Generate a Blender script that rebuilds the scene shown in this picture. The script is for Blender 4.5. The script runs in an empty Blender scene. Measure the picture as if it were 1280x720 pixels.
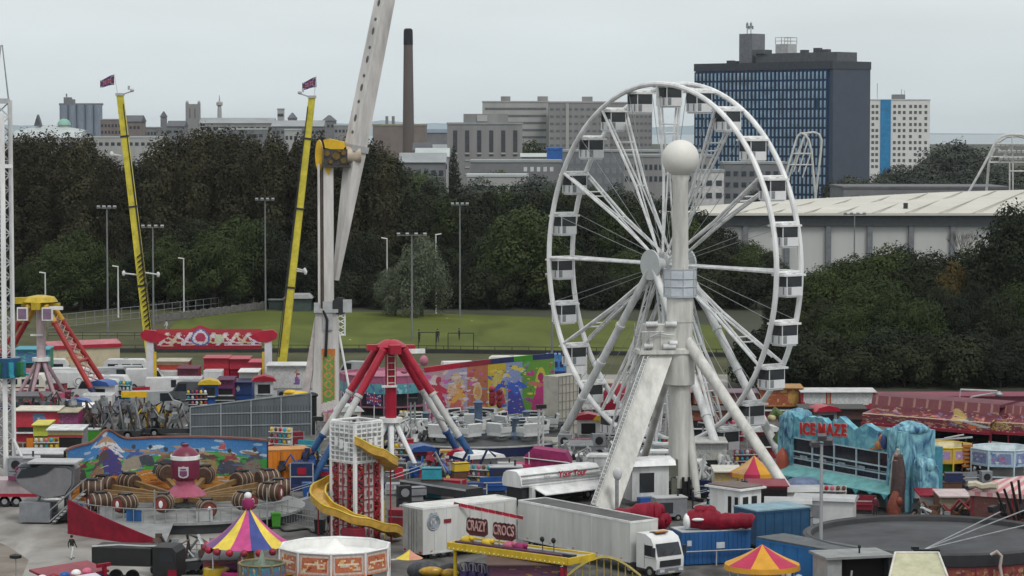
import bpy, bmesh, math, random
import numpy as np
from mathutils import Vector, Matrix, Euler
random.seed(7); RNG = np.random.default_rng(7)
sc = bpy.context.scene
COL = sc.collection
R = math.radians
PI = math.pi

# ------------------------------------------------------------------ camera, world, sun, exposure
F = 3300.0; HC = 32.0; PITCH = math.atan(200/F)
cd = bpy.data.cameras.new('camera'); cam = bpy.data.objects.new('camera', cd); COL.objects.link(cam)
cam.location = (0, 0, HC); cam.rotation_euler = (PI/2 - PITCH, 0, 0)
cd.sensor_width = 36; cd.lens = F/1280*36; cd.clip_start = 1; cd.clip_end = 60000
sc.camera = cam
SUN_EL, SUN_AZ = R(52), R(150)          # azimuth clockwise from +Y: high, behind the camera, to the right
w = bpy.data.worlds.new('World'); sc.world = w; w.use_nodes = True
nt = w.node_tree; nt.nodes.clear()
out = nt.nodes.new('ShaderNodeOutputWorld'); bg = nt.nodes.new('ShaderNodeBackground')
sky = nt.nodes.new('ShaderNodeTexSky'); sky.sky_type = 'NISHITA'; sky.sun_disc = False
sky.sun_elevation = SUN_EL; sky.sun_rotation = SUN_AZ; sky.dust_density = 3; sky.air_density = 1
hs = nt.nodes.new('ShaderNodeHueSaturation'); hs.inputs['Saturation'].default_value = .25
nt.links.new(sky.outputs[0], hs.inputs['Color'])
tc = nt.nodes.new('ShaderNodeTexCoord'); sx = nt.nodes.new('ShaderNodeSeparateXYZ')
nt.links.new(tc.outputs['Generated'], sx.inputs[0])
rp = nt.nodes.new('ShaderNodeValToRGB')
rp.color_ramp.elements[0].position = 0; rp.color_ramp.elements[0].color = (.58, .645, .668, 1)
rp.color_ramp.elements[1].position = 1; rp.color_ramp.elements[1].color = (.87, .89, .89, 1)
e = rp.color_ramp.elements.new(.035); e.color = (.625, .683, .7, 1)
e = rp.color_ramp.elements.new(.08); e.color = (.705, .752, .755, 1)
e = rp.color_ramp.elements.new(.3); e.color = (.79, .82, .82, 1)
nt.links.new(sx.outputs['Z'], rp.inputs[0])
mpw = nt.nodes.new('ShaderNodeMapping'); mpw.inputs['Scale'].default_value = (3, 3, 14)
nw = nt.nodes.new('ShaderNodeTexNoise'); nw.inputs['Scale'].default_value = 2.2; nw.inputs['Detail'].default_value = 5
nt.links.new(tc.outputs['Generated'], mpw.inputs[0]); nt.links.new(mpw.outputs[0], nw.inputs['Vector'])
mr = nt.nodes.new('ShaderNodeMapRange'); mr.inputs['From Min'].default_value = .3; mr.inputs['From Max'].default_value = .7
mr.inputs['To Min'].default_value = 9.2; mr.inputs['To Max'].default_value = 10.35
nt.links.new(nw.outputs['Fac'], mr.inputs['Value'])
sc10 = nt.nodes.new('ShaderNodeVectorMath'); sc10.operation = 'SCALE'
nt.links.new(rp.outputs[0], sc10.inputs[0]); nt.links.new(mr.outputs[0], sc10.inputs['Scale'])
mx = nt.nodes.new('ShaderNodeMix'); mx.data_type = 'RGBA'; mx.inputs['Factor'].default_value = .9
nt.links.new(hs.outputs[0], mx.inputs[6]); nt.links.new(sc10.outputs[0], mx.inputs[7])
nt.links.new(mx.outputs[2], bg.inputs['Color']); bg.inputs['Strength'].default_value = .12
nt.links.new(bg.outputs[0], out.inputs['Surface'])
sl = bpy.data.lights.new('sun', 'SUN'); sl.energy = 1.35; sl.angle = R(14); sl.color = (1, .97, .92)
so = bpy.data.objects.new('sun', sl); COL.objects.link(so)
sd = Vector((math.sin(SUN_AZ)*math.cos(SUN_EL), math.cos(SUN_AZ)*math.cos(SUN_EL), math.sin(SUN_EL)))
so.rotation_euler = sd.to_track_quat('Z', 'Y').to_euler(); so.location = (0, 0, 100)
vs = sc.view_settings; sc.display_settings.display_device = 'sRGB'
vs.view_transform = 'Standard'; vs.look = 'None'; vs.exposure = 0; vs.gamma = 1; vs.use_curve_mapping = False
cy = sc.cycles; sc.render.engine = 'CYCLES'
cy.max_bounces = 5; cy.diffuse_bounces = 2; cy.glossy_bounces = 2; cy.transmission_bounces = 2; cy.volume_bounces = 0
cy.use_denoising = True; cy.caustics_reflective = False; cy.caustics_refractive = False

# ------------------------------------------------------------------ pixel (of the 1280x720 photo) to world
CP, SP = math.cos(PITCH), math.sin(PITCH)
def ray(px, py):
    u, v = (px-640)/F, (360-py)/F
    return Vector((u, CP + SP*v, -SP + CP*v))
def at(px, py, Y):
    r = ray(px, py); t = Y/r.y
    return Vector((r.x*t, Y, HC + r.z*t))
def gnd(px, py, z=0):
    r = ray(px, py); t = (z-HC)/r.z
    return Vector((r.x*t, r.y*t, z))
def YG(py): return gnd(640, py).y
def K(Y): return Y/F                      # metres per photo pixel at depth Y

# ------------------------------------------------------------------ materials
MATS = {}
def lin(c):
    return tuple((x/255/12.92 if x/255 <= .04045 else ((x/255+.055)/1.055)**2.4) for x in c)
def M(name, rgb=None, rough=.55, metal=0, dirt=.32, scale=1.1, spec=.35, streak=0, bump=0):
    if name in MATS: return MATS[name]
    m = bpy.data.materials.new(name); m.use_nodes = True; MATS[name] = m
    t = m.node_tree; b = t.nodes['Principled BSDF']
    b.inputs['Roughness'].default_value = rough; b.inputs['Metallic'].default_value = metal
    b.inputs['Specular IOR Level'].default_value = spec
    co = t.nodes.new('ShaderNodeTexCoord'); n = t.nodes.new('ShaderNodeTexNoise')
    n.inputs['Scale'].default_value = scale; n.inputs['Detail'].default_value = 6; n.inputs['Roughness'].default_value = .65
    mp = t.nodes.new('ShaderNodeMapping')
    if streak: mp.inputs['Scale'].default_value = (1, 1, .15)
    t.links.new(co.outputs['Object'], mp.inputs[0]); t.links.new(mp.outputs[0], n.inputs['Vector'])
    r = t.nodes.new('ShaderNodeMapRange'); r.inputs['From Min'].default_value = .32; r.inputs['From Max'].default_value = .68
    r.inputs['To Min'].default_value = 1-dirt; r.inputs['To Max'].default_value = 1+dirt*.3
    t.links.new(n.outputs['Fac'], r.inputs['Value'])
    sc_ = t.nodes.new('ShaderNodeVectorMath'); sc_.operation = 'SCALE'; sc_.inputs[0].default_value = rgb
    t.links.new(r.outputs[0], sc_.inputs['Scale']); t.links.new(sc_.outputs[0], b.inputs['Base Color'])
    if bump:
        bp = t.nodes.new('ShaderNodeBump'); bp.inputs['Strength'].default_value = bump; bp.inputs['Distance'].default_value = .05
        n2 = t.nodes.new('ShaderNodeTexNoise'); n2.inputs['Scale'].default_value = scale*6; n2.inputs['Detail'].default_value = 4
        t.links.new(co.outputs['Object'], n2.inputs['Vector']); t.links.new(n2.outputs['Fac'], bp.inputs['Height'])
        t.links.new(bp.outputs[0], b.inputs['Normal'])
    return m
def art_mat():
    if 'painted_art' in MATS: return MATS['painted_art']
    m = bpy.data.materials.new('painted_art'); m.use_nodes = True; MATS['painted_art'] = m
    t = m.node_tree; b = t.nodes['Principled BSDF']; b.inputs['Roughness'].default_value = .45
    a = t.nodes.new('ShaderNodeAttribute'); a.attribute_name = 'Col'
    t.links.new(a.outputs['Color'], b.inputs['Base Color'])
    return m
def leaf_mat(name, c1, c2, c3):
    if name in MATS: return MATS[name]
    m = bpy.data.materials.new(name); m.use_nodes = True; MATS[name] = m
    t = m.node_tree; b = t.nodes['Principled BSDF']; b.inputs['Roughness'].default_value = .85
    b.inputs['Specular IOR Level'].default_value = .12
    oi = t.nodes.new('ShaderNodeObjectInfo'); co = t.nodes.new('ShaderNodeTexCoord')
    n = t.nodes.new('ShaderNodeTexNoise'); n.inputs['Scale'].default_value = .55; n.inputs['Detail'].default_value = 5; n.inputs['Roughness'].default_value = .7
    t.links.new(co.outputs['Object'], n.inputs['Vector'])
    ad = t.nodes.new('ShaderNodeMath'); ad.operation = 'MULTIPLY_ADD'; ad.inputs[1].default_value = .45
    t.links.new(oi.outputs['Random'], ad.inputs[0]); t.links.new(n.outputs['Fac'], ad.inputs[2])
    rp = t.nodes.new('ShaderNodeValToRGB'); es = rp.color_ramp.elements
    es[0].position = .35; es[0].color = (*c1, 1); es[1].position = 1; es[1].color = (*c3, 1)
    e = es.new(.7); e.color = (*c2, 1)
    t.links.new(ad.outputs[0], rp.inputs[0]); t.links.new(rp.outputs[0], b.inputs['Base Color'])
    return m

def ramp_mat(name, cols, scale=1.5, st=(1,1,1), rough=.5, dist=1.5):
    if name in MATS: return MATS[name]
    m = bpy.data.materials.new(name); m.use_nodes = True; MATS[name] = m
    t = m.node_tree; b = t.nodes['Principled BSDF']; b.inputs['Roughness'].default_value = rough; b.inputs['Specular IOR Level'].default_value = .08 if rough > .7 else .4
    co = t.nodes.new('ShaderNodeTexCoord'); mp = t.nodes.new('ShaderNodeMapping'); mp.inputs['Scale'].default_value = st
    n = t.nodes.new('ShaderNodeTexNoise'); n.inputs['Scale'].default_value = scale; n.inputs['Detail'].default_value = 6; n.inputs['Distortion'].default_value = dist
    t.links.new(co.outputs['Object'], mp.inputs[0]); t.links.new(mp.outputs[0], n.inputs['Vector'])
    rp = t.nodes.new('ShaderNodeValToRGB'); es = rp.color_ramp.elements
    for i, c in enumerate(cols):
        p = .3+.4*i/(len(cols)-1)
        e = es[0] if i == 0 else (es[1] if i == len(cols)-1 else es.new(p)); e.position = p; e.color = (*c, 1)
    t.links.new(n.outputs['Fac'], rp.inputs[0]); t.links.new(rp.outputs[0], b.inputs['Base Color']); return m
# palette
WHITE = M('white_paint', (.74, .75, .75), .4, dirt=.3, scale=.9, streak=1)
WHITE2 = M('grey_white_paint', (.6, .615, .615), .45, dirt=.42, scale=.9, streak=1)
CREAM = M('cream_paint', (.66, .64, .57), .45, dirt=.22, scale=.7, streak=1)
ROOFW = M('white_canvas', (.78, .78, .76), .7, dirt=.18, scale=.6)
GREY = M('grey_paint', (.22, .23, .25), .5, dirt=.3)
LGREY = M('light_grey_paint', (.4, .41, .42), .5, dirt=.25)
STEEL = M('galvanised_steel', (.34, .36, .37), .45, .5, dirt=.3, scale=2)
DARK = M('dark_steel', (.03, .032, .036), .5, dirt=.3)
BLACK = M('black_plastic', (.012, .012, .014), .5, dirt=.3)
CANVASB = M('black_canvas', (.05, .053, .06), .7, dirt=.6, scale=.3)
TARP = M('dark_tarpaulin', (.07, .068, .068), .6, dirt=.45, scale=.6)
RED = M('red_paint', (.37, .012, .035), .4, dirt=.3)
MAROON = M('maroon_paint', (.22, .018, .035), .45, dirt=.35)
CRIM = M('crimson_vinyl', (.23, .006, .024), .6, dirt=.4, scale=1.2, spec=.2)
PINK = M('pink_paint', (.5, .12, .2), .5, dirt=.25)
MAG = M('magenta_canvas', (.28, .02, .11), .6, dirt=.35)
YEL = M('yellow_paint', (.6, .42, .03), .4, dirt=.3)
YEL2 = M('lemon_paint', (.58, .5, .05), .45, dirt=.35, scale=1.2)
GOLD = M('gold_paint', (.5, .3, .04), .35, .1, dirt=.4, scale=3)
ORANGE = M('orange_paint', (.6, .19, .015), .5, dirt=.25, streak=1)
BLUE = M('blue_paint', (.02, .085, .3), .4, dirt=.3)
BLUE2 = M('container_blue', (.02, .1, .28), .5, dirt=.35, streak=1)
NAVY = M('navy_paint', (.02, .03, .1), .45, dirt=.3)
TEAL = M('teal_paint', (.03, .28, .36), .5, dirt=.35, scale=1.2)
ICE = M('ice_blue_paint', (.12, .42, .52), .5, dirt=.45, scale=1.5)
ICE2 = M('deep_ice_paint', (.02, .16, .33), .5, dirt=.6, scale=1.2)
GREEN = M('green_paint', (.05, .25, .02), .5, dirt=.25)
BROWN = M('brown_timber', (.12, .055, .03), .6, dirt=.45, scale=2.5)
GLASS = M('dark_glass', (.02, .025, .032), .12, dirt=.3, spec=.5)
RUBBER = M('tyre_rubber', (.015, .015, .015), .8, dirt=.2)
SLATE = M('slate_wall', (.105, .125, .138), .55, dirt=.3, streak=1)

# ------------------------------------------------------------------ mesh builder
class MB:
    def __init__(s): s.v = []; s.f = []; s.m = []; s.col = []
    def add(s, vs_, fs, mi=0, col=None):
        o = len(s.v); s.v += [tuple(v) for v in vs_]
        for f in fs:
            s.f.append(tuple(i+o for i in f)); s.m.append(mi); s.col.append(col)
        return s
    def bx(s, x0, x1, y0, y1, z0, z1, mi=0, col=None):
        v = [(x0,y0,z0),(x1,y0,z0),(x1,y1,z0),(x0,y1,z0),(x0,y0,z1),(x1,y0,z1),(x1,y1,z1),(x0,y1,z1)]
        return s.add(v, [(0,3,2,1),(4,5,6,7),(0,1,5,4),(1,2,6,5),(2,3,7,6),(3,0,4,7)], mi, col)
    def box(s, c, sz, rot=(0,0,0), mi=0, col=None):
        m = Euler(rot).to_matrix(); h = Vector(sz)/2; c = Vector(c)
        v = [c + m @ Vector((a*h.x, b*h.y, d*h.z)) for d in (-1,1) for a, b in ((-1,-1),(1,-1),(1,1),(-1,1))]
        return s.add(v, [(0,3,2,1),(4,5,6,7),(0,1,5,4),(1,2,6,5),(2,3,7,6),(3,0,4,7)], mi, col)
    def tube(s, a, b, r, r2=None, n=8, mi=0, cap=True, col=None):
        a, b = Vector(a), Vector(b); r2 = r if r2 is None else r2
        d = (b-a).normalized(); u = d.orthogonal().normalized(); w_ = d.cross(u)
        v = []
        for p, q in ((a, r), (b, r2)):
            for i in range(n):
                t = 2*PI*i/n; v.append(p + (u*math.cos(t)+w_*math.sin(t))*q)
        f = [(i, (i+1)%n, n+(i+1)%n, n+i) for i in range(n)]
        if cap: f += [tuple(range(n-1,-1,-1)), tuple(range(n, 2*n))]
        return s.add(v, f, mi, col)
    def beam(s, a, b, w_, h, up=(0,0,1), mi=0, w2=None, h2=None, col=None):
        a, b = Vector(a), Vector(b); d = (b-a).normalized(); up = Vector(up)
        if abs(d.dot(up)) > .98: up = Vector((0,1,0))
        x = d.cross(up).normalized(); z = x.cross(d)
        w2 = w2 or w_; h2 = h2 or h; v = []
        for p, ww, hh in ((a, w_, h), (b, w2, h2)):
            for i, j in ((-1,-1),(1,-1),(1,1),(-1,1)): v.append(p + x*i*ww/2 + z*j*hh/2)
        return s.add(v, [(3,2,1,0),(4,5,6,7),(0,1,5,4),(1,2,6,5),(2,3,7,6),(3,0,4,7)], mi, col)
    def path(s, pts, r, n=6, closed=False, mi=0, col=None):
        pts = [Vector(p) for p in pts]; m = len(pts); v = []; prev = None
        for i, p in enumerate(pts):
            if closed: d = pts[(i+1)%m]-pts[i-1]
            else: d = pts[min(i+1,m-1)]-pts[max(i-1,0)]
            d.normalize()
            if prev is None: u = d.orthogonal().normalized()
            else:
                u = prev - d*prev.dot(d); u.normalize()
            prev = u; w_ = d.cross(u); rr = r[i] if hasattr(r, '__len__') else r
            for k in range(n):
                t = 2*PI*k/n; v.append(p + (u*math.cos(t)+w_*math.sin(t))*rr)
        f = []
        for i in range(m if closed else m-1):
            j = (i+1)%m
            for k in range(n): f.append((i*n+k, i*n+(k+1)%n, j*n+(k+1)%n, j*n+k))
        if not closed: f += [tuple(range(n-1,-1,-1)), tuple(range((m-1)*n, m*n))]
        return s.add(v, f, mi, col)
    def lathe(s, prof, n=20, c=(0,0,0), mi=0, ry=1, a0=0, a1=2*PI, mis=None, cols=None):
        full = abs(a1-a0-2*PI) < 1e-6; m = n if full else n+1; v = []
        for r, z in prof:
            for i in range(m):
                t = a0+(a1-a0)*i/n; v.append((c[0]+r*math.cos(t), c[1]+r*ry*math.sin(t), c[2]+z))
        o = len(s.v); s.v += v
        for j in range(len(prof)-1):
            for i in range(n):
                k = (i+1) % m
                s.f.append((o+j*m+i, o+j*m+k, o+(j+1)*m+k, o+(j+1)*m+i))
                s.m.append(mis(i, j) if mis else mi); s.col.append(cols(i, j) if cols else None)
        return s
    def prism(s, poly, d0, d1, axis='y', mi=0, col=None):
        n = len(poly)
        def P(p, d):
            return (p[0], d, p[1]) if axis == 'y' else ((p[0], p[1], d) if axis == 'z' else (d, p[0], p[1]))
        v = [P(p, d0) for p in poly] + [P(p, d1) for p in poly]
        f = [tuple(range(n)), tuple(range(2*n-1, n-1, -1))] + [(i, n+i, n+(i+1)%n, (i+1)%n) for i in range(n)]
        return s.add(v, f, mi, col)
    def sphere(s, c, r, n=16, m=10, mi=0, sz=1, col=None):
        return s.lathe([(max(1e-4, r*math.sin(PI*j/m)), -r*sz*math.cos(PI*j/m)) for j in range(m+1)], n, c, mi,
                       cols=(lambda i, j: col) if col else None)
    def ell(s, c, rx, ry, rz, n=12, m=8, mi=0, rot=None, col=None):
        v = []; c = Vector(c)
        for j in range(m+1):
            for i in range(n):
                t = 2*PI*i/n; p = PI*j/m
                q = Vector((rx*max(1e-3,math.sin(p))*math.cos(t), ry*max(1e-3,math.sin(p))*math.sin(t), -rz*math.cos(p)))
                if rot is not None: q = rot @ q
                v.append(c+q)
        f = [(j*n+i, j*n+(i+1)%n, (j+1)*n+(i+1)%n, (j+1)*n+i) for j in range(m) for i in range(n)]
        return s.add(v, f, mi, col)
    def quad(s, a, b, c, d, mi=0, col=None): return s.add([a, b, c, d], [(0,1,2,3)], mi, col)
    def mesh(s, name, mats, smooth=True):
        me = bpy.data.meshes.new(name); me.from_pydata(s.v, [], s.f)
        for m in (mats if isinstance(mats, (list, tuple)) else [mats]): me.materials.append(m)
        me.polygons.foreach_set('material_index', s.m)
        bm = bmesh.new(); bm.from_mesh(me); bmesh.ops.recalc_face_normals(bm, faces=bm.faces); bm.to_mesh(me); bm.free()
        if any(c is not None for c in s.col):
            at_ = me.color_attributes.new('Col', 'FLOAT_COLOR', 'CORNER')
            arr = []
            for p in me.polygons:
                c = s.col[p.index] or (.3,.3,.3)
                arr += [c[0], c[1], c[2], 1]*p.loop_total
            at_.data.foreach_set('color', arr)
        if smooth:
            me.shade_smooth(); me.set_sharp_from_angle(angle=R(38))
        me.update(); return me
    def build(s, name, mats, parent=None, label=None, smooth=True, stuff=False):
        o = bpy.data.objects.new(name, s.mesh(name, mats, smooth)); COL.objects.link(o)
        if parent: o.parent = parent
        if label: o['label'] = label
        if stuff: o['kind'] = 'stuff'
        return o

def thing(name, label, cat, loc=(0,0,0), rz=0, group=None):
    o = bpy.data.objects.new(name, None); COL.objects.link(o); o.empty_display_size = .3
    o.location = loc; o.rotation_euler = (0, 0, rz); o['label'] = label; o['category'] = cat
    if group: o['group'] = group
    return o
def tag(o, label, cat, group=None):
    o['label'] = label; o['category'] = cat
    if group: o['group'] = group
    return o
def struct(name, mb, mat, smooth=False):
    o = mb.build(name, mat, smooth=smooth); o['kind'] = 'structure'; return o
KIDS = {}
def kids(o):
    return [c for c in COL.objects if c.parent == o]
def clone(o, parent=None, loc=None, rz=None, label=None, group=None, _k=None):
    c = o.copy(); COL.objects.link(c); c.parent = parent
    if loc is not None: c.location = loc
    if rz is not None: c.rotation_euler = (0, 0, rz)
    if label: c['label'] = label
    if group: c['group'] = group
    for ch in list(o.children): clone(ch, c)
    return c
def rep(src, parent, loc, rot=None):
    """a further copy of a part, sharing its mesh"""
    c = src.copy(); COL.objects.link(c); c.parent = parent; c.location = loc
    if rot is not None: c.rotation_euler = rot
    for ch in list(src.children):
        d = ch.copy(); COL.objects.link(d); d.parent = c
    return c

def text_mesh(txt, size, ext=.02, bold=0.0, shear=0):
    cu = bpy.data.curves.new('lettering', 'FONT'); cu.body = txt; cu.size = size; cu.extrude = ext; cu.offset = bold
    cu.align_x = 'CENTER'; cu.align_y = 'CENTER'; cu.shear = shear; cu.resolution_u = 3
    tmp = bpy.data.objects.new('lettering', cu); COL.objects.link(tmp)
    dg = bpy.context.evaluated_depsgraph_get(); dg.update()
    me = bpy.data.meshes.new_from_object(tmp.evaluated_get(dg)); bpy.data.objects.remove(tmp); return me
def text(name, txt, size, mat, parent, loc, rot=(PI/2,0,0), ext=.03, bold=0, sx=1, shear=0):
    me = text_mesh(txt, size, ext, bold, shear); me.materials.clear(); me.materials.append(mat)
    o = bpy.data.objects.new(name, me); COL.objects.link(o); o.parent = parent; o.location = loc; o.rotation_euler = rot
    o.scale = (sx, 1, 1); return o

# ------------------------------------------------------------------ painted art on flat or curved boards
def paint(U, V, layers, seed=0):
    """colour field over u,v in 0..1; layers painted in order"""
    rng = np.random.default_rng(seed); C = np.zeros(U.shape+(3,))
    for L in layers:
        k = L[0]
        if k == 'g':                                     # vertical gradient v0..v1, colour a..b
            _, v0, v1, a, b = L; t = np.clip((V-v0)/max(1e-6, v1-v0), 0, 1)[..., None]; m = (V >= v0) & (V <= v1)
            C[m] = (np.array(a)*(1-t)+np.array(b)*t)[m]
        elif k == 'e':                                   # ellipse
            _, cu, cv, ru, rv, ang, c = L; du, dv = U-cu, V-cv; ca, sa = math.cos(ang), math.sin(ang)
            m = ((du*ca+dv*sa)/ru)**2 + ((-du*sa+dv*ca)/rv)**2 < 1; C[m] = c
        elif k == 'r':                                   # rectangle
            _, u0, u1, v0, v1, c = L; C[(U>=u0)&(U<=u1)&(V>=v0)&(V<=v1)] = c
        elif k == 'h':                                   # hills: below a wavy line
            _, v0, amp, fr, ph, c = L; C[V < v0+amp*np.sin(U*fr+ph)+amp*.4*np.sin(U*fr*2.7+ph*2)] = c
        elif k == 'l':                                   # stroke
            _, u0, v0, u1, v1, wd, c = L; d = np.array([u1-u0, v1-v0]); q = (d**2).sum()+1e-9
            t = np.clip(((U-u0)*d[0]+(V-v0)*d[1])/q, 0, 1); C[((U-u0-t*d[0])**2+(V-v0-t*d[1])**2) < wd*wd] = c
        elif k == 'n':                                   # random daubs inside a box
            _, cnt, u0, u1, v0, v1, s0, s1, cols = L
            for _i in range(cnt):
                cu, cv = rng.uniform(u0,u1), rng.uniform(v0,v1); ru, rv = rng.uniform(s0,s1), rng.uniform(s0,s1)*1.6
                an = rng.uniform(0, PI); c = cols[rng.integers(len(cols))]; du, dv = U-cu, V-cv; ca, sa = math.cos(an), math.sin(an)
                C[((du*ca+dv*sa)/ru)**2 + ((-du*sa+dv*ca)/rv)**2 < 1] = c
    C *= rng.uniform(.8, 1.1, U.shape)[..., None]
    return np.clip(C, 0, .9)
def board(mb, fn, nu, nv, layers, seed=0):
    """sheet of nu x nv painted faces; fn(u,v) gives the point"""
    us = (np.arange(nu)+.5)/nu; vs_ = (np.arange(nv)+.5)/nv
    U, V = np.meshgrid(us, vs_); C = paint(U, V, layers, seed)
    o = len(mb.v)
    for j in range(nv+1):
        for i in range(nu+1): mb.v.append(tuple(fn(i/nu, j/nv)))
    for j in range(nv):
        for i in range(nu):
            mb.f.append((o+j*(nu+1)+i, o+j*(nu+1)+i+1, o+(j+1)*(nu+1)+i+1, o+(j+1)*(nu+1)+i)); mb.m.append(0); mb.col.append(tuple(C[j, i]))
    return mb
def figure(cu, cv, h, top, legs, skin=(.45,.25,.15), hat=None, lean=0, asp=1):
    """layers of a small painted figure"""
    a = asp; L = []
    L += [('l', cu-.02*a, cv, cu-.1*h*a+lean*h*a*-.3, cv-.45*h, .05*h, legs), ('l', cu+.02*a, cv, cu+.16*h*a, cv-.4*h, .05*h, legs)]
    L += [('e', cu+lean*.1*h*a, cv+.14*h, .11*h*a, .2*h, -lean, top), ('l', cu, cv+.25*h, cu+.22*h*a, cv+.12*h, .04*h, top), ('l', cu, cv+.25*h, cu-.2*h*a, cv+.3*h, .04*h, skin)]
    L += [('e', cu+lean*.25*h*a, cv+.42*h, .075*h*a, .09*h, 0, hat or skin)]
    return L
# ------------------------------------------------------------------ the ground
GRASSM = ramp_mat('pitch_grass', ((.06,.078,.018),(.08,.105,.02),(.095,.122,.022),(.11,.13,.03)), .12, (1,.35,1), .9, .8)
ROUGHM = M('rough_grass', (.085, .088, .045), .9, dirt=.45, scale=.07, spec=.1)
EARTHM = M('earth', (.06, .065, .045), .9, dirt=.4, scale=.02, spec=.1)
TARM = ramp_mat('worn_tarmac', ((.17,.16,.15),(.25,.238,.225),(.28,.268,.255),(.33,.318,.3)), .22, (1,.55,1), .85, 1.2)
PATCHM = M('brown_tarmac', (.2, .175, .15), .85, dirt=.4, scale=.3, spec=.2)
def sheet(name, pts, z, mat, sub=None):
    mb = MB(); mb.add([(p[0], p[1], z) for p in pts], [tuple(range(len(pts)))]); return struct(name, mb, mat)
sheet('ground', [(-9000,-300), (9000,-300), (9000,15000), (-9000,15000)], 0, EARTHM)
sheet('estuary', [(-9000,5200), (9000,5200), (9000,15000), (-9000,15000)], .3, M('estuary_water', (.26,.31,.34), .5, dirt=.1, scale=.001))
sheet('fairground_tarmac', [(-130,60), (130,60), (130,342), (-130,342)], .004, TARM)
sheet('rough_field', [(-130,342), (130,342), (130,398), (-130,398)], .004, ROUGHM)
def gp(px, py): g = gnd(px, py); return (g.x, g.y)
sheet('pitch', [gp(190,436), gp(960,441), gp(940,412), gp(860,404), gp(700,397), gp(520,391), gp(330,388), gp(225,396)], .008, GRASSM)
sheet('thicket_floor', [(26,316), (130,316), (130,420), (34,420)], .012, EARTHM)
sheet('rough_margin', [(-130,398), gp(185,436.2), gp(225,396.5), gp(330,388.5), (-40,470), (-130,470)], .006, ROUGHM)
sheet('shaded_tarmac', [(-27,223), (-20,214), (-22,196), (-22,150), (130,150), (130,318), (-60,318), (-60,262)], .007, ramp_mat('tracked_shaded_tarmac', ((.045,.043,.042),(.085,.082,.078),(.12,.115,.11),(.16,.155,.148)), .35, (1,.55,1), .8, 1.2))  # darker sheet: wheel tracks plus the shade between rides put into the colour
sheet('tarmac_patch', [gp(-60,652), gp(10,683), gp(36,700), gp(20,740), gp(-200,760)], .008, PATCHM)
hm = MB()
for x0, pk, wd, Y in ((-560, 60, 900, 11500), (900, 40, 1500, 13000), (-2600, 52, 1700, 12500)):
    n = 24; top = [(x0+wd*(i/n-.5)*2, Y, max(0, pk*(.55+.45*math.cos(PI*(i/n-.5)*2))*(1+.1*math.sin(i*1.7)))) for i in range(n+1)]
    o = len(hm.v)
    vs_ = []
    for (x, y, z) in top: vs_ += [(x, y-700, 0), (x, y, z), (x, y+700, 0)]
    hm.add(vs_, [(3*i+j, 3*i+j+1, 3*i+j+4, 3*i+j+3) for i in range(n) for j in (0, 1)])
struct('hills', hm, M('hazy_hill', (.2, .27, .31), .9, dirt=.2, scale=.004))  # pale blue of distance haze put into the hill colour

# ------------------------------------------------------------------ buildings behind the park, distance haze put into their paler colours
CONC = M('concrete', (.24, .24, .24), .7, dirt=.25, scale=.15, streak=1)
CONC2 = M('pale_concrete', (.36, .36, .355), .7, dirt=.2, scale=.12, streak=1)
CONC3 = M('dark_concrete', (.17, .175, .185), .7, dirt=.25, scale=.15)
BRICK = M('red_brown_brick', (.19, .16, .15), .8, dirt=.25, scale=.2)
BRICK2 = M('buff_brick', (.26, .22, .16), .8, dirt=.25, scale=.2)
ROOFG = M('grey_roof', (.27, .29, .3), .7, dirt=.25, scale=.1)
ROOFL = M('pale_roof', (.42, .46, .46), .6, dirt=.2, scale=.1)
ROOFD = M('slate_roof', (.09, .095, .11), .7, dirt=.3, scale=.2)
COPPER = M('green_copper', (.22, .42, .34), .6, dirt=.2, scale=.2)
WINB = M('window_glass_strip', (.045, .055, .07), .2, dirt=.3, scale=.4)
def block(label, px0, px1, ytop, Y, depth=15, wall=CONC, roof='flat', floors=0, nwin=0, fh=3.2, rmat=ROOFG, ybot=None, group=None,
          cat='building', rz=0, rh=3, win=WINB, inset=.04, whs=.45, z0w=None):
    xa, xb = at(px0, 200, Y).x, at(px1, 200, Y).x; h = at(640, ytop, Y).z; wd = xb-xa
    t = thing('city_building', label, cat, ((xa+xb)/2, Y, 0), rz, group); hw = wd/2
    mb = MB(); mb.bx(-hw, hw, 0, depth, 0, h); mb.build('wall', wall, t)
    r = MB()
    if roof == 'flat': r.bx(-hw-.2, hw+.2, -.2, depth+.2, h, h+.6)
    elif roof == 'gable': r.prism([(-.5, h), (depth+.5, h), (depth/2, h+rh)], -hw-.4, hw+.4, 'x')
    elif roof == 'hip':
        k = min(hw*.8, depth/2)
        r.add([(-hw-.4,-.4,h),(hw+.4,-.4,h),(hw+.4,depth+.4,h),(-hw-.4,depth+.4,h),(-hw+k,depth/2,h+rh),(hw-k,depth/2,h+rh)],
              [(0,1,5,4),(1,2,5),(2,3,4,5),(3,0,4),(3,2,1,0)])
    r.build('roof', rmat, t)
    for i in range(floors):
        z = h-1.2-(i+1)*fh+ (fh*(1-whs))*.5
        if nwin:
            sp = wd/nwin
            if i == 0:
                b = MB(); b.bx(-sp*.3, sp*.3, -.08, .02, 0, fh*whs); w0 = b.build('window', win, t); w0.location = (-hw+.5*sp, 0, z)
            for k in range(nwin):
                if i or k: rep(w0, t, (-hw+(k+.5)*sp, 0, z))
        else:
            b = MB(); b.bx(-hw+wd*inset, hw-wd*inset, -.08, .02, z, z+fh*whs); b.build('window_band', win, t)
    return t, hw, h, depth
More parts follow.
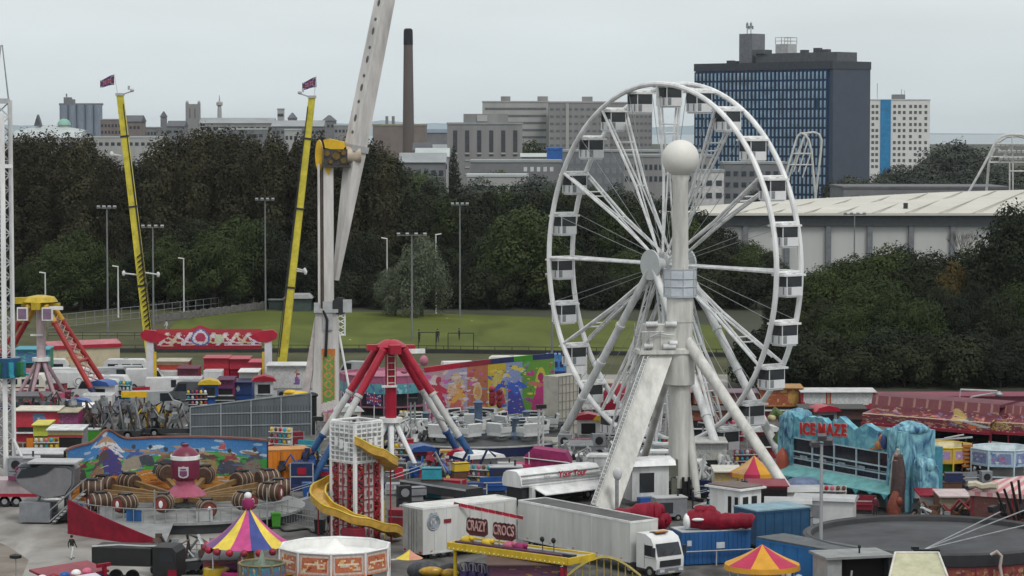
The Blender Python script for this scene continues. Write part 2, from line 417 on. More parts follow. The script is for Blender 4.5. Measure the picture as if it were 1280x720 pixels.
# grain silo
Y = 1800; xa = at(73,150,Y).x; t = thing('grain_silo', 'block of tall grey grain silos with a raised head house', 'silo', (at(100.5,150,Y).x, Y, 0)); k = K(Y)
for i in range(5):
    mb = MB(); x = (i-2)*10.6*k; mb.lathe([(5.6*k, 0), (5.6*k, at(0,131,Y).z)], 14, (x, 5*k, 0)); mb.build('silo_cylinder', M('silo_blue_grey', (.2,.24,.3), .6, dirt=.25, streak=1), t)
mb = MB(); mb.bx(-27*k, 27*k, 2*k, 12*k, at(0,131.5,Y).z, at(0,129,Y).z); mb.build('roof_gallery', CONC3, t)
mb = MB(); mb.bx(-21*k, -8*k, 2*k, 12*k, at(0,129,Y).z, at(0,124,Y).z); mb.bx(-21*k, -12*k, 2*k, 12*k, at(0,124,Y).z, at(0,121.5,Y).z); mb.tube((-18*k,6*k,at(0,121,Y).z), (-18*k,6*k,at(0,117,Y).z), .5); mb.build('head_house', CONC3, t)
# domed hall
t, hw, h, d = block('long pale hall with a green copper dome on its roof', 22, 98, 163, 1500, 30, CONC2, 'hip', 1, 12, rmat=ROOFL, rh=3)
mb = MB(); mb.lathe([(6*K(1500)*1.2, h), (6*K(1500)*1.2, h+3)], 16, (16*K(1500), 12, 0)); mb.build('drum', CONC2, t)
mb = MB(); mb.lathe([(3.9*math.cos(a)*1.0, h+3+3.7*math.sin(a)) for a in [i*PI/16 for i in range(9)]], 16, (16*K(1500), 12, 0)); mb.build('dome', COPPER, t)
mb = MB(); mb.prism([(-16*K(1500)-2, h+2.5), (-16*K(1500)+2, h+2.5), (-16*K(1500)+1, h+6), (-16*K(1500), h+9), (-16*K(1500)-1, h+6)], 8, 14); mb.build('turret', ROOFD, t)
# church tower
Y = 1500; k = K(Y); t = thing('church_tower', 'square grey church tower with four corner pinnacles', 'tower', (at(240.5,150,Y).x, Y, 0)); h = at(0,130,Y).z
mb = MB(); mb.bx(-8*k, 8*k, 0, 16*k, 0, h); mb.build('tower_wall', CONC, t)
for a in (-7.4, 7.4):
    for b in (.6, 15.4):
        mb = MB(); mb.tube((a*k, b*k, h-12), (a*k, b*k, h+.6), .55, n=6); mb.tube((a*k, b*k, h+.6), (a*k, b*k, h+2.2), .5, .05, n=6); mb.build('pinnacle', CONC, t)
for a in (-3.2, 3.2):
    mb = MB(); mb.prism([((a-1.0)*k, h-8), ((a+1.0)*k, h-8), ((a+1.0)*k, h-3), (a*k, h-1.9), ((a-1.0)*k, h-3)], -.1, .1); mb.build('belfry_opening', M('louvre_grey', (.14,.145,.15), .6), t)
# broadcast tower
Y = 1700; k = K(Y); t = thing('broadcast_tower', 'slim white communications tower with a bulb near its tip', 'tower', (at(274.5,150,Y).x, Y, 0))
z = lambda p: at(0, p, Y).z
mb = MB(); mb.lathe([(3.4*k, 0), (2.7*k, z(140)), (2.4*k, z(134)), (1.8*k, z(131))], 12); mb.build('shaft', CONC2, t)
mb = MB(); mb.lathe([(1.8*k, z(133)), (4.0*k, z(131.5)), (4.0*k, z(128)), (1.4*k, z(126.5))], 12); mb.build('pod', CONC2, t)
mb = MB(); mb.tube((0,0,z(127)), (0,0,z(119)), .5, .2); mb.build('aerial', STEEL, t)
# small tower, water tank tower, chimney
t, hw, h, d = block('little dark turret left of the church tower', 201, 208, 146, 1450, 4, CONC3, 'hip', 0, rh=3, rmat=ROOFD, cat='tower')
t, hw, h, d = block('thin striped boiler stack above the long grey roofs', 347, 355, 137, 1400, 4, CONC2, 'flat', 4, 0, fh=3.4, cat='tower')
Y = 900; t = thing('hospital_chimney', 'tall round grey brown chimney with a black cap', 'chimney', (at(510.5,150,Y).x, Y, 0)); z = lambda p: at(0,p,Y).z
mb = MB(); mb.lathe([(2.35, 0), (1.55, z(55))], 20); mb.build('shaft', M('chimney_concrete', (.125,.105,.1), .8, dirt=.25, scale=.12, streak=1), t)
mb = MB(); mb.lathe([(1.62, z(56)), (1.56, z(40)), (1.45, z(37)), (.9, z(35.5)), (.05, z(35.5))], 20); mb.build('cap', M('soot', (.02,.02,.03), .8), t)
# rows of city blocks left of the chimney
for a in [
 ('low brown brick block left of the yellow pole top', 126, 152, 150, 1300, BRICK, 'flat', 2, 6, ROOFG),
 ('dark pitched roof hall right of the yellow pole top', 156, 176, 152, 1250, BRICK, 'gable', 1, 4, ROOFD),
 ('flat grey office block beside the little turret', 172, 196, 160, 1350, CONC3, 'flat', 2, 6, ROOFG),
 ('wide cream low building under the brown roofs', 100, 205, 172, 1150, CONC2, 'flat', 1, 14, ROOFL),
 ('long white roofed shed at the far left', 16, 100, 172, 1100, CONC2, 'gable', 1, 10, ROOFL),
 ('small grey gabled house left of the church tower', 209, 230, 158, 1400, CONC3, 'gable', 1, 3, ROOFD),
 ('long low grey roofed mill right of the broadcast tower', 250, 342, 154, 1450, CONC, 'gable', 1, 12, ROOFG),
 ('grey factory shed below the long mill roof', 268, 330, 162, 1200, CONC3, 'flat', 1, 8, ROOFL),
 ('square grey turret house right of the striped stack', 360, 368, 148, 1350, CONC3, 'hip', 0, 0, ROOFD),
 ('long slate roofed terrace behind the yellow boom', 340, 404, 158, 1300, CONC3, 'gable', 1, 12, ROOFG),
 ('dark blue grey block with a small cupola', 403, 418, 151, 1400, CONC3, 'hip', 1, 3, ROOFD),
 ('pale low office behind the yellow crane head', 418, 446, 157, 1350, CONC, 'flat', 1, 6, ROOFL),
 ('white boxy depot low beside the second pole', 356, 372, 163, 1000, CONC2, 'flat', 1, 3, ROOFL)]:
    block(a[0], a[1], a[2], a[3], a[4], 18, a[5], a[6], a[7], a[8], rmat=a[9])
t, hw, h, d = block('boxy brown brick boiler house with an olive roof', 466, 531, 157, 1000, 26, BRICK, 'flat', 0, 0, rmat=M('olive_roof', (.3,.29,.2), .6))
for i, x in enumerate((-16, -8, 6)):
    k = K(1000); mb = MB(); mb.tube((x*k, 8, h), (x*k, 8, h+3.6), .55, n=8); mb.build('flue', CONC3, t)
block('blue grey shed below the far hills', 528, 562, 166, 1500, 20, CONC3, 'gable', 0, 0, rmat=M('blue_grey_roof', (.1,.14,.19), .6), rh=2)
# grey block with pilasters
t, hw, h, d = block('square grey concrete block with dark upright window bays', 559, 653, 155.5, 800, 20, CONC, 'flat', 0)
k = K(800)
for i in range(6):
    mb = MB(); x = -hw+ (10+i*15)*k
    mb.bx(x-2.6*k, x+2.6*k, -.1, .05, h-9.6, h-1.8); mb.build('window_bay', M('bay_glass', (.06,.065,.075), .3, dirt=.4, scale=1.5), t)
    mb = MB()
    for j in range(4): mb.bx(x-2.9*k, x+2.9*k, -.22, -.105, h-9-j*2.1, h-8.5-j*2.1)
    mb.build('sill_band', CONC2, t)
mb = MB(); mb.bx(-hw+20*k, hw-18*k, 4, 16, h+.6, h+3.2); mb.build('plant_room', CONC, t)
mb = MB(); mb.bx(-hw+37*k, -hw+50*k, 3.6, 4.1, h+.9, h+2.8); mb.build('louvre_panel', CONC2, t)
block('long dark low roofed stand behind the arena roof', 1055, 1262, 236, 690, 30, CONC3, 'flat', 1, 0, rmat=M('stand_roof', (.12,.125,.13), .7, dirt=.4, scale=.3), fh=2.5)
# big slab flats
Y = 1100; k = K(Y)
def slab(label, p0, p1, yt, Yd, towers, nb=0):
    t, hw, h, d = block(label, p0, p1, yt, Yd, 16, CONC2 if nb else CONC, 'flat', 10, 0 if nb else 10, fh=3.0, whs=.32, rmat=CONC2, group='slab blocks of flats', win=M('flat_window', (.13,.14,.155), .3))
    for (a, b) in towers:
        mb = MB(); xa, xb = at(a,150,Yd).x-t.location.x, at(b,150,Yd).x-t.location.x; mb.bx(xa, xb, 3, 9, h+.6, h+2.6); mb.build('lift_tower', CONC, t)
    return t, hw, h
slab('long pale slab of flats with white floor bands', 603, 686, 128, 1120, [(626,638),(672,685)], 1)
t, hw, h = slab('second grey slab of flats with a stair strip', 686, 762, 128.5, 1100, [(728,741)])
mb = MB(); mb.bx(-hw+21*k, -hw+25*k, -.4, 0, h-34, h-.2); mb.build('stair_strip', CONC2, t)
slab('third slab of flats partly behind the wheel rim', 762, 815, 129, 1130, [(790,800)])
# low hospital wings
t, hw, h, d = block('low dark wing with five small white windows', 588, 702, 203, 700, 22, CONC3, 'flat', 0, rmat=ROOFG)
for i in range(5):
    mb = MB(); x = 12*K(700)+i*8.2*K(700)-.5; mb.bx(x, x+.9, -.1, .02, h-2.4, h-1.2); mb.build('window', M('pale_blind', (.55,.57,.6), .5), t)
block('bright blue plant box on the low hospital wing', 684, 703, 187, 720, 12, M('hospital_blue', (.02,.1,.34), .5), 'flat', 0, rmat=M('hospital_blue2', (.03,.12,.38), .5))
block('white roofed hut beside the blue plant box', 652, 684, 196, 760, 12, CONC2, 'gable', 0, rmat=ROOFL, rh=1)
block('grey ward block full of windows behind the wheel', 700, 880, 190, 820, 24, CONC3, 'flat', 5, 20, fh=3.1, whs=.6, win=M('ward_window', (.2,.22,.25), .3))
block('pale long roofed ward behind the ball column', 780, 890, 196, 700, 18, CONC, 'flat', 2, 18, fh=3.1, rmat=ROOFG)
block('small white cube building behind the wheel', 868, 905, 215, 640, 10, M('white_render', (.5,.5,.5), .6), 'flat', 2, 3, fh=3)
block('dark glazed entrance block between wheel and tower', 905, 985, 205, 760, 16, CONC3, 'flat', 3, 8, fh=3.2)
for a in [('row of white roofed sheds beside the chimney base', 520, 560, 196, 760, CONC2, 'gable', ROOFL), ('grey terrace with dull roofs left of the conifer', 500, 556, 203, 700, CONC3, 'gable', ROOFG),
          ('pale flat garage low right of the conifer', 584, 660, 221, 620, CONC2, 'flat', ROOFL), ('grey house by the chimney foot', 517, 538, 188, 850, CONC, 'gable', ROOFD),
          ('buff gable house under the chimney', 538, 566, 190, 880, BRICK2, 'gable', ROOFG)]:
    block(a[0], a[1], a[2], a[3], a[4], 12, a[5], a[6], 1, 6, rmat=a[7], rh=2.5)
# ------------------------------------------------------------------ hospital tower: glazed front turned left, blank end wall to the right
t = thing('hospital_tower', 'tall slab tower with blue glass front and blank slate end wall', 'building', (at(1040,200,900).x, 900, 0), -PI/4)
L, W = 62, 21; H = at(0, 76, 900).z; SL = M('slate_cladding', (.06,.075,.105), .6, dirt=.12, scale=.2)
mb = MB(); mb.bx(-L, 0, .4, W, 0, H); mb.build('wall', SL, t)
mb = MB(); mb.bx(-L, -1.8, -.05, .38, 6, H-3); mb.build('curtain_wall', M('blue_curtain_glass', (.018,.07,.17), .25, dirt=.4, scale=.3), t)
mb = MB(); mb.bx(-L-.2, .2, -.25, W+.2, H-2.7, H); mb.build('parapet', M('parapet_slate', (.05,.06,.078), .6), t)
nf, nc = 14, 34; fhh = (H-9)/nf; cw = (L-2.4)/nc
PW = M('pale_blue_panel', (.34,.48,.62), .35, dirt=.55, scale=.3)
b = MB(); b.bx(cw*.16, cw*.6, -.14, -.055, fhh*.07, fhh*.84); w0 = b.build('window', PW, t); w0.location = (-L+.3+(nc-1)*cw, 0, 6)
rest = MB()
for i in range(nc-1, -1, -1):
    for j in range(nf):
        x, zz = -L+.3+i*cw, 6+j*fhh
        if (i == nc-1 and j == 0) or RNG.random() < .004: continue
        if i >= nc-7: rep(w0, t, (x, 0, zz))
        else: rest.bx(x+cw*.16, x+cw*.6, -.14, -.055, zz+fhh*.07, zz+fhh*.84)
rest.build('windows', PW, t, stuff=True)
mb = MB()
for i in range(nc+1): mb.bx(-L+.3+i*cw-.1, -L+.3+i*cw+.1, -.4, -.052, 6, H-3)
mb.build('mullion_fins', M('dark_fin', (.025,.035,.06), .5), t)
def hx(px, yy): return (at(px,200,900+yy).x-t.location.x)
mb = MB(); mb.bx(-46.5, -40.5, 6, 13, H, H+10.4); mb.build('stair_tower', M('stair_tower_grey', (.17,.18,.2), .6), t)
mb = MB()
for x in (-44.5, -42.8):
    mb.tube((x,8,H+10.4), (x,8,H+14.6), .16); mb.box((x,8,H+13.3), (.7,.5,1.7)); mb.box((x+.5,8.4,H+12.6), (.4,.4,1.2))
mb.build('aerial', STEEL, t)
mb = MB(); mb.bx(-38, -2, 5, 16, H, H+3.2); mb.bx(-39, -34, 4, 9, H+3.2, H+4.6); mb.build('plant_room', M('plant_room_grey', (.1,.11,.12), .6), t)
mb = MB(); mb.bx(-30, -24.5, 6, 11, H+3.2, H+6.4)
for x in (-30,-27.3,-24.5):
    for y in (6, 11): mb.tube((x,y,H+6.4), (x,y,H+8.7), .13)
for z in (7.5, 8.7):
    mb.tube((-30,6,H+z), (-24.5,6,H+z), .1); mb.tube((-30,11,H+z), (-24.5,11,H+z), .1); mb.tube((-24.5,6,H+z), (-24.5,11,H+z), .1)
mb.build('roof_tank_frame', LGREY, t)
for x, y, hh in ((-14,7,1.6),(-11,8,1.1),(-19,6,1.0),(-54,8,1.2),(-50,6,.9)): z_ = H+(3.2 if x > -38 else 0); mb = MB(); mb.bx(x, x+2.4, y, y+2, z_, z_+hh); mb.build('vent_housing', M('vent_dark', (.07,.075,.085), .6), t)
# white point block with blue stripe
t, hw, h, d = block('white point block of flats with one bright blue stripe', 1087, 1162, 125.5, 1300, 20, M('white_block_render', (.62,.62,.61), .6, dirt=.12), 'flat', 0, rmat=M('white_block_parapet', (.52,.52,.52), .6))
k = K(1300); mb = MB(); mb.bx(-hw+13*k, -hw+26*k, -.35, 0, 2, h+.4); mb.build('blue_stripe', M('stripe_blue', (.02,.2,.42), .5, dirt=.3, scale=.4), t)
b = MB(); b.bx(0, 3.4*k, -.08, .02, 0, 1.5); w0 = b.build('window', M('block_window', (.1,.1,.11), .3), t); w0.location = (-hw+2*k, 0, h-3.7)
for j in range(11):
    for x0_ in (2, 7, 29, 35, 41, 49, 55, 61, 68):
        if (j or x0_ > 2) and (int(x0_*7)+j) % 13: rep(w0, t, (-hw+x0_*k, 0, h-3.7-j*2.95))
mb = MB(); mb.bx(-hw+31*k, -hw+46*k, 6, 12, h+.6, h+3); mb.build('lift_housing', CONC3, t)
mb = MB(); mb.tube((-hw+11*k,6,h), (-hw+11*k,6,h+8.5), .14); mb.tube((-hw+42*k,8,h+3), (-hw+42*k,8,h+5.6), .16); mb.tube((-hw+46*k,8,h+1), (-hw+46*k,8,h+5), .12); mb.build('aerial', STEEL, t)

# ------------------------------------------------------------------ arena
t = thing('arena', 'wide low arena with cream sloping roof and pale panelled wall', 'arena', (at(1085,300,555).x, 555, 0))
x0 = lambda px, Y: at(px,300,Y).x - t.location.x
za, zb = at(0,266.5,555).z, 0
mb = MB(); rl = [(x0(820,555),0,za), (x0(1400,555),0,za), (x0(1400,640),85,at(0,233.5,640).z), (x0(1180,640),85,at(0,240,640).z), (x0(960,640),85,at(0,251,640).z), (x0(820,600),45,at(0,262,600).z)]
n = len(rl); mb.add(rl+[(a,b,c-.5) for a,b,c in rl], [tuple(range(n)), tuple(range(2*n-1,n-1,-1))]+[(i,n+i,n+(i+1)%n,(i+1)%n) for i in range(n)])
mb.build('roof', M('arena_roof', (.52,.505,.45), .6, dirt=.16, scale=.08), t, smooth=False)
mb = MB()
for px in range(880, 1400, 42):
    a, b = Vector((x0(px,555), .05, za+.04)), Vector((x0(px+70 if px < 1250 else px+40,640), 84, 0)); f = (b.x-rl[4][0])/(rl[2][0]-rl[4][0]); 
    zr = rl[4][2]+(rl[3][2]-rl[4][2])*min(1,max(0,(b.x-rl[4][0])/(rl[3][0]-rl[4][0]))) + max(0,(b.x-rl[3][0])/(rl[2][0]-rl[3][0]))*(rl[2][2]-rl[3][2])
    b.z = zr+.06
    if b.x > rl[4][0]: mb.beam(a, b, .3, .12)
mb.build('roof_seam', M('arena_seam', (.4,.38,.33), .6), t)
mb = MB(); mb.bx(x0(830,555), x0(1390,555), 1.5, 2.2, at(0,282,557).z, za-.5); mb.build('fascia', M('arena_fascia', (.075,.085,.095), .5, dirt=.2), t)
mb = MB(); mb.bx(x0(830,555), x0(1390,555), 2.6, 40, 0, at(0,280,557).z); mb.build('wall', M('arena_wall', (.47,.48,.475), .5, dirt=.12, scale=.15, streak=1), t)
for i in range(11):
    px = 829+52*i; mb = MB(); mb.bx(x0(px,555)-.55, x0(px,555)+.55, 1.7, 2.58, 0, at(0,282,557).z); mb.build('column', M('arena_column', (.17,.18,.2), .5), t)
mb = MB(); p = at(1132,262,575); p = Vector((p.x-t.location.x, 20, za+1.2)); mb.tube(p+Vector((0,0,-1.2)), p+Vector((0,0,.4)), .5); mb.build('roof_vent', DARK, t)
# tubular floodlight arches behind the roof
def arch(name, label, lines, Y, r, extra=()):
    c = at(lines[0][0][0], 240, Y); t = thing(name, label, 'floodlight frame', (c.x, Y, 0))
    for ln in lines:
        pts = []
        for q in ln:
            p = at(q[0], q[1], Y + (q[2] if len(q) > 2 else 0)); pts.append((p.x-c.x, p.y-Y, p.z))
        mb = MB(); mb.path(pts, r*.72, 8); mb.build('arch_tube', M('arch_grey_white', (.5,.51,.5), .5), t)
    for a, b in extra:
        pa, pb = at(a[0],a[1],Y+(a[2] if len(a)>2 else 0)), at(b[0],b[1],Y+(b[2] if len(b)>2 else 0)); mb = MB()
        mb.tube((pa.x-c.x,pa.y-Y,pa.z), (pb.x-c.x,pb.y-Y,pb.z), r*.45); mb.build('cross_tube', M('arch_grey_white'), t)
    return t, c
WHITE_A = M('arch_grey_white', (.5,.51,.5), .5)
arch('floodlight_arch', 'narrow white double hoop frame in front of the blue tower',
     [[(1019,300),(1019,245),(1014.5,190),(1011,175),(1006,168),(1001,166.5),(997,170),(992,185),(983,216),(976,245)],
      [(1019.5,300,3),(1019.5,245,3),(1026,190,3),(1027,175,3),(1024,168,3),(1018,165.5,3),(1011,166,3),(1005,172,3),(997,192,3),(986,222,3),(978,250,3)]], 660, .42,
     [((1001,166.5),(1018,165.5,3)), ((990,192),(1015,192)), ((986,206),(1016,206)), ((997,192,3),(990,192)), ((1006,168),(992,215)), ((1011,172),(998,215)), ((1014,190),(1003,222))])
tt, c = arch('floodlight_arch', 'broad white arched frame at the right end of the arena roof',
     [[(1200,262),(1211,240),(1224,217),(1236,195),(1243,180),(1251,171),(1262,168),(1276,168.5),(1290,172),(1302,182),(1310,198)],
      [(1231,262,4),(1233,240,4),(1236,205,4),(1241,190,4),(1248,178,4),(1258,171,4),(1272,170,4),(1290,174,4)]], 650, .45,
     [((1236,203),(1310,203)), ((1238,196),(1310,197)), ((1245,180),(1308,182)), ((1262,203),(1262,260)), ((1266,203),(1266,260)), ((1262,214),(1310,214)), ((1265,168),(1266,203)), ((1243,182),(1268,203)), ((1266,182),(1248,203))])
mb = MB()
for r_ in range(3):
    for i in range(8):
        p = at(1247+i*6+r_*2, 181+r_*8.5, 650); mb.box((p.x-c.x, -.5, p.z), (.8,.5,.55), (R(20),0,0))
mb.build('lamp_bank', LGREY, tt)

# ------------------------------------------------------------------ trees
def crown_mesh(name, blobs, n, s, mat, gap=.25, seed=0, up=.35):
    n = int(n*2.7); s = s*.68
    rng = np.random.default_rng(seed); V = []; N = []
    vol = np.array([b[3]*b[4]*b[5] for b in blobs])**(2/3); vol /= vol.sum()
    for b, q in zip(blobs, vol):
        m = int(n*q); d = rng.normal(size=(m,3)); d /= np.linalg.norm(d, axis=1)[:,None]
        ph = rng.uniform(0, 6, 3)
        lump = 1+.16*np.sin(d[:,0]*5+ph[0])*np.sin(d[:,1]*5+ph[1])+.14*np.sin(d[:,2]*7+ph[2]+d[:,0]*4)
        keep = (np.sin(d[:,0]*6+ph[1])*np.sin(d[:,1]*6+ph[2])*np.sin(d[:,2]*6+ph[0]) > -1+gap) & (rng.random(m) > .04)
        r_ = (rng.random(m)**.4)*.5+.55
        p = d*np.array(b[3:6])*(r_*lump)[:,None]+np.array(b[:3]); V.append(p[keep]); N.append(d[keep])
    P = np.concatenate(V); D = np.concatenate(N); m = len(P)
    nr = D*1.0+rng.normal(size=(m,3))*.36+np.array([0,0,up]); nr /= np.linalg.norm(nr,axis=1)[:,None]
    a = np.cross(nr, rng.normal(size=(m,3))); a /= np.linalg.norm(a,axis=1)[:,None]; b = np.cross(nr, a)
    sz = s*rng.uniform(.55, 1.35, m)[:,None]; a *= sz*.5; b *= sz*.42
    q = np.stack([P-a-b*.4, P+a*.2-b, P+a+b*.3, P-a*.1+b], 1).reshape(-1,3)
    q[:,2] = np.maximum(q[:,2], .05)
    me = bpy.data.meshes.new(name); me.vertices.add(len(q)); me.vertices.foreach_set('co', q.ravel())
    me.loops.add(len(q)); me.loops.foreach_set('vertex_index', np.arange(len(q)))
    me.polygons.add(m); me.polygons.foreach_set('loop_start', np.arange(0, 4*m, 4)); me.update(calc_edges=True)
    me.materials.append(mat); return me
LF_POP = leaf_mat('poplar_leaf', (.024,.0225,.014), (.036,.034,.0195), (.05,.048,.026))
LF_DK = leaf_mat('dark_leaf', (.01,.013,.009), (.017,.022,.0125), (.03,.037,.018))
LF_GR = leaf_mat('green_leaf', (.02,.03,.011), (.035,.05,.0165), (.056,.074,.024))
LF_FAR = leaf_mat('hazy_leaf', (.036,.044,.04), (.05,.059,.05), (.066,.076,.06))  # lighter, greyer leaf: distance haze is in the colour
LF_WIL = leaf_mat('willow_leaf', (.07,.085,.058), (.095,.112,.075), (.12,.135,.092))
LF_AUT = leaf_mat('autumn_leaf', (.035,.03,.014), (.06,.048,.018), (.09,.068,.025))
BARK = M('bark', (.05,.042,.035), .9, dirt=.4, scale=2)
PROTO = {}
def proto(key, h, blobs, n, s, mat, trunk_r, gap=.25, seed=1, up=.35, limbs=True):
    cm = crown_mesh('crown', blobs, n, s, mat, gap, seed, up)
    mb = MB(); mb.path([(0,0,-.2), (.1,.05,h*.3), (.0,.1,h*.6), (.05,0,h*.8)], [trunk_r, trunk_r*.8, trunk_r*.5, trunk_r*.15], 8)
    if limbs:
        for i, b in enumerate(blobs[:9]):
            z0 = min(h*.62, max(h*.18, b[2]*.55)); mb.path([(0,0,z0), (b[0]*.55,b[1]*.55,(z0+b[2])*.5+.3), (b[0],b[1],b[2])], [trunk_r*.45, trunk_r*.3, trunk_r*.08], 5)
    PROTO[key] = (cm, mb.mesh('trunk', BARK), h)
rr = random.Random(3)
def rblobs(h, rad, n, zlo=.35, flat=1):
    out_ = [(0, 0, h*.62, rad*.62, rad*.62, h*.3)]
    for i in range(n):
        a = i*2.4+rr.uniform(-.4,.4); z = h*(zlo+(1-zlo)*.78*((i+.5)/n)); q = rad*(.72 if z < h*.65 else .42)*rr.uniform(.8,1.1)
        s_ = rad*rr.uniform(.34,.5); out_.append((q*math.cos(a), q*math.sin(a), z, s_, s_, s_*.85*flat))
    out_.append((0, 0, h*.86, rad*.4, rad*.4, h*.15)); return out_
def pblobs(h, rad, n):
    out_ = []
    for i in range(n):
        z = h*(.1+.84*(i+.5)/n); f = math.sin(PI*min(.93,(.12+.8*z/h)))**.6; a = i*2.2
        out_.append((rad*.3*f*math.cos(a), rad*.3*f*math.sin(a), z, rad*.8*f, rad*.8*f, h*.13))
    out_.append((0,0,h*.95,rad*.28,rad*.28,h*.06)); return out_
proto('poplar_a', 30, pblobs(30, 4.2, 11), 5200, .62, LF_POP, .5, .2, 11, .2)
proto('poplar_b', 30, pblobs(30, 3.3, 12), 4600, .6, LF_POP, .45, .25, 12, .2)
proto('poplar_c', 28, [(x*1.0,y,z,a,b,c) for (x,y,z,a,b,c) in pblobs(28, 5.2, 9)], 5600, .65, LF_DK, .5, .22, 13, .25)
proto('round_a', 18, rblobs(18, 7, 16, .28), 6200, .6, LF_DK, .45, .25, 21)
proto('round_b', 16, rblobs(16, 6, 14, .25), 5600, .55, LF_GR, .4, .25, 22)
proto('round_c', 14, rblobs(14, 6.5, 15, .22), 5600, .52, LF_GR, .4, .3, 23)
proto('round_d', 17, rblobs(17, 6, 14, .2), 6000, .52, LF_DK, .4, .25, 24)
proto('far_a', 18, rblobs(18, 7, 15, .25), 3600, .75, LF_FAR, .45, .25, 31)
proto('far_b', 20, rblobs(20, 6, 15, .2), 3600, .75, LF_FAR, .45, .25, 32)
proto('bush', 5, rblobs(5, 3.2, 9, .2), 2200, .42, LF_DK, .14, .2, 25)
proto('willow', 12.5, rblobs(12.5, 5, 13, .2, 1.5), 6500, .42, LF_WIL, .35, .2, 26, 0)
proto('autumn', 12, rblobs(12, 4, 11, .25), 4200, .45, LF_AUT, .3, .35, 27)
proto('conifer', 26, [(0,0,2.5+i*1.95,5.2*(1-i/12.5),5.2*(1-i/12.5),1.7) for i in range(12)], 5000, .6, LF_DK, .4, .2, 28)
# bare tree: many thin forking twigs
bt = MB(); r2 = random.Random(5)
def fork(p, d, ln, r_, lv):
    q = p+d*ln; bt.tube(p, q, r_, r_*.6, 5 if lv < 2 else 3, cap=False)
    if lv < 5:
        for _ in range(3 if lv < 4 else 4):
            nd = (d+Vector((r2.uniform(-.7,.7), r2.uniform(-.7,.7), r2.uniform(-.15,.5)))).normalized(); fork(q, nd, ln*.72, r_*.55, lv+1)
fork(Vector((0,0,0)), Vector((0,0,1)), 3.6, .3, 0)
BARE = bt.mesh('branches', M('grey_twig', (.12,.105,.095), .9))
def tree(key, px, Y, h, label, group=None, cat='tree', wx=1, name='tree'):
    g = at(px, 300, Y); cm, tm, ph = PROTO[key]
    t = thing(name, label, cat, (g.x, Y, 0), rr.uniform(0, 2*PI), group); s = h/ph; t.scale = (s*wx, s*wx, s)
    for nm, me in (('trunk', tm), ('crown', cm)):
        o = bpy.data.objects.new(nm, me); COL.objects.link(o); o.parent = t
    return t
def ztop(y, Y): return at(640, y, Y).z
# tall brown belt on the left: tops by photo column
tops = [(5,176),(20,172),(34,166),(50,170),(66,164),(82,172),(98,168),(114,176),(130,186),(146,192),(162,196),(178,190),(194,178),(210,170),(226,164),(242,167),(258,160),(274,165),(290,162),(306,168),(322,170),(338,166),(354,172),(370,168),(386,171),(402,168),(418,176),(434,172),(450,180),(466,176),(480,186),(494,196),(508,214)]
land = [(0, 'behind the lattice tower at the left edge'), (40, 'left of the first yellow pole'), (140, 'behind the first yellow pole'), (215, 'right of the first yellow pole'), (300, 'above the dark pitch hut'), (372, 'behind the second yellow pole'), (412, 'behind the white crane boom'), (460, 'right of the white crane boom')]
def where(px): return [l for a, l in land if a <= px+12][-1]
for i, (px, yt) in enumerate(tops):
    yt += 9 if 125 < px < 190 else 5
    Y = 492+ (i%3)*9; key = ('poplar_a','poplar_b','poplar_c')[(i*5)%3 if 125 < px < 190 or px > 440 else (i%2)]
    tree(key, px+rr.uniform(-3,3), Y, ztop(yt+rr.uniform(-3,2), Y), 'tall narrow brown green tree in the belt '+where(px), 'tall trees of the belt', name='poplar_tree')
for i, px in enumerate(range(6, 500, 26)):
    Y = 520+(i%2)*8; tree(('poplar_b','poplar_a')[i%2], px, Y, ztop(tops[min(len(tops)-1,int((px)/16))][1]+rr.uniform(7,14), Y), 'tall tree at back of the belt '+where(px), 'tall trees at the back of the belt', name='poplar_tree')
for px, yt, Y, key, lab in [(28,330,462,'round_b','low green tree at the belt edge behind the lattice tower'), (70,300,458,'round_c','broad dark green tree behind the yellow claw ride'), (100,286,462,'round_b','rounded green tree right of the yellow claw ride'), (128,320,466,'round_c','small green tree behind the leftmost floodlight mast'),
      (172,300,470,'round_d','dark tree behind the striped foot of the yellow pole'), (210,292,466,'round_b','dull green tree right of the striped pole foot'), (240,272,470,'round_a','largest rounded tree in the front of the belt'), (268,285,464,'round_b','green tree between the two short white lamp posts'), (296,268,472,'round_c','green crown left of the third floodlight mast'),
      (330,275,474,'round_d','dark tree behind the third floodlight mast'), (358,300,470,'round_a','dark tree behind the pitch hut'), (392,310,476,'round_d','dark tree behind the white crane post'), (430,300,474,'round_a','dark tree right of the white crane boom'), (462,285,478,'round_d','deep green tree left of the pale willows')]:
    tree(key, px, Y, ztop(yt, Y), lab, name='broadleaf_tree')
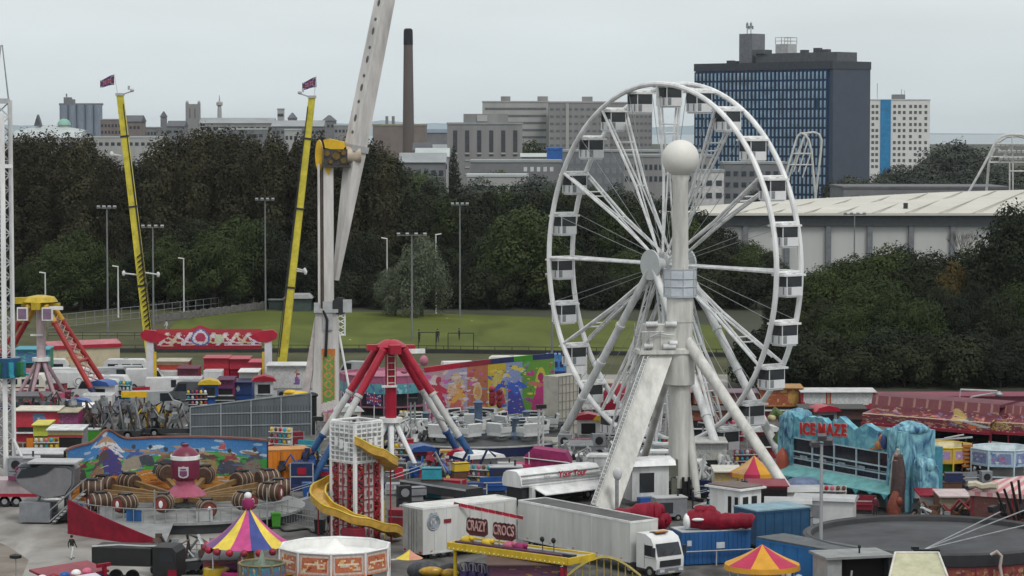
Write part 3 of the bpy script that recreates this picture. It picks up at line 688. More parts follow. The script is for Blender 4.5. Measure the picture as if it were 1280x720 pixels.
# centre belt
ctr = [(500,226,505),(518,236,495),(536,230,510),(556,244,498),(574,236,512),(592,246,496),(612,240,508),(630,232,514),(648,248,498),(664,236,510),(682,246,500),(700,232,512),(716,244,500),(734,250,508),(752,240,515),(770,255,500),(790,246,512),(810,258,500),(830,252,512),(850,266,505),(872,262,515),(895,280,500),(918,292,505),(940,300,500),(962,312,495)]
land2 = [(0,'behind the willows'), (545,'right of the willows'), (580,'behind the centre floodlight mast'), (620,'left of the wheel'), (690,'seen through the left half of the wheel'), (800,'behind the wheel hub'), (880,'seen through the right half of the wheel')]
for i, (px, yt, Y) in enumerate(ctr):
    tree(('round_a','round_d','poplar_c','round_b')[i%4], px, Y, ztop(yt, Y), 'dark leafy tree of the belt '+[l for a,l in land2 if a <= px][-1], 'trees behind the pitch', name='broadleaf_tree')
for i, px in enumerate(range(545, 960, 24)):
    Y = 474+(i%2)*8; tree(('round_d','round_c','round_a')[i%3], px, Y, ztop(300+rr.uniform(-22,22)+max(0,(px-860)*.4), Y), 'shorter tree at pitch edge '+[l for a,l in land2 if a <= px][-1], 'shorter trees at the pitch edge', name='broadleaf_tree')
tree('round_c', 655, 470, ztop(256, 470), 'lighter rounded tree top left of the wheel rim', name='broadleaf_tree')
tree('willow', 527, 448, ztop(295,448), 'tall pale grey green willow at the far pitch edge', name='willow_tree', wx=.85)
tree('willow', 494, 450, ztop(334,450), 'short pale round willow left of the tall one', name='willow_tree', wx=1.0)
for i, px in enumerate(range(20, 960, 22)):
    if 180 < px < 420 and i % 2: continue
    Y = 466+(i%3)*4; tree('bush', px+rr.uniform(-5,5), Y, rr.uniform(4.5,7.5), 'dark bush in the hedge at the foot of the tree belt', 'bushes at the foot of the tree belt', 'bush', name='bush')
# trees among the far houses
tree('conifer', 567, 770, ztop(181, 770), 'lone dark conifer in front of the square grey block', name='conifer_tree')
far = [(455,188,700),(520,212,640),(544,218,620),(600,222,600),(625,214,640),(650,226,590),(672,218,610),(664,176,900),(690,230,580),(712,224,600),(740,232,590),(770,228,600),(800,236,590),(486,196,720),(470,184,800),(838,240,590)]
for i, (px, yt, Y) in enumerate(far):
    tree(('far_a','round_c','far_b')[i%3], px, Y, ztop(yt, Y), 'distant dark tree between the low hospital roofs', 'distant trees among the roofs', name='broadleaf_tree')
rfar = [(1095,212,820),(1110,206,840),(1126,200,830),(1142,206,810),(1158,198,840),(1168,184,860),(1182,178,850),(1196,174,870),(1210,182,860),(1224,190,830),(1240,198,820),(1256,196,840),(1275,200,830),(1290,196,830),(1060,214,840),(1040,220,820),(965,228,720),(945,232,700),(1150,216,780),(1200,206,790),(1110,222,780),(1230,212,790),(1260,214,780),(1175,214,770)]
for i, (px, yt, Y) in enumerate(rfar):
    yt = yt+(5 if px < 1180 else (0 if px < 1215 else 7))
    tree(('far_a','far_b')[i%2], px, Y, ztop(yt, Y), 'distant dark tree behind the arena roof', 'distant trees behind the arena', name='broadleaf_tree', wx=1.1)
# right-hand thicket in front of the arena
thick = [(975,372,372,'round_d'),(992,352,380,'round_a'),(1012,338,388,'round_d'),(1030,330,380,'round_b'),(1050,324,392,'round_d'),(1068,318,384,'round_b'),(1088,318,394,'round_c'),(1108,306,386,'round_b'),(1128,304,396,'round_d'),(1148,316,384,'round_a'),(1170,312,392,'round_d'),(1200,316,386,'round_a'),(1222,304,394,'round_b'),(1244,322,384,'round_d'),(1266,306,392,'round_a'),(1288,300,386,'round_d'),
         (984,400,356,'round_d'),(1006,390,360,'round_b'),(1030,372,358,'round_d'),(1054,380,352,'round_c'),(1078,352,362,'round_b'),(1098,344,366,'round_c'),(1122,360,356,'round_b'),(1146,372,350,'round_c'),(1170,356,362,'round_a'),(1196,368,354,'round_d'),(1220,352,362,'round_d'),(1246,366,354,'round_a'),(1272,350,360,'round_b'),
         (968,440,333,'round_d'),(994,432,336,'round_d'),(1022,420,334,'round_a'),(1050,428,332,'round_d'),(1076,414,335,'round_c'),(1104,410,333,'round_b'),(1132,424,332,'round_d'),(1160,418,334,'round_a'),(1190,426,332,'round_d'),(1218,416,334,'round_d'),(1246,424,332,'round_a'),(1274,412,334,'round_d')]
def wr(px): return [l for a,l in [(0,'right of the wheel rim'),(1020,'above the ice maze'),(1090,'below the arena columns'),(1180,'near the bare tree'),(1230,'near the right edge')] if a <= px][-1]
for i, (px, yt, Y, key) in enumerate(thick):
    row = 'back row' if i < 16 else ('middle row' if i < 29 else 'front row')
    tree(key, px, Y, ztop(yt, Y), f'dark tree, {row} of the right thicket, {wr(px)}', 'trees of the right thicket', name='broadleaf_tree')
for px, yt, Y in ((1305,306,388),(1325,312,380),(1345,318,392),(1310,352,356),(1332,360,352),(1318,424,334),(1340,418,334)): tree(('round_a','round_d','round_b')[px%3], px, Y, ztop(yt, Y), 'dark tree, right end of the right thicket', 'trees of the right thicket', name='broadleaf_tree')
for i, px in enumerate(range(955, 1350, 20)):
    tree('bush', px+rr.uniform(-4,4), 325+(i%3)*5, rr.uniform(4.5,7), 'low dark bush along the front of the right thicket', 'bushes before the right thicket', 'bush', name='bush')
tree('autumn', 1192, 379, ztop(326,379), 'yellowing tree below the bare grey tree', name='autumn_tree', wx=.8)
tree('round_d', 1262, 372, ztop(252,372), 'very dark evergreen rising against the arena roof', name='evergreen_tree', wx=.75)
tree('round_d', 1276, 380, ztop(262,380), 'second dark evergreen at the right edge before the arena', name='evergreen_tree', wx=.8)
g = at(1203,300,400); t = thing('bare_tree', 'bare grey twiggy tree standing before the arena wall', 'tree', (g.x, 400, 0)); t.scale = (1.0,1.0,1.55)
o = bpy.data.objects.new('trunk', BARE); COL.objects.link(o); o.parent = t

# ------------------------------------------------------------------ pitch furniture
def mast(px, yt, yb, label, w_=30, Y=None):
    g = gnd(px, yb) if Y is None else Vector((at(px,300,Y).x, Y, 0)); h = ztop(yt, g.y); k = K(g.y)
    t = thing('floodlight_mast', label, 'floodlight mast', g, 0, 'pitch floodlight masts')
    mb = MB(); mb.tube((0,0,0), (0,0,h), .17, .1, 8); mb.build('pole', M('mast_grey', (.2,.21,.22), .5, .3), t)
    mb = MB(); mb.beam((-w_*k/2,0,h), (w_*k/2,0,h), .12, .12); mb.build('crossbar', M('mast_grey'), t)
    for i in range(4):
        x = (-.5+i/3)*w_*k*.92; mb = MB(); mb.box((x,-.25,h+.15), (.5,.35,.36), (R(25),0,0)); mb.build('lamp_head', M('mast_head_grey', (.3,.31,.32), .5), t)
    return t
mast(135,260,421,'leftmost tall floodlight mast left of the first yellow pole', 22)
mast(192,284,417,'floodlight mast just right of the first yellow pole', 26)
mast(332,250,389,'floodlight mast left of the pitch hut', 22)
mast(515,294,426,'floodlight mast in front of the pale willows', 36)
mast(575,256,398,'thin floodlight mast right of the willows', 20)
mast(690,345,446,'short floodlight mast half hidden by the wheel rim', 14)
mast(1068,268,350,'floodlight mast before the arena wall', 26, Y=430)
def lamp(px, yt, yb, label, arm=1):
    g = gnd(px, yb); h = ztop(yt, g.y); t = thing('street_lamp', label, 'street lamp', g, 0, 'white lamp posts along the park path')
    mb = MB(); mb.tube((0,0,0), (0,0,h), .14, .11, 8); mb.build('pole', WHITE2, t)
    mb = MB(); mb.beam((.1*arm,0,h-.05), (-.95*arm,0,h+.12), .32, .16); mb.build('lamp_head', WHITE, t)
lamp(57,341,398,'white lamp post above the yellow claw ride'); lamp(148,333,397,'white lamp post right of the leftmost floodlight mast')
lamp(230,323,390,'white lamp post right of the striped yellow pole'); lamp(317,320,384,'white lamp post left of the third floodlight mast')
lamp(484,298,392,'white lamp post left of the pale willows'); lamp(545,293,392,'white lamp post behind the tall willow', -1)
# perimeter rail: posts and rails
def rail(label, pts, h, cat='fence', posts=2.4, mat=DARK, rails=2, board=False):
    pts = [Vector(p) for p in pts]; o = pts[0].copy(); t = thing('perimeter_fence', label, cat, o)
    p0 = None; rm = MB()
    for a, b in zip(pts[:-1], pts[1:]):
        n = max(1, int((b-a).length/posts))
        for i in range(n+1):
            p = a.lerp(b, i/n)-o
            if p0 is None: mb = MB(); mb.tube((0,0,0), (0,0,h), .05, n=5); p0 = mb.build('fence_post', mat, t); p0.location = p
            else: rep(p0, t, p)
        for r_ in range(rails):
            z = Vector((0,0,h*(1-.45*r_))); rm.beam(a-o+z, b-o+z, .06, .09)
        if board: rm.beam(a-o+Vector((0,0,.3)), b-o+Vector((0,0,.3)), .05, .5)
    rm.build('rail', mat, t)
rail('long low dark rail along the near side of the pitch', [gnd(60,441), gnd(300,441), gnd(470,441), gnd(640,443), gnd(960,447)], 1.1, board=True)
rail('second dark rail at the left corner of the field', [gnd(60,424), gnd(190,424), gnd(196,441)], 1.0)
def goal(px, yb, w_, label):
    g = gnd(px, yb); t = thing('goal_frame', label, 'goal', g); k = K(g.y); a = w_*k/2
    mb = MB(); mb.tube((-a,0,0),(-a,0,2.4),.07,n=6); mb.tube((a,0,0),(a,0,2.4),.07,n=6); mb.tube((-a,0,2.4),(a,0,2.4),.07,n=6)
    mb.tube((-a,0,2.4),(-a,1.4,0),.04,n=5); mb.tube((a,0,2.4),(a,1.4,0),.04,n=5); mb.build('goal_posts', DARK, t)
    mb = MB()
    for i in range(9): mb.tube((-a+2*a*i/8,.02,2.35),(-a+2*a*i/8,1.38,.05),.012,n=3)
    mb.build('net', GREY, t)
goal(576,437,32,'dark goal frame beside the pitch rail'); goal(842,438,40,'dark goal frame seen through the wheel legs'); goal(534,436,22,'small dark dugout frame behind the red ride top')
g = gnd(372,389); t = thing('pitch_hut', 'dark green pitch hut with pale sloping roof', 'hut', g)
k = K(g.y); mb = MB(); mb.bx(-17*k,17*k,0,4,0,16*k); mb.build('wall', M('hut_green', (.05,.075,.07), .6), t)
mb = MB(); mb.prism([(-18.5*k,16*k),(18.5*k,16*k),(13*k,21*k),(-13*k,21*k)], -.5, 4.5); mb.build('roof', LGREY, t)
g = gnd(345,387); t = thing('equipment_shed', 'flat green store shed left of the pitch hut', 'shed', g)
mb = MB(); mb.bx(-9*k,9*k,0,3,0,12*k); mb.build('wall', M('shed_green', (.03,.05,.045), .6), t); mb = MB(); mb.bx(-10*k,10*k,-.3,3.3,12*k,13*k); mb.build('roof', GREY, t)
t = thing('stone_wall', 'low rough stone wall at the left end of the pitch', 'wall', gnd(190,404))
a, b = gnd(190,404)-t.location, gnd(330,386)-t.location
mb = MB(); n = 40
for i in range(n):
    p, q = a.lerp(b, i/n), a.lerp(b, (i+1)/n); mb.beam(p+Vector((0,0,.6)), q+Vector((0,0,.6)), .5, 1.2+.25*math.sin(i*2.3))
mb.build('wall_stones', M('rough_stone', (.16,.155,.15), .85, dirt=.5, scale=1.5), t)
rail('grey mesh fence behind the stone wall', [gnd(60,412), gnd(185,398), gnd(328,381)], 2.2, mat=GREY, rails=3)
g = gnd(700,455); 
# ------------------------------------------------------------------ observation wheel
WY = 252.0; c = Vector((14.96, WY, 0)); WR = 17.17; HZ = 19.01
A51 = R(54.2)
wheel = thing('ferris_wheel', 'tall white observation wheel with white and black gondolas', 'ferris wheel', (c.x, c.y, 0), -A51)
HS = 1.465                                                   # half the distance between the two rims
def cir(r, y, n=96): return [(r*math.cos(2*PI*i/n), y, HZ+r*math.sin(2*PI*i/n)) for i in range(n)]
for s in (-1, 1):
    mb = MB(); mb.path(cir(WR, s*HS), .25, 8, True); mb.build('rim', WHITE, wheel)
mb = MB(); mb.tube((WR, -HS, 0), (WR, HS, 0), .13, n=6); rg0 = mb.build('rung', WHITE, wheel); rg0.location = (0,0,HZ)
for k in range(1, 24): rep(rg0, wheel, (0,0,HZ), (0, -k*PI/12, 0))
sp = MB()
def polar(r, a, y): return (r*math.cos(a), y, HZ+r*math.sin(a))
def spoke_mb():
    mb = MB()
    for s in (-1, 1):
        mb.tube((1.0,0,s*.7), (WR*.5,0,s*.62), .14, n=6); mb.tube((WR*.5,0,s*.62), (WR-.1,0,s*HS), .15, n=6)
        mb.tube((WR*.5,0,s*.62), (WR*.5,0,0), .09, n=5); mb.tube((WR*.5,0,s*.1), (WR*.93,0,s*1.0), .1, n=5)
        mb.tube((1.0,0,s*.7), (WR*.5,0,s*.12), .085, n=5); mb.tube((WR*.73,0,0), (WR*.73,0,s*1.05), .07, n=5)
    mb.tube((WR*.78,0,-1.1), (WR*.78,0,1.1), .08, n=5)
    for v in range(len(mb.v)): x, y, z = mb.v[v]; mb.v[v] = (x, z, y)
    return mb
sp0 = spoke_mb().build('spoke', WHITE, wheel); sp0.location = (0,0,HZ)
for k in range(1, 12): rep(sp0, wheel, (0,0,HZ), (0, -k*PI/6, 0))
cb = MB()
for s in (-1, 1): cb.tube((1.0,s*.6,0), (WR-.1,s*HS,0), .028, n=4)
cb0 = cb.build('cable', STEEL, wheel); cb0.location = (0,0,HZ); cb0.rotation_euler = (0,-PI/12,0)
for k in range(1, 12): rep(cb0, wheel, (0,0,HZ), (0, -(k+.5)*PI/6, 0))
mb = MB(); mb.tube((0,-2.1,HZ), (0,2.1,HZ), .62, n=20)
for s in (-1,1): mb.tube((0,s*.62,HZ), (0,s*.8,HZ), 1.2, n=24)
mb.build('hub', WHITE2, wheel)
for s in (-1,1):
    mb = MB(); mb.tube((0,s*2.1,HZ), (0,s*2.3,HZ), 1.45, n=28); mb.build('hub_cap', M('hub_cap_grey', (.45,.48,.48), .4, dirt=.1), wheel)
# gondola: hung at z=0 from its rung
mb = MB(); mb.bx(-.8,.8,-.95,.95,-2.1,-1.3); mb.bx(-.7,.7,-.85,.85,-2.25,-2.1)
for a in (-.76,.76):
    for b in (-.9,.9): mb.tube((a,b,-1.3), (a,b,-.3), .05, n=5)
mb.tube((-.9,0,-.05),(.9,0,-.05),.05,n=5)
g0 = mb.build('gondola', M('gondola_white', (.68,.69,.7), .35, dirt=.12), wheel)
mb = MB(); mb.bx(-.78,.78,-.94,.94,-1.3,-.34); mb.build('cabin_window', ramp_mat('cabin_glass', ((.012,.014,.018),(.025,.028,.035),(.05,.055,.06)), .35, rough=.25), g0)
mb = MB(); mb.bx(-.88,.88,-1.3,1.3,-.34,-.16); mb.bx(-.6,.6,-.9,.9,-.16,-.06); mb.build('cabin_roof', WHITE, g0)
for x in (-.825, .801): mb = MB(); mb.bx(x,x+.024,-.82,-.4,-2.0,-1.32); mb.build('door', M('door_grey', (.24,.25,.26), .5), g0)
for b_ in (-.55,.3): mb = MB(); mb.bx(b_,b_+.16,-.974,-.951,-2.0,-1.32); mb.build('vent_strip', M('door_grey'), g0)
g0.location = polar(WR, 0, 0)
for k in range(1, 24): rep(g0, wheel, polar(WR, k*PI/12, 0))
for sx_, sy_ in ((-1,-1),(1,-1),(1,1),(-1,1)):
    mb = MB(); mb.tube((sx_*.35, sy_*2.0, HZ-.5), (sx_*13.3, sy_*3.7, 0), .34, .42, 12)
    for f in (.3,.5,.7,.88):
        p = Vector((sx_*.35, sy_*2.0, HZ-.5)).lerp(Vector((sx_*13.3, sy_*3.7, 0)), f); d = Vector((sx_*12.95, sy_*1.7, -HZ+.5)).normalized(); mb.tube(p-d*.15, p+d*.15, .47, n=12)
    mb.build('support_leg', WHITE2, wheel)
for sy_ in (-1,1):
    mb = MB(); mb.beam((-13.3,sy_*3.7,.25), (13.3,sy_*3.7,.25), .5, .5); mb.build('base_beam', WHITE2, wheel)
mb = MB(); mb.bx(-6,6,-3.4,3.4,.5,.75)
for i in range(5): mb.bx(-6.4-.35*i,-6-.35*i,-1.5,1.5,.5-.1*i-.05,.6-.1*i)
mb.build('boarding_deck', LGREY, wheel)
mb = MB()
for x in range(-6,7,1):
    for y in (-3.35,3.35): mb.tube((x,y,.75),(x,y,1.85),.035,n=5)
for y in (-3.35,3.35):
    for z in (1.3,1.85): mb.tube((-6,y,z),(6,y,z),.035,n=5)
mb.build('deck_railing', STEEL, wheel)
for sy_ in (-1,1):                                                  # lattice props inside the A frames
    mb = MB()
    for sx_ in (-1,1):
        a0, a1 = Vector((sx_*.2,sy_*1.7,HZ-1.2)), Vector((sx_*4.6,sy_*3.2,.75)); b0, b1 = a0+Vector((sx_*.5,0,0)), a1+Vector((sx_*1.0,0,0))
        mb.tube(a0,a1,.11,n=6); mb.tube(b0,b1,.11,n=6)
        for i in range(12): mb.tube(a0.lerp(a1,i/12), b0.lerp(b1,(i+1)/12), .05, n=4); mb.tube(b0.lerp(b1,i/12), a0.lerp(a1,i/12), .05, n=4)
    mb.build('lattice_prop', WHITE2, wheel)

# ------------------------------------------------------------------ tower ride with a ball on top, standing before the wheel
TY = 227.0; b0 = at(849, 625, TY); BX = b0.x
tw = thing('tower_ride', 'white column tower ride crowned by a big white ball', 'fairground ride', (BX, TY, 0), R(8))
zt = lambda y: at(849, y, TY).z
OW = M('off_white_steel', (.62,.615,.58), .45, dirt=.42, scale=.8, streak=1)
mb = MB(); mb.lathe([(.95,.3),(.95,zt(482)),(1.3,zt(480)),(1.32,zt(437)),(1.1,zt(434)),(1.1,zt(400))], 24); mb.build('lower_column', OW, tw)
mb = MB(); mb.lathe([(1.15,zt(402)),(1.15,zt(372)),(.78,zt(366)),(.72,zt(335)),(.66,zt(228)),(.8,zt(222)),(.7,zt(216))], 24); mb.build('upper_column', OW, tw)
mb = MB(); mb.sphere((0,0,zt(198)), 1.6, 28, 18); mb.build('ball', M('ball_white', (.66,.65,.61), .5, dirt=.1, scale=.4), tw)
mb = MB(); mb.lathe([(1.15,zt(372)),(1.42,zt(371)),(1.45,zt(369))], 24); mb.lathe([(1.2,zt(369)),(1.4,zt(369)),(1.4,zt(337)),(1.36,zt(337)),(1.36,zt(368))], 8); mb.build('service_cage', M('cage_pale_blue', (.52,.57,.62), .4, dirt=.2), tw)
mb = MB()
for i in range(8):
    a = 2*PI*i/8; mb.tube((1.42*math.cos(a),1.42*math.sin(a),zt(371)), (1.42*math.cos(a),1.42*math.sin(a),zt(334)), .05, n=5)
for y in (336,348,358): mb.path([(1.43*math.cos(2*PI*i/8),1.43*math.sin(2*PI*i/8),zt(y)) for i in range(8)], .05, 5, True)
mb.build('cage_rail', LGREY, tw)
def lw(px, py, Y):
    p = at(px, py, Y)-Vector((BX,TY,0)); return Matrix.Rotation(-R(8), 3, 'Z') @ p
def lg(px, py, z=0):
    p = gnd(px, py, z)-Vector((BX,TY,0)); return Matrix.Rotation(-R(8), 3, 'Z') @ p
top, foot = lw(826, 436, 226.4), lg(754, 638)
mb = MB(); mb.beam(top, foot, 2.3, .9, (0,-1,.4), w2=2.25); mb.build('box_leg', OW, tw)
d = (foot-top).normalized(); side = d.cross(Vector((0,-1,.4))).normalized()
if side.x > 0: side = -side
mb = MB(); nn = Vector((0,-.55,.22))
for o in (.85, 1.18): mb.tube(top+side*o+nn, foot+side*o+nn, .06, n=5)
for i in range(44): p = top.lerp(foot, i/44)+nn; mb.tube(p+side*.85, p+side*1.18, .045, n=4)
mb.build('ladder', STEEL, tw)
mb = MB(); mb.tube(lw(858,425,226.6), lg(1007,646), .5, .42, 14); mb.build('strut', OW, tw)
mb = MB(); mb.tube(lw(858,500,227.6), lg(884,634)+Vector((0,4,0)), .36, .34, 12); mb.build('strut', OW, tw)
mb = MB(); mb.tube(lw(846,430,228), lw(800,590,246), .36, .34, 12); mb.build('strut', OW, tw)
# winch platform left of the column
def pb(mb, x0, x1, y0, y1, dy0, dy1, col=0):               # box given by photo pixels at the tower's depth
    k = K(TY); mb.bx((x0-849)*k, (x1-849)*k, dy0, dy1, zt(y1), zt(y0), col)
mb = MB(); pb(mb,794,862,436,441,-1.4,1.6); pb(mb,804,842,405,436,-1.0,1.0); mb.build('winch_platform', OW, tw)
k = K(TY)
for (x,y,l) in ((802,404,15),(827,404,14),(800,431,11),(824,432,16),(832,428,10)): mb = MB(); mb.tube(((x-849)*k,-1.2,zt(y)), ((x+l-849)*k,-1.2,zt(y)), .26, n=10); mb.build('winch_motor', WHITE2, tw)
mb = MB()
for x in (795,806,820): mb.tube(((x-849)*k,-1.35,zt(440)), ((x-849)*k,-1.35,zt(412)), .04, n=5); mb.tube(((x-849)*k,1.3,zt(440)), ((x-849)*k,1.3,zt(405)), .05, n=5)
mb.tube(((795-849)*k,-1.35,zt(413)), ((825-849)*k,-1.35,zt(413)), .04, n=5); mb.path([((800-849)*k,-1.2,zt(436)),((806-849)*k,-1.35,zt(420)),((818-849)*k,-1.3,zt(415)),((838-849)*k,-1.2,zt(418))], .05, 5)
mb.build('platform_rail', STEEL, tw)
mb = MB()
for i in range(4):
    a = (796+i*9, 441); mb.tube(((a[0]-849)*k,1.2,zt(441)), ((a[0]-36-849)*k,1.4,zt(505)), .09, n=5)
mb.build('lattice_brace', WHITE2, tw)
mb = MB(); mb.box((0,0,.5),(2.2,2.2,1.0))
for i in range(4): a = i*PI/2+.5; mb.beam((0,0,.3),(3*math.cos(a),3*math.sin(a),.15),.4,.3); mb.box((.9*math.cos(a),.9*math.sin(a),1.2),(.5,.5,.8))
for x in (-.7,.1,.6): mb.tube((x,-1.2,0),(x,-1.2,2.0),.12,n=6)
mb.build('base_machinery', BLACK, tw)
mb = MB(); pb(mb,832,843,572,592,-1.5,-.9); pb(mb,835,842,595,615,-1.5,-.9); mb.build('control_box', M('olive_grey_box', (.14,.15,.12), .6), tw)
t = thing('stabiliser_jack', 'slim grey jack post with a white bulb by the box leg', 'jack', gnd(771,640))
mb = MB(); mb.tube((0,0,0),(0,0,2.9),.16,n=8); mb.build('post', STEEL, t); mb = MB(); mb.ell((.05,0,3.2),.38,.3,.55); mb.build('bulb', WHITE2, t)

# ------------------------------------------------------------------ lattice drop tower at the left edge
Y = 240; g = at(7, 600, Y); t = thing('drop_tower', 'tall white lattice drop tower at the left edge', 'fairground ride', (g.x, Y, 0), R(12)); zt2 = lambda y: at(8,y,Y).z
h = zt2(128); wv = .68
for sx_ in (-1,1):
    for sy_ in (-1,1): mb = MB(); mb.tube((sx_*wv,sy_*wv,0),(sx_*wv,sy_*wv,h),.1,n=6); mb.build('corner_post', M('tower_grey_white', (.47,.48,.49), .5, dirt=.3), t)
mb = MB(); n = 26
for i in range(n):
    z0, z1 = h*i/n, h*(i+1)/n
    for (a, b) in (((-1,-1),(1,-1)),((1,-1),(1,1)),((1,1),(-1,1)),((-1,1),(-1,-1))):
        if i % 2: a, b = b, a
        mb.tube((a[0]*wv,a[1]*wv,z0),(b[0]*wv,b[1]*wv,z1),.07,n=4); mb.tube((a[0]*wv,a[1]*wv,z1),(b[0]*wv,b[1]*wv,z1),.04,n=4)
mb.build('lattice', M('tower_grey_white', (.47,.48,.49), .5, dirt=.3), t)
mb = MB(); mb.bx(wv+.02,wv+.3,-.35,.1,0,h+.2); mb.bx(-.2,.25,-wv-.25,-wv-.05,0,h-1); mb.build('guide_rail', WHITE, t)
mb = MB(); mb.tube((-wv,0,h),(.05,0,zt2(56)),.08,.05,n=6); mb.tube((wv,0,h),(.15,0,zt2(56)),.08,.05,n=6); mb.tube((-.05,0,zt2(57)),(.25,0,zt2(57)),.06,n=5); mb.build('apex_frame', STEEL, t)
mb = MB(); mb.bx(-.75,.75,-.75,.75,h-.1,h+.35); mb.bx(-.7,-.3,-.3,.3,h+.35,h+1.3); mb.build('crown_block', LGREY, t)
for z in (zt2(210),): mb = MB(); mb.bx(-.95,.95,-.9,-.7,z,z+.35); mb.bx(-.95,-.7,-.9,.9,z,z+.35); mb.build('collar', WHITE, t)
for sx_, sy_ in ((1,-1),(-1,-1),(1,1),(-1,1)): mb = MB(); mb.tube((sx_*.6,sy_*.6,zt2(545)),(sx_*2.4,sy_*1.6,.1),.12,n=6); mb.build('stay', WHITE2, t)
mb = MB(); z = zt2(470); mb.lathe([(.85,z-.1),(1.5,z-.1),(1.55,z+1.7),(.85,z+1.7)], 12); car = mb.build('carriage', M('carriage_blue', (.02,.09,.2), .4, dirt=.4), t)
for i in range(10):
    a = 2*PI*i/10; mb = MB(); mb.box((1.7*math.cos(a),1.7*math.sin(a),z+.7),(.5,.42,1.3),(0,0,a)); mb.box((1.95*math.cos(a),1.95*math.sin(a),z+.1),(.5,.42,.2),(0,0,a)); mb.build('seat', M('seat_green', (.03,.16,.06), .5) if i % 2 else TEAL, t)

# ------------------------------------------------------------------ leaning yellow catapult masts with flags
UF = [('r',0,1,0,1,(.015,.02,.12)), ('l',0,0,1,1,.06,(.4,.4,.45)), ('l',0,1,1,0,.06,(.4,.4,.45)), ('l',0,0,1,1,.03,(.22,.02,.05)), ('l',0,1,1,0,.03,(.22,.02,.05)), ('r',0,1,.4,.6,(.4,.4,.45)), ('r',.44,.56,0,1,(.4,.4,.45)), ('r',0,1,.44,.56,(.22,.02,.05)), ('r',.46,.54,0,1,(.22,.02,.05))]
def flag(parent, loc, w_, h_, droop, sgn, nu=16, nv=10, layers=UF):
    mb = MB()
    fn = lambda u, v: (loc[0]+sgn*w_*u, loc[1]+.18*math.sin(u*7), loc[2]+h_*(v-1)*(1-.35*u)-droop*u+.06*math.sin(u*6))
    board(mb, fn, nu, nv, layers); return mb.build('flag', art_mat(), parent)
def ymast(label, top, base, hazard, sgn, arms):
    g = gnd(*base); Y = g.y; a = at(top[0], top[1], Y)-g
    t = thing('catapult_mast', label, 'ride mast', g); k = K(Y)
    mb = MB(); mb.beam((0,0,0), a, 1.1, 1.0, (0,-1,0), w2=.8, h2=.75); mb.build('boom', YEL2, t)
    mb = MB(); d = a.normalized(); off = Vector((.42*sgn,-.55,0))
    mb.tube(d*4+off, a*.97+off*.85, .07, n=5); mb.tube(d*4+off+Vector((.25*sgn,0,0)), a*.8+off, .05, n=5); mb.build('cable', DARK, t)
    if hazard:
        mb = MB()
        for i in range(16):
            p = a*(.2+.017*i)+Vector((.28,-.56,0)); mb.beam(p+Vector((-.42,-.02,-.3)), p+Vector((.2,-.02,.25)), .12, .32, (0,-1,0))
        mb.build('hazard_stripe', BLACK, t)
    for (x,y,l) in arms:
        p = at(x,y,Y)-g; mb = MB(); mb.tube(p, p+Vector((l*k,-.2,.25 if l < 0 else -.2)), .1, n=6); mb.ell(p+Vector((l*k,-.2,.25 if l < 0 else -.2)),.22,.22,.34); mb.build('guide_arm', WHITE2, t)
    for f in (.35,.62,.86):
        mb = MB(); p = a*f; mb.beam(p-d*.12, p+d*.12, 1.28-.3*f, 1.2-.3*f, (0,-1,0)); mb.build('clamp_band', DARK, t)
    mb = MB(); mb.box(a+Vector((0,0,.1)), (1.0,1.0,.3)); mb.tube(a+Vector((.3*sgn,0,.1)), a+Vector((1.5*sgn,0,.5)), .09, n=6); mb.ell(a+Vector((1.5*sgn,0,.6)),.26,.26,.22); mb.box(a+Vector((1.1*sgn,0,.9)),(.25,.25,.5)); mb.build('head_sheave', LGREY, t)
    mb = MB(); pt = a+Vector((-.42*1,0,2.7)); mb.tube(a+Vector((-.25 if sgn > 0 else .25,0,0)), a+Vector((-.7 if sgn > 0 else .55,0,2.6)), .045, n=5); mb.build('flag_pole', WHITE2, t)
    q = a+Vector((-.7 if sgn > 0 else .55,0,2.55)); flag(t, q, 1.75, 1.3, .75, -1)
    return t
ymast('left yellow mast with black hazard stripes near its foot', (150,119), (193,484), True, 1, [(152,195,-12),(176,344,-21),(182,341,16)])
ymast('right yellow mast leaning right behind the slate wall', (390,122), (349,486), False, -1, [(366,338,16),(371,336,10)])

# ------------------------------------------------------------------ white booster ride: mast, yellow head, long swinging boom
BY = 288.0; g = at(405, 540, BY); bo = thing('booster_ride', 'white booster mast with yellow motor head and long tapering boom', 'fairground ride', (g.x, BY, 0))
def bl(px, py, dy=0): p = at(px, py, BY+dy); return Vector((p.x-g.x, dy, p.z))
BW = M('booster_white', (.61,.59,.575), .45, dirt=.4, scale=.7, streak=1)
k = K(BY)
def bpx(mb, x0, x1, y0, y1, d0, d1, mi=0): mb.bx((x0-405)*k, (x1-405)*k, d0, d1, at(0,y1,BY).z, at(0,y0,BY).z, mi)
mb = MB(); mb.prism([((390-405)*k,0),((424-405)*k,0),((424-405)*k,at(0,402,BY).z),((420-405)*k,at(0,388,BY).z),((396-405)*k,at(0,388,BY).z)], -.9, .9); mb.build('lower_mast', BW, bo)
mb = MB(); mb.beam(bl(398,398,-.2), bl(381,498,-.2), .8, .9, (0,-1,0)); mb.beam(bl(381,498,-.2), bl(380,560,-.2), .9, .9, (0,-1,0)); mb.build('side_strut', M('pinkish_white', (.5,.45,.44), .5, dirt=.3), bo)
mb = MB(); bpx(mb,406,418,208,392,-.45,.45); mb.build('upper_mast', BW, bo)
for x in (398.5,):
    mb = MB(); bpx(mb,x,x+3,205,392,-.3,.0); mb.build('guide_rail', BW, bo)
mb = MB(); bpx(mb,402.6,405.4,212,392,-.2,.2); mb.build('cable_duct', M('duct_brown', (.1,.07,.055), .6), bo)
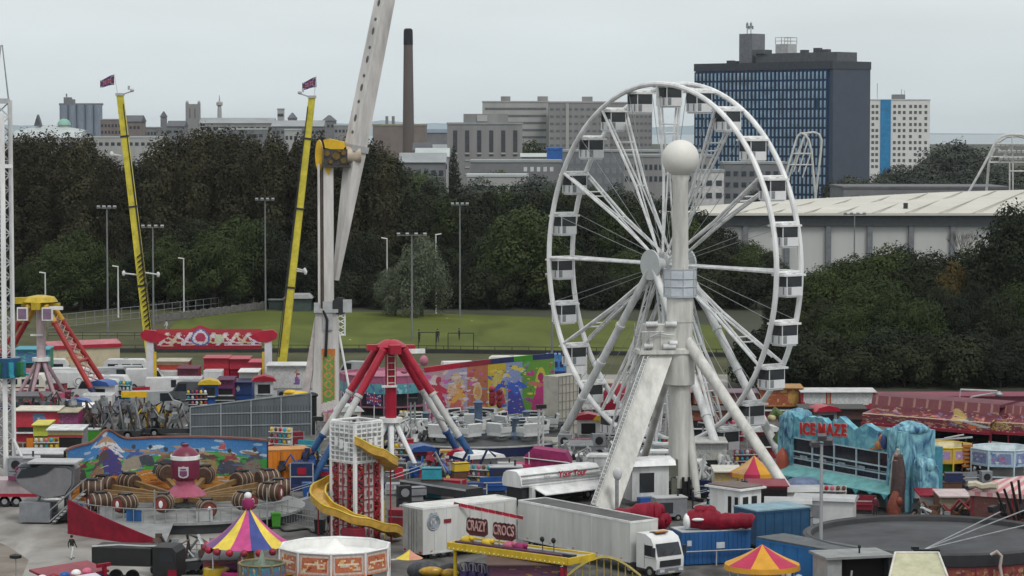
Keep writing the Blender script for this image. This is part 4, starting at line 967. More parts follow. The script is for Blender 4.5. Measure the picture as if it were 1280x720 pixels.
mb = MB(); bpx(mb,394,424,386,390,-1.2,1.2); bpx(mb,405,417,376,412,-1.1,-.91); bpx(mb,394,400,378,388,-1.1,-.6); mb.build('work_platform', LGREY, bo)
mb = MB(); mb.path([bl(404,388,-1.1),bl(409,400,-1.2),bl(408,425,-1.15),bl(407,446,-1.1)], .16, 6); mb.build('hose', BLACK, bo)
mb = MB(); board(mb, lambda u,v: bl(402+17*u, 548-112*v, -.94), 12, 70,
   [('r',0,1,0,1,(.45,.3,.16)),('r',.08,.92,.01,.99,(.12,.26,.06)),('r',0,1,.93,1,(.5,.16,.03)),('r',0,1,.0,.28,(.42,.36,.33)),('r',0,1,.28,.4,(.5,.14,.28)),('l',.0,.34,1,.38,.05,(.6,.55,.55))] +
   [('e',.5,.5+.1*i,.34,.04,0,(.5,.22,.06)) for i in range(5)]+[('e',.5,.5+.1*i,.2,.025,0,(.1,.3,.07)) for i in range(5)]+[('n',40,0,1,0,.28,.03,.05,[(.5,.45,.4),(.3,.2,.12),(.5,.2,.25),(.1,.1,.1)])], 5)
mb.build('art_panel', art_mat(), bo)
mb = MB(); mb.tube(bl(424,418,-.6), bl(440,505,-.6), .13, n=6); mb.build('stay', WHITE, bo)
mb = MB(); mb.lathe([(.05,0),(.95,.0),(.95,.35),(.05,.35)], 18)
for i, v in enumerate(mb.v): mb.v[i] = (v[0]+(426-405)*k, -v[2]-.3, v[1]+at(0,382,BY).z)
mb.build('cable_drum', DARK, bo)
mb = MB(); bpx(mb,430,441,374,390,-.8,-.5); mb.build('sign_panel', LGREY, bo)
mb = MB()
for x in (420.5,431): mb.tube(bl(x,390,-.5), bl(x,419,-.5), .1, n=6)
for i in range(4): mb.tube(bl(420.5,392+i*7,-.5), bl(431,398+i*7,-.5), .06, n=5); mb.tube(bl(431,392+i*7,-.5), bl(420.5,398+i*7,-.5), .06, n=5)
mb.tube(bl(419,419,-.5), bl(432,419,-.5), .1, n=6); mb.build('landing_lattice', WHITE, bo)
# head
YE = M('machine_yellow', (.68,.42,.02), .4, dirt=.25)
hp = bl(420,195)
mb = MB(); mb.prism([((407-420)*k,.9),((428-420)*k,.5),((432-420)*k,1.0),((430-420)*k,1.55),((412-420)*k,1.9),((405-420)*k,1.75)], -.9, .9)
mb.v = [(hp.x+x, y, hp.z+z) for x,y,z in mb.v]; mb.build('motor_cowl', YE, bo)
mb = MB()
for i in range(20):
    a = 2*PI*i/20; mb.v.append((hp.x+(398.5-420)*k+.25*math.cos(a)*1.6, .0, hp.z+.05+1.7*math.sin(a)))
    mb.v.append((hp.x+(398.5-420)*k+.25*math.cos(a)*1.6, 1.5, hp.z+.05+1.7*math.sin(a)))
mb.f = [(2*i,2*((i+1)%20),2*((i+1)%20)+1,2*i+1) for i in range(20)]+[tuple(range(0,40,2)),tuple(range(39,0,-2))]; mb.m = [0]*22; mb.col = [None]*22
mb.build('end_plate', YE, bo)
mb = MB(); mb.box(hp+Vector((0,0,-.1)),(2.6,1.9,1.7)); mb.box(hp+Vector((.1,0,-1.1)),(3.0,2.1,.25)); mb.build('gearbox', M('gearbox_dark', (.06,.055,.05), .5, dirt=.5, scale=4), bo)
mb = MB()
for i, (x,z,r_) in enumerate(((-.9,.3,.3),(.1,.0,.42),(.9,.35,.26),(.9,-.5,.3),(-.5,-.6,.24),(.45,.6,.2))): mb.tube(hp+Vector((x,-1.15,z)), hp+Vector((x,-.8,z)), r_, n=12)
mb.build('drive_wheel', M('gear_ochre', (.16,.1,.02), .5, dirt=.5, scale=3), bo)
mb = MB(); mb.prism([((406-420)*k,-.9),((417-420)*k,-.9),((411-420)*k,-2.1),((407-420)*k,-1.6)], -.5, .5); mb.v = [(hp.x+x,y,hp.z+z) for x,y,z in mb.v]; mb.build('bracket', YE, bo)
mb = MB(); mb.tube(hp+Vector((1.1,0,.1)), hp+Vector((2.6,.3,.2)), .95, n=18); mb.build('slewing_ring', M('ring_tan', (.5,.42,.33), .5, dirt=.3), bo)
# boom: two tapering arms either side of the pivot
up_ = Vector((1,-1.0,-.1)).normalized()
p1, p2 = bl(444.5,184,.6), bl(503,-110,.6)
mb = MB(); mb.beam(p1, p2, 1.75, 1.75, up_, w2=1.45, h2=1.45); mb.build('boom_arm', BW, bo)
mb = MB(); mb.beam(p1+Vector((0,0,-.35)), bl(419.5,350,.6), 1.7, 1.7, up_, w2=.55, h2=.55); mb.build('counter_arm', BW, bo)
d = (p2-p1).normalized(); x_ = d.cross(up_).normalized(); z_ = x_.cross(d)
face = x_ if x_.x < 0 else -x_
if face.y > 0: face = z_ if (z_.x < 0) else -z_
mb = MB(); mb.beam(p1-d*.45, p1+d*.25, 2.1, 2.1, up_); mb.build('boom_joint', LGREY, bo)
for i, f in enumerate((.06,.12,.19,.25,.3,.37,.42,.49,.54,.61,.66,.72,.8,.88)):
    mb = MB(); w_ = 1.75-.3*f; cpt = p1.lerp(p2, f)+face*(w_/2+.012); o_ = d.cross(face); ln = .42 if i % 2 else .2
    ring = [cpt+d*ln*math.cos(2*PI*j/14)+o_*.2*math.sin(2*PI*j/14) for j in range(14)]
    mb.add(ring+[q-face*.03 for q in ring], [tuple(range(14))]+[(j,(j+1)%14,14+(j+1)%14,14+j) for j in range(14)]); mb.build('lightening_hole', M('hole_grey', (.1,.1,.11), .7), bo)

# ------------------------------------------------------------------ pendulum claw rides
def claw(label, px, ybase, ytop, spread, cols, yaw, seatcol, Yg=None, base=None, pan=None):
    Y = Yg or YG(ybase); g = at(px, 300, Y); g.z = 0; t = thing('claw_ride', label, 'fairground ride', g, yaw)
    H_ = at(px, ytop, Y).z
    for sx_, sy_ in ((-1,-1),(1,-1),(1,1),(-1,1)):
        a, b = Vector((sx_*.9, sy_*1.3, H_-.5)), Vector((sx_*spread, sy_*3.3, .2)); n = len(cols['leg'])
        for i, m in enumerate(cols['leg']):
            q0, q1 = a.lerp(b, cols['cut'][i]), a.lerp(b, cols['cut'][i+1]); mb = MB(); mb.tube(q0, q1, .36 if i == 0 else .31, n=12); mb.tube(q0, q0+(q1-q0).normalized()*.25, .4, n=12); mb.build('support_leg', m, t)
        mb = MB(); p = a.lerp(b, .62); q = a.lerp(b, .62)+Vector((-sx_*1.3,0,-.2))
        mb.box((sx_*spread, sy_*3.0, .2), (1.8,1.4,.4)); mb.build('foot', cols['leg'][-1], t)
    for sx_ in (-1,1):
        mb = MB(); a0 = Vector((sx_*.9,0,H_-.5)).lerp(Vector((sx_*spread,0,.2)), .55); mb.tube(a0+Vector((0,-2.2,0)), a0+Vector((0,2.2,0)), .2, n=8); mb.build('cross_tie', cols['leg'][min(1,len(cols['leg'])-1)], t)
    mb = MB(); mb.lathe([(.2,H_+.3),(.7,H_+.2),(1.2,H_-.1),(1.5,H_-.35),(1.25,H_-.6),(.7,H_-.9)], 18); mb.beam((-2.2,0,H_-.4),(2.2,0,H_-.5),.8,.5); mb.beam((0,-2.2,H_-.5),(0,2.2,H_-.5),1.0,.8); mb.build('top_hub', cols['hub'], t)
    mb = MB(); mb.bx(1.0,2.9,-1.25,-.9,H_-.95,H_-.55); mb.build('lamp_bar', WHITE, t); mb = MB(); mb.bx(-1.0,.4,-.85,-.62,H_-4.0,H_-3.8); mb.build('ladder_step', WHITE, t)
    zc = H_*.46
    mb = MB(); mb.tube((0,0,H_-.6),(0,0,zc),.52,n=16); mb.build('pendulum_arm', cols['arm'], t)
    mb = MB(); mb.tube((0,0,zc+.05),(0,0,zc-.35),1.05,n=18); mb.build('arm_flange', WHITE, t)
    mb = MB()
    for i in range(6):
        a = 2*PI*i/6+.35; mb.tube((.4*math.cos(a),.4*math.sin(a),zc-.3),(2.6*math.cos(a),2.6*math.sin(a),1.5),.26,.2,n=8)
    mb.build('spider_arms', cols['spider'], t)
    mb = MB(); mb.path([(2.7*math.cos(2*PI*i/30),2.7*math.sin(2*PI*i/30),1.35) for i in range(30)], .18, 6, True); mb.build('seat_ring', STEEL, t)
    for i in range(12):
        a = 2*PI*i/12; r_ = 3.1; mb = MB(); mb.box((r_*math.cos(a),r_*math.sin(a),1.3),(.6,.7,.9),(0,0,a)); mb.box(((r_+.35)*math.cos(a),(r_+.35)*math.sin(a),.95),(.6,.7,.2),(0,0,a)); mb.build('seat', seatcol[i % len(seatcol)], t)
    mb = MB()
    for sx_ in (-1,1): mb.bx(sx_*spread-1.9,sx_*spread+1.9,-3.8,3.8,0,.55)
    mb.bx(-spread,spread,-3.9,-3.4,0,.5); mb.build('trailer_base', base or NAVY, t)
    if pan:
        for sx_ in (-1,1):
            mb = MB(); mb.bx(sx_*1.45-.62,sx_*1.45+.62,-2.5,-2.2,H_-2.1,H_-.6); pn = mb.build('speaker_panel', WHITE, t)
            mb = MB(); mb.bx(sx_*1.45-.48,sx_*1.45+.48,-2.53,-2.505,H_-1.95,H_-.75); mb.build('grille', M('panel_purple', (.2,.13,.2), .6), pn)
    return t, H_
FW = M('faded_leg_white', (.52,.53,.52), .45, dirt=.25)
cr, crH = claw('red white and blue claw ride behind the helter skelter', 488, 603, 428, 8.2, dict(leg=[RED, FW, M('leg_blue', (.02,.075,.2), .4, dirt=.3)], cut=[0,.33,.66,1], hub=RED, arm=M('arm_red', (.34,.006,.03), .4, dirt=.2), spider=WHITE), R(15), [RED, BLUE, STEEL])
# ladder cage on the pendulum arm, side ladder, deck boxes
mb = MB()
for x in (-.45,.25): mb.tube((x,-.7,crH-1.0),(x,-.7,crH-3.9),.05,n=5)
for i in range(5): mb.tube((-.45,-.7,crH-1.2-.6*i),(.25,-.7,crH-1.2-.6*i),.04,n=5)
mb.build('ladder_cage', CREAM, cr)
yc, ycH = claw('yellow and red claw ride in front of the left trees', 50, 508, 376, 8.0, dict(leg=[M('leg_orange_yellow', (.55,.3,.02), .45, dirt=.3), M('leg_dull_red', (.32,.025,.02), .45, dirt=.3), M('leg_navy', (.03,.035,.09), .5, dirt=.4)], cut=[0,.16,.8,1], hub=M('hub_mustard', (.5,.36,.02), .45, dirt=.4), arm=M('arm_pale_pink', (.52,.42,.44), .45, dirt=.3), spider=M('spider_pink', (.38,.26,.3), .5, dirt=.3)), R(-6), [M('seat_maroon', (.2,.02,.05), .5), PINK], pan=True)
mb = MB(); mb.lathe([(.3,ycH+.7),(1.6,ycH+.45),(2.0,ycH-.1)], 14); mb.beam((-3.2,-.3,ycH+.0),(-.8,-.3,ycH+.1),.9,.7); mb.build('hub_cover', M('hub_mustard'), yc)
mb = MB()
a, b = Vector((.9,0,ycH-.5)), Vector((8.0,0,.2))
for i in range(12):
    p, q = a.lerp(b, .1+.06*i), a.lerp(b, .16+.06*i); mb.tube(p+Vector((0,-1.4,0)), q+Vector((0,1.4,0)), .08, n=5); mb.tube(p+Vector((0,1.4,0)), q+Vector((0,-1.4,0)), .08, n=5)
mb.build('leg_lattice', M('lattice_pink', (.4,.2,.18), .5), yc)

# ------------------------------------------------------------------ scrolled red gantry
g = gnd(262, 492); k = K(g.y); t = thing('ride_gantry', 'red scroll painted gantry on two white posts', 'fairground ride', g); z_ = lambda y: at(0,y,g.y).z
for s in (-1,1):
    mb = MB(); mb.bx(s*74*k-.42,s*74*k+.42,-.35,.35,0,z_(424)); mb.build('post', M('post_lilac_white', (.56,.55,.6), .5, dirt=.2), t)
    mb = MB(); mb.bx(min(s*74*k-s*.43,s*74*k-s*.72),max(s*74*k-s*.43,s*74*k-s*.72),-.3,.3,0,z_(440)); mb.build('post_trim', YEL, t)
    mb = MB(); x_ = s*74*k; mb.prism([(x_-s*.2,z_(428)),(x_+s*.95,z_(424)),(x_+s*1.15,z_(417)),(x_+s*.6,z_(412)),(x_-s*.6,z_(413)),(x_-s*2.3,z_(420)),(x_-s*1.2,z_(427))],-.45,.45); mb.build('scroll_end', RED, t)
LY = [('g',0,1,(.26,.008,.02),(.34,.01,.025))]
for i in range(9):
    u = .06+.11*i; c1 = [(.62,.5,.5),(.5,.42,.3),(.55,.5,.6)][i%3]
    LY += [('e',u,.5,.05,.26,.3,c1),('e',u+.008,.52,.034,.17,.3,(.3,.01,.025)),('l',u-.03,.2,u+.05,.8,.018,c1)]
LY += [('e',.42,.5,.09,.38,0,(.08,.1,.3)),('e',.42,.5,.075,.3,0,(.55,.5,.55)),('e',.42,.5,.05,.2,0,(.35,.03,.08)),('e',.6,.5,.05,.22,0,(.45,.5,.35)),('l',.55,.18,.98,.2,.02,(.6,.5,.6)),('l',.05,.16,.36,.2,.016,(.6,.4,.3))]
mb = MB(); board(mb, lambda u,v: ((-66+132*u)*k, -.3-.12*math.sin(PI*v), z_(436)+ (z_(411)-z_(436))*v*(1+.18*math.exp(-((u-.42)/.06)**2))), 110, 22, LY, 3); mb.build('scroll_board', art_mat(), t)
mb = MB(); mb.bx(-66*k,66*k,-.25,.1,z_(435),z_(412)); mb.build('board_frame', MAROON, t)
# ================================================================== the rest of the fair
def frame(A, B):
    A, B = Vector((A[0],A[1],0)), Vector((B[0],B[1],0)); d = B-A; return A, math.atan2(d.y, d.x), d.length
def part(mb, name, mat, t, label=None, smooth=True): return mb.build(name, mat, t, label, smooth)
def B1(*a): mb = MB(); mb.bx(*a); return mb
def wheels(t, xs, y0, y1, r=.48):
    for x in xs:
        for y, s in ((y0, 1), (y1, -1)):
            mb = MB(); mb.tube((x,y,r),(x,y+s*.3,r),r,n=16); w_ = part(mb,'wheel',RUBBER,t)
            mb = MB(); mb.tube((x,y-s*.02,r),(x,y+s*.05,r),r*.5,n=12); part(mb,'rim',STEEL,w_)
def trailer(label, A, B, W, H, z0=1.0, side=WHITE, roof=TARP, end=None, cab=False, name='box_trailer', cat='trailer', group=None, ribs=8):
    A, rz, L = frame(A, B); t = thing(name, label, cat, A, rz, group)
    mb = MB(); mb.bx(0,L,0,W,z0,H-.06); part(mb,'box_body',side,t)
    if end: part(B1(-.03,-.004,.06,W-.06,z0+.05,H-.1),'rear_doors',end,t)
    part(B1(.08,L-.08,.08,W-.08,H-.06,H),'roof',roof,t)
    mb = MB()
    for y in (0,W-.07): mb.bx(-.03,L+.03,y-.03,y+.07,H-.1,H+.06)
    for x in (-.03,L-.04): mb.bx(x,x+.07,.07,W-.07,H-.1,H+.06)
    part(mb,'top_rail',WHITE,t)
    mb = MB()
    for i in range(ribs+1):
        x = L*i/ribs; mb.bx(x-.03,x+.03,-.03,-.004,z0,H-.1)
    mb.bx(0,L,-.04,-.004,z0,z0+.12); part(mb,'side_seam',WHITE2,t)
    for i in range(5): x = L*(.08+.21*i); part(B1(x,x+.16,-.055,-.031,z0+.18,z0+.26),'marker_light',M('amber_lamp',(.55,.2,.02),.3),t)
    if end:
        for y in (W*.3,W*.45,W*.55,W*.7): mb = MB(); mb.tube((-.07,y,z0+.1),(-.07,y,H-.15),.03,n=6); part(mb,'lock_bar',STEEL,t)
        for y in (.15,W-.45): part(B1(-.06,-.035,y,y+.3,z0+.05,z0+.2),'tail_light',M('tail_red',(.4,.01,.01),.3),t)
    part(B1(.2,L-.2,.3,W-.3,.65,z0),'chassis',DARK,t); wheels(t,[L*.12,L*.22,L*.32],.05,W-.05)
    return t, L
def zrow(mb, xs, y, z0, z1, w_): 
    for x in xs: mb.bx(x-w_/2,x+w_/2,y-.02,y,z0,z1)

# two white trailers in the foreground, and the tractor unit
UX, UY = .588, -.81
TW = M('trailer_white', (.57,.575,.555), .4, dirt=.24, scale=.7, streak=1)
A1 = Vector((.5,199.2,0)); tr1, L1 = trailer('white box trailer with dark roof coupled to a white cab', A1, A1+Vector((UX,UY,0))*13.6, 2.55, 3.75, z0=.8, side=TW, ribs=6)
tr2, L2 = trailer('white box trailer carrying a grey round crest on its side', (-6.6,194.2), (.3,199.4), 2.6, 3.85, z0=.4, side=TW, roof=M('trailer_roof_white', (.6,.6,.58), .6, dirt=.25), end=M('trailer_end_shaded', (.33,.32,.3), .5, dirt=.3))  # greyer end: the shade on that side is put into the paint
mb = MB(); mb.path([(.95+.55*math.cos(2*PI*i/28), -.05, 2.75+.55*math.sin(2*PI*i/28)) for i in range(28)], .05, 5, True)
mb.path([(.95+.42*math.cos(2*PI*i/28), -.05, 2.75+.42*math.sin(2*PI*i/28)) for i in range(28)], .03, 5, True)
mb.ell((.95,-.05,2.85),.12,.03,.16); mb.prism([(.8,2.42),(1.1,2.42),(1.06,2.72),(.84,2.72)],-.07,-.04); mb.prism([(.5,3.15),(1.4,3.15),(1.2,3.5),(.95,3.4),(.7,3.5)],-.06,-.04)
for s in (-1,1): mb.path([(.95+s*.2,-.05,2.5),(.95+s*.34,-.05,2.8),(.95+s*.2,-.05,3.05)],.04,5)
part(mb,'crest',M('crest_grey_blue',(.28,.32,.37),.5),tr2)
part(B1(1.9,2.55,-.06,-.03,2.6,2.9),'plaque',MAROON,tr2)
def cab_unit(label, loc, rz, W=2.5):
    t = thing('truck_cab', label, 'truck', loc, rz)           # x forward
    mb = MB(); mb.prism([(-1.1,.7),(1.15,.7),(1.2,1.5),(1.12,1.75),(.78,2.75),(.55,3.15),(-.1,3.45),(-1.1,3.45)],0,W); part(mb,'cab_body',M('cab_white',(.66,.67,.67),.25,dirt=.1),t)
    mb = MB(); mb.add([(1.13,.16,1.78),(1.13,W-.16,1.78),(.8,W-.2,2.74),(.8,.2,2.74)],[(0,1,2,3)]); mb.v=[(x+.035,y,z+.01) for x,y,z in mb.v]; part(mb,'windscreen',GLASS,t,smooth=False)
    for y, s in ((-.012,-1),(W+.012,1)):
        mb = MB(); mb.prism([(-.15,1.75),(.95,1.72),(.72,2.6),(-.15,2.6)],y-.01,y+.01); part(mb,'side_window',GLASS,t)
    mb = MB(); mb.bx(-.5,.3,.7,W-.7,3.455,3.52); part(mb,'roof_hatch',DARK,t)
    part(B1(1.16,1.24,.3,W-.3,.95,1.45),'grille',DARK,t); part(B1(1.0,1.32,.05,W-.05,.4,.8),'bumper',GREY,t)
    for y in (.2,W-.6): part(B1(1.3,1.36,y,y+.4,.55,.78),'headlight',M('lamp_glass',(.6,.62,.65),.1),t)
    part(B1(1.325,1.345,W/2-.28,W/2+.28,.45,.58),'number_plate',M('plate_yellow_white',(.6,.58,.45),.5),t); part(B1(-.1,.3,W*.3,W*.7,3.52,3.6),'roof_lamp',M('amber_lamp'),t); mb = MB(); mb.bx(-.2,-.17,-.02,-.004,.8,2.7); mb.bx(-.17,1.0,-.02,-.004,1.58,1.61); part(mb,'door_seam',GREY,t)
    for y in (.5,1.3): mb = MB(); mb.tube((1.17,y,1.8),(1.02,y+.5,2.2),.02,n=4); part(mb,'wiper',BLACK,t)
    for y in (-.28,W+.06): part(B1(.95,1.15,y,y+.22,1.8,2.5),'mirror',DARK,t)
    part(B1(-2.4,1.0,.5,W-.5,.5,.75),'chassis',DARK,t); wheels(t,[.45,-1.9],-.02,W+.02)
    return t
fp = A1+Vector((UX,UY,0))*(13.6+1.8); cu_ = cab_unit('white truck cab with dark windscreen at the bottom of the photo', fp, math.atan2(UY,UX)); cu_.scale = (1,1,.9)
# bunting of small red flags over trailer 2
t = thing('bunting', 'string of small red and white flags along the white trailer', 'bunting', (-4.0,195.2,0)); 
a, b = at(567,627,196.2)-t.location, at(654,645,196.0)-t.location
mb = MB(); pts = [a.lerp(b,i/12)-Vector((0,0,.25*math.sin(PI*i/12)*.4)) for i in range(13)]; mb.path(pts,.025,4); part(mb,'cord',WHITE2,t)
for i in range(10):
    p = a.lerp(b,(i+.5)/10); mb = MB(); mb.box(p+Vector((0,-.05,-.14)),(.52,.03,.24),(0,R(14),0)); f_ = part(mb,'flag',RED if i%3 else MAROON,t)
    mb = MB(); mb.box(p+Vector((0,-.05,-.3)),(.5,.035,.06),(0,R(14),0)); part(mb,'flag_stripe',M('flag_pinkish',(.6,.35,.35),.6),f_)

# ------------------------------------------------------------------ yellow kiddie coaster with two signboards
a, b = gnd(560,682,2.6), gnd(709,702,2.6); A_, rz, L = frame(a, b); kc = thing('kiddie_coaster', 'yellow roofed kiddie coaster with two maroon signboards', 'fairground ride', A_, rz)
mb = MB(); mb.bx(0,L,-.1,.1,2.35,2.85); mb.bx(0,L,2.9,3.1,2.35,2.8); mb.bx(-.1,.1,0,3,2.35,2.85); mb.bx(L-.1,L+.1,0,3,2.35,2.8); part(mb,'fascia',YEL,kc)
part(B1(.1,L-.1,.1,2.9,2.6,2.68),'roof',M('coaster_roof',(.35,.34,.3),.6,dirt=.5,scale=1),kc)
part(B1(.2,L-.2,.9,1.3,2.684,2.9),'track_beam',DARK,kc); part(B1(.4,L-.8,.3,.55,2.684,2.95),'track_rail',M('rail_plum',(.1,.04,.08),.5),kc)
for x in (.5,L*.34,L*.68,L-.35): part(B1(x-.1,x+.1,.12,.3,0,2.35),'post',MAROON if x>1 else YEL,kc)
mb = MB()
for i in range(26): mb.ell((L*(i+.5)/26,-.13,2.45),.07,.05,.07,6,5)
part(mb,'bulb_row',M('bulb_cream',(.7,.6,.3),.3),kc)
def signboard(x0, x1, z0, z1, txt, y, px=.0):
    n = len(txt); w_ = x1-x0; pts = []
    for i in range(n):
        c = x0+w_*(i+.5)/n
        for j in range(5): a_ = PI-PI*j/4; pts.append((c+.5*w_/n*math.cos(a_)*1.08, z1-.22+.24*math.sin(a_)))
    pts += [(x1+.05,z0+.15),(x1-.25,z0-.05),(x0+.3,z0-.05),(x0-.05,z0+.2)]
    mb = MB(); mb.prism(pts,y,y+.12); o = part(mb,'signboard',M('sign_oxblood',(.075,.018,.022),.5,dirt=.3),kc)
    mb = MB()
    text('lettering',txt,(z1-z0)*.86,M('letter_rose',(.5,.3,.3),.5),o,((x0+x1)/2,y-.03,(z0+z1)/2+.03),sx=w_/(len(txt)*(z1-z0)*.58),bold=.012)
    for f in (.2,.8):
        mb = MB(); mb.tube((x0+w_*f,y+.2,2.7),(x0+w_*f,y+.2,z0+.4),.05,n=6); part(mb,'prop',WHITE2,o)
signboard(.7,2.55,3.35,4.55,'CRAZY',1.2); signboard(3.15,5.1,3.3,4.45,'CROCS',1.2)
for x, m in ((1.0,YEL),(2.9,YEL),(4.9,PINK),(5.9,MAG)):
    mb = MB(); mb.ell((x,.9,3.0),.55,.35,.3,12,8); mb.ell((x+.45,.85,3.15),.22,.2,.2,10,6); part(mb,'coaster_car',m,kc)
for x in (7.3,8.3):
    if x < L: mb = MB(); mb.tube((x,1.6,2.68),(x,1.6,3.5),.035,n=5); mb.ell((x,1.55,3.6),.2,.12,.2,10,6); part(mb,'spot_lamp',BLACK,kc)
ck = thing('coaster_track', 'loop of pale yellow ribbed track below the white truck', 'ride track', gnd(755,724))
mb = MB(); k = K(187)
for s in (0,.55): mb.path([((-42+84*i/16)*k*1.1,s,.2+1.35*math.sin(PI*i/16)) for i in range(17)],.07,5)
for i in range(17): mb.tube(((-42+84*i/16)*k*1.1,0,.2+1.35*math.sin(PI*i/16)),((-42+84*i/16)*k*1.1,.55,.2+1.35*math.sin(PI*i/16)),.04,n=4)
part(mb,'rails',M('dull_yellow',(.42,.34,.1),.5,dirt=.4),ck)
mb = MB()
for i in range(9): mb.tube(((-36+9*i)*k,.28,0),((-36+9*i)*k,.28,.2+1.35*math.sin(PI*(i+.5)/9)),.05,n=5)
part(mb,'stands',M('dull_yellow'),ck)
# low seats, umbrellas and rails in front of it
for i in range(6):
    g = gnd(583+11*i,722+i*1.2,.0); t = thing('coaster_chair', 'purple blue ride seat with silver lap bar in the bottom row', 'chair', (g.x,g.y-1.5,0), rz, 'row of purple ride seats')
    mb = MB(); mb.bx(-.3,.3,-.3,.3,.3,.75); mb.bx(-.3,.3,.2,.34,.75,1.35); part(mb,'seat_shell',M('seat_violet',(.1,.07,.22),.4),t); mb = MB(); mb.path([(-.3,-.2,.8),(-.3,-.3,1.25),(-.2,-.3,1.35),(.2,-.3,1.35),(.3,-.3,1.25),(.3,-.2,.8)],.05,6); part(mb,'lap_bar',LGREY,t)
def barrel(label, px, py, m, z=0):
    g = gnd(px,py); t = thing('oil_drum', label, 'drum', g); mb = MB(); mb.lathe([(.02,0),(.42,0),(.44,.1),(.42,.35),(.44,.6),(.42,.9),(.42,1.15),(.02,1.15)],16); part(mb,'drum_body',m,t)
    mb = MB(); mb.lathe([(.44,1.1),(.46,1.14),(.44,1.19)],16); part(mb,'lid_ring',STEEL,t)
barrel('bright red drum under the end of the yellow coaster roof', 700, 727, RED)
# ------------------------------------------------------------------ rodeo barrel ride with painted back wall
RC = gnd(232,646); RR = 9.85; ro = thing('barrel_ride', 'spinning barrel ride with painted football mural round its back', 'fairground ride', RC)
mb = MB(); mb.lathe([(.01,.95),(RR,.95),(RR,.75),(.01,.75)],64); part(mb,'platform',M('ride_floor_grey',(.24,.25,.25),.6,dirt=.4,scale=.6),ro)
mb = MB(); mb.lathe([(RR-.25,.02),(RR-.25,.74)],64); part(mb,'platform_skirt',DARK,ro)
# maroon entrance fascia round the left front
n = 40; top_, bot = [], []
mb = MB(); 
for i in range(n+1):
    p_ = (gnd(86,667)-RC).lerp(gnd(207,684)-RC, i/n); f_ = 1+.03*math.sin(PI*i/n); a_ = math.atan2(p_.y,p_.x); r_ = p_.length*f_; zt_ = 2.75-2.4*(i/n); mb.v += [(r_*math.cos(a_),r_*math.sin(a_),0),(r_*math.cos(a_),r_*math.sin(a_),zt_),((r_+.12)*math.cos(a_),(r_+.12)*math.sin(a_),0),((r_+.12)*math.cos(a_),(r_+.12)*math.sin(a_),zt_)]
for i in range(n):
    o_ = 4*i
    for q in ((o_,o_+4,o_+5,o_+1),(o_+2,o_+3,o_+7,o_+6),(o_+1,o_+5,o_+7,o_+3)): mb.f.append(q); mb.m.append(0); mb.col.append(None)
part(mb,'entrance_fascia',CRIM,ro)
SKY, SKY2, CLD, GRN, GR2, ORG = (.03,.16,.42),(.16,.36,.55),(.5,.58,.62),(.05,.3,.05),(.02,.14,.04),(.5,.2,.03)
LY = [('g',0,1,SKY2,SKY),('n',46,0,1,.55,.95,.01,.035,[CLD,(.3,.45,.6),(.06,.22,.5)]),('h',.66,.05,9,1,GRN),('n',40,0,1,.3,.64,.01,.03,[GR2,GRN,(.1,.36,.08)]),('h',.32,.05,12,2,ORG),('n',40,0,1,.0,.34,.01,.03,[(.4,.1,.02),(.55,.3,.06),(.2,.08,.03)])]
for (u,v,h_,top_c,leg_c,hat,ln) in ((.17,.42,.5,(.15,.03,.04),(.05,.05,.05),(.1,.1,.12),.5),(.34,.56,.75,(.6,.6,.65),(.06,.05,.2),(.5,.5,.55),-.5),(.31,.58,.3,(.45,.06,.04),(.08,.06,.06),None,.6),(.5,.55,.42,(.3,.2,.12),(.05,.06,.08),(.04,.04,.05),.7),(.64,.6,.4,(.3,.04,.06),(.05,.05,.06),(.02,.02,.02),.2),(.74,.45,.5,(.08,.06,.05),(.3,.22,.1),(.4,.42,.45),-.6),(.86,.36,.36,(.1,.1,.12),(.06,.06,.08),(.35,.35,.4),.3),(.8,.75,.16,(.5,.1,.15),(.4,.1,.1),None,.4)):
    LY += figure(u,v+.1,h_,top_c,leg_c,(.4,.25,.16),hat,ln,.24)
a0, a1 = R(182), R(52)
def murfn(u,v):
    a_ = a0+(a1-a0)*u; hump = .95*math.exp(-((u-.33)/.055)**2); zt_ = 5.5+hump-.25*max(0,u-.5)
    return ((RR-.1)*math.cos(a_), (RR-.1)*math.sin(a_), 1.0+(zt_-1.0)*v)
LY += [q_ for (u_,v_,h_,c1_,c2_) in ((.08,.4,.5,(.1,.05,.06),(.2,.05,.05)),(.13,.3,.4,(.35,.06,.06),(.06,.06,.08)),(.27,.34,.45,(.07,.07,.09),(.25,.15,.08)),(.44,.5,.5,(.06,.1,.28),(.3,.26,.2)),(.57,.42,.5,(.2,.12,.07),(.05,.05,.06)),(.69,.38,.5,(.1,.07,.06),(.32,.28,.22)),(.82,.4,.5,(.28,.05,.06),(.07,.07,.1)),(.93,.44,.55,(.09,.08,.1),(.2,.18,.16))) for q_ in figure(u_,v_+.14,h_,c1_,c2_,(.3,.18,.11),(.06,.05,.05),.3,.24)]+[('n',160,.03,1,.15,.78,.003,.011,[(.04,.04,.05),(.35,.3,.25),(.22,.06,.04),(.4,.38,.36),(.07,.12,.24),(.12,.08,.05)]),('r',0,.028,0,1,(.3,.2,.06)),('n',60,.03,1,.05,.6,.004,.016,[(.05,.05,.06),(.5,.45,.4),(.3,.08,.05),(.55,.5,.5),(.1,.16,.3)])]
mb = MB(); board(mb,murfn,300,80,LY,4); part(mb,'mural',art_mat(),ro)
mb = MB(); mb.path([Vector(murfn(i/60,1))+Vector((0,0,.03)) for i in range(61)],.12,5); part(mb,'mural_cornice',M('cornice_brown',(.2,.08,.06),.6),ro)
mb = MB()
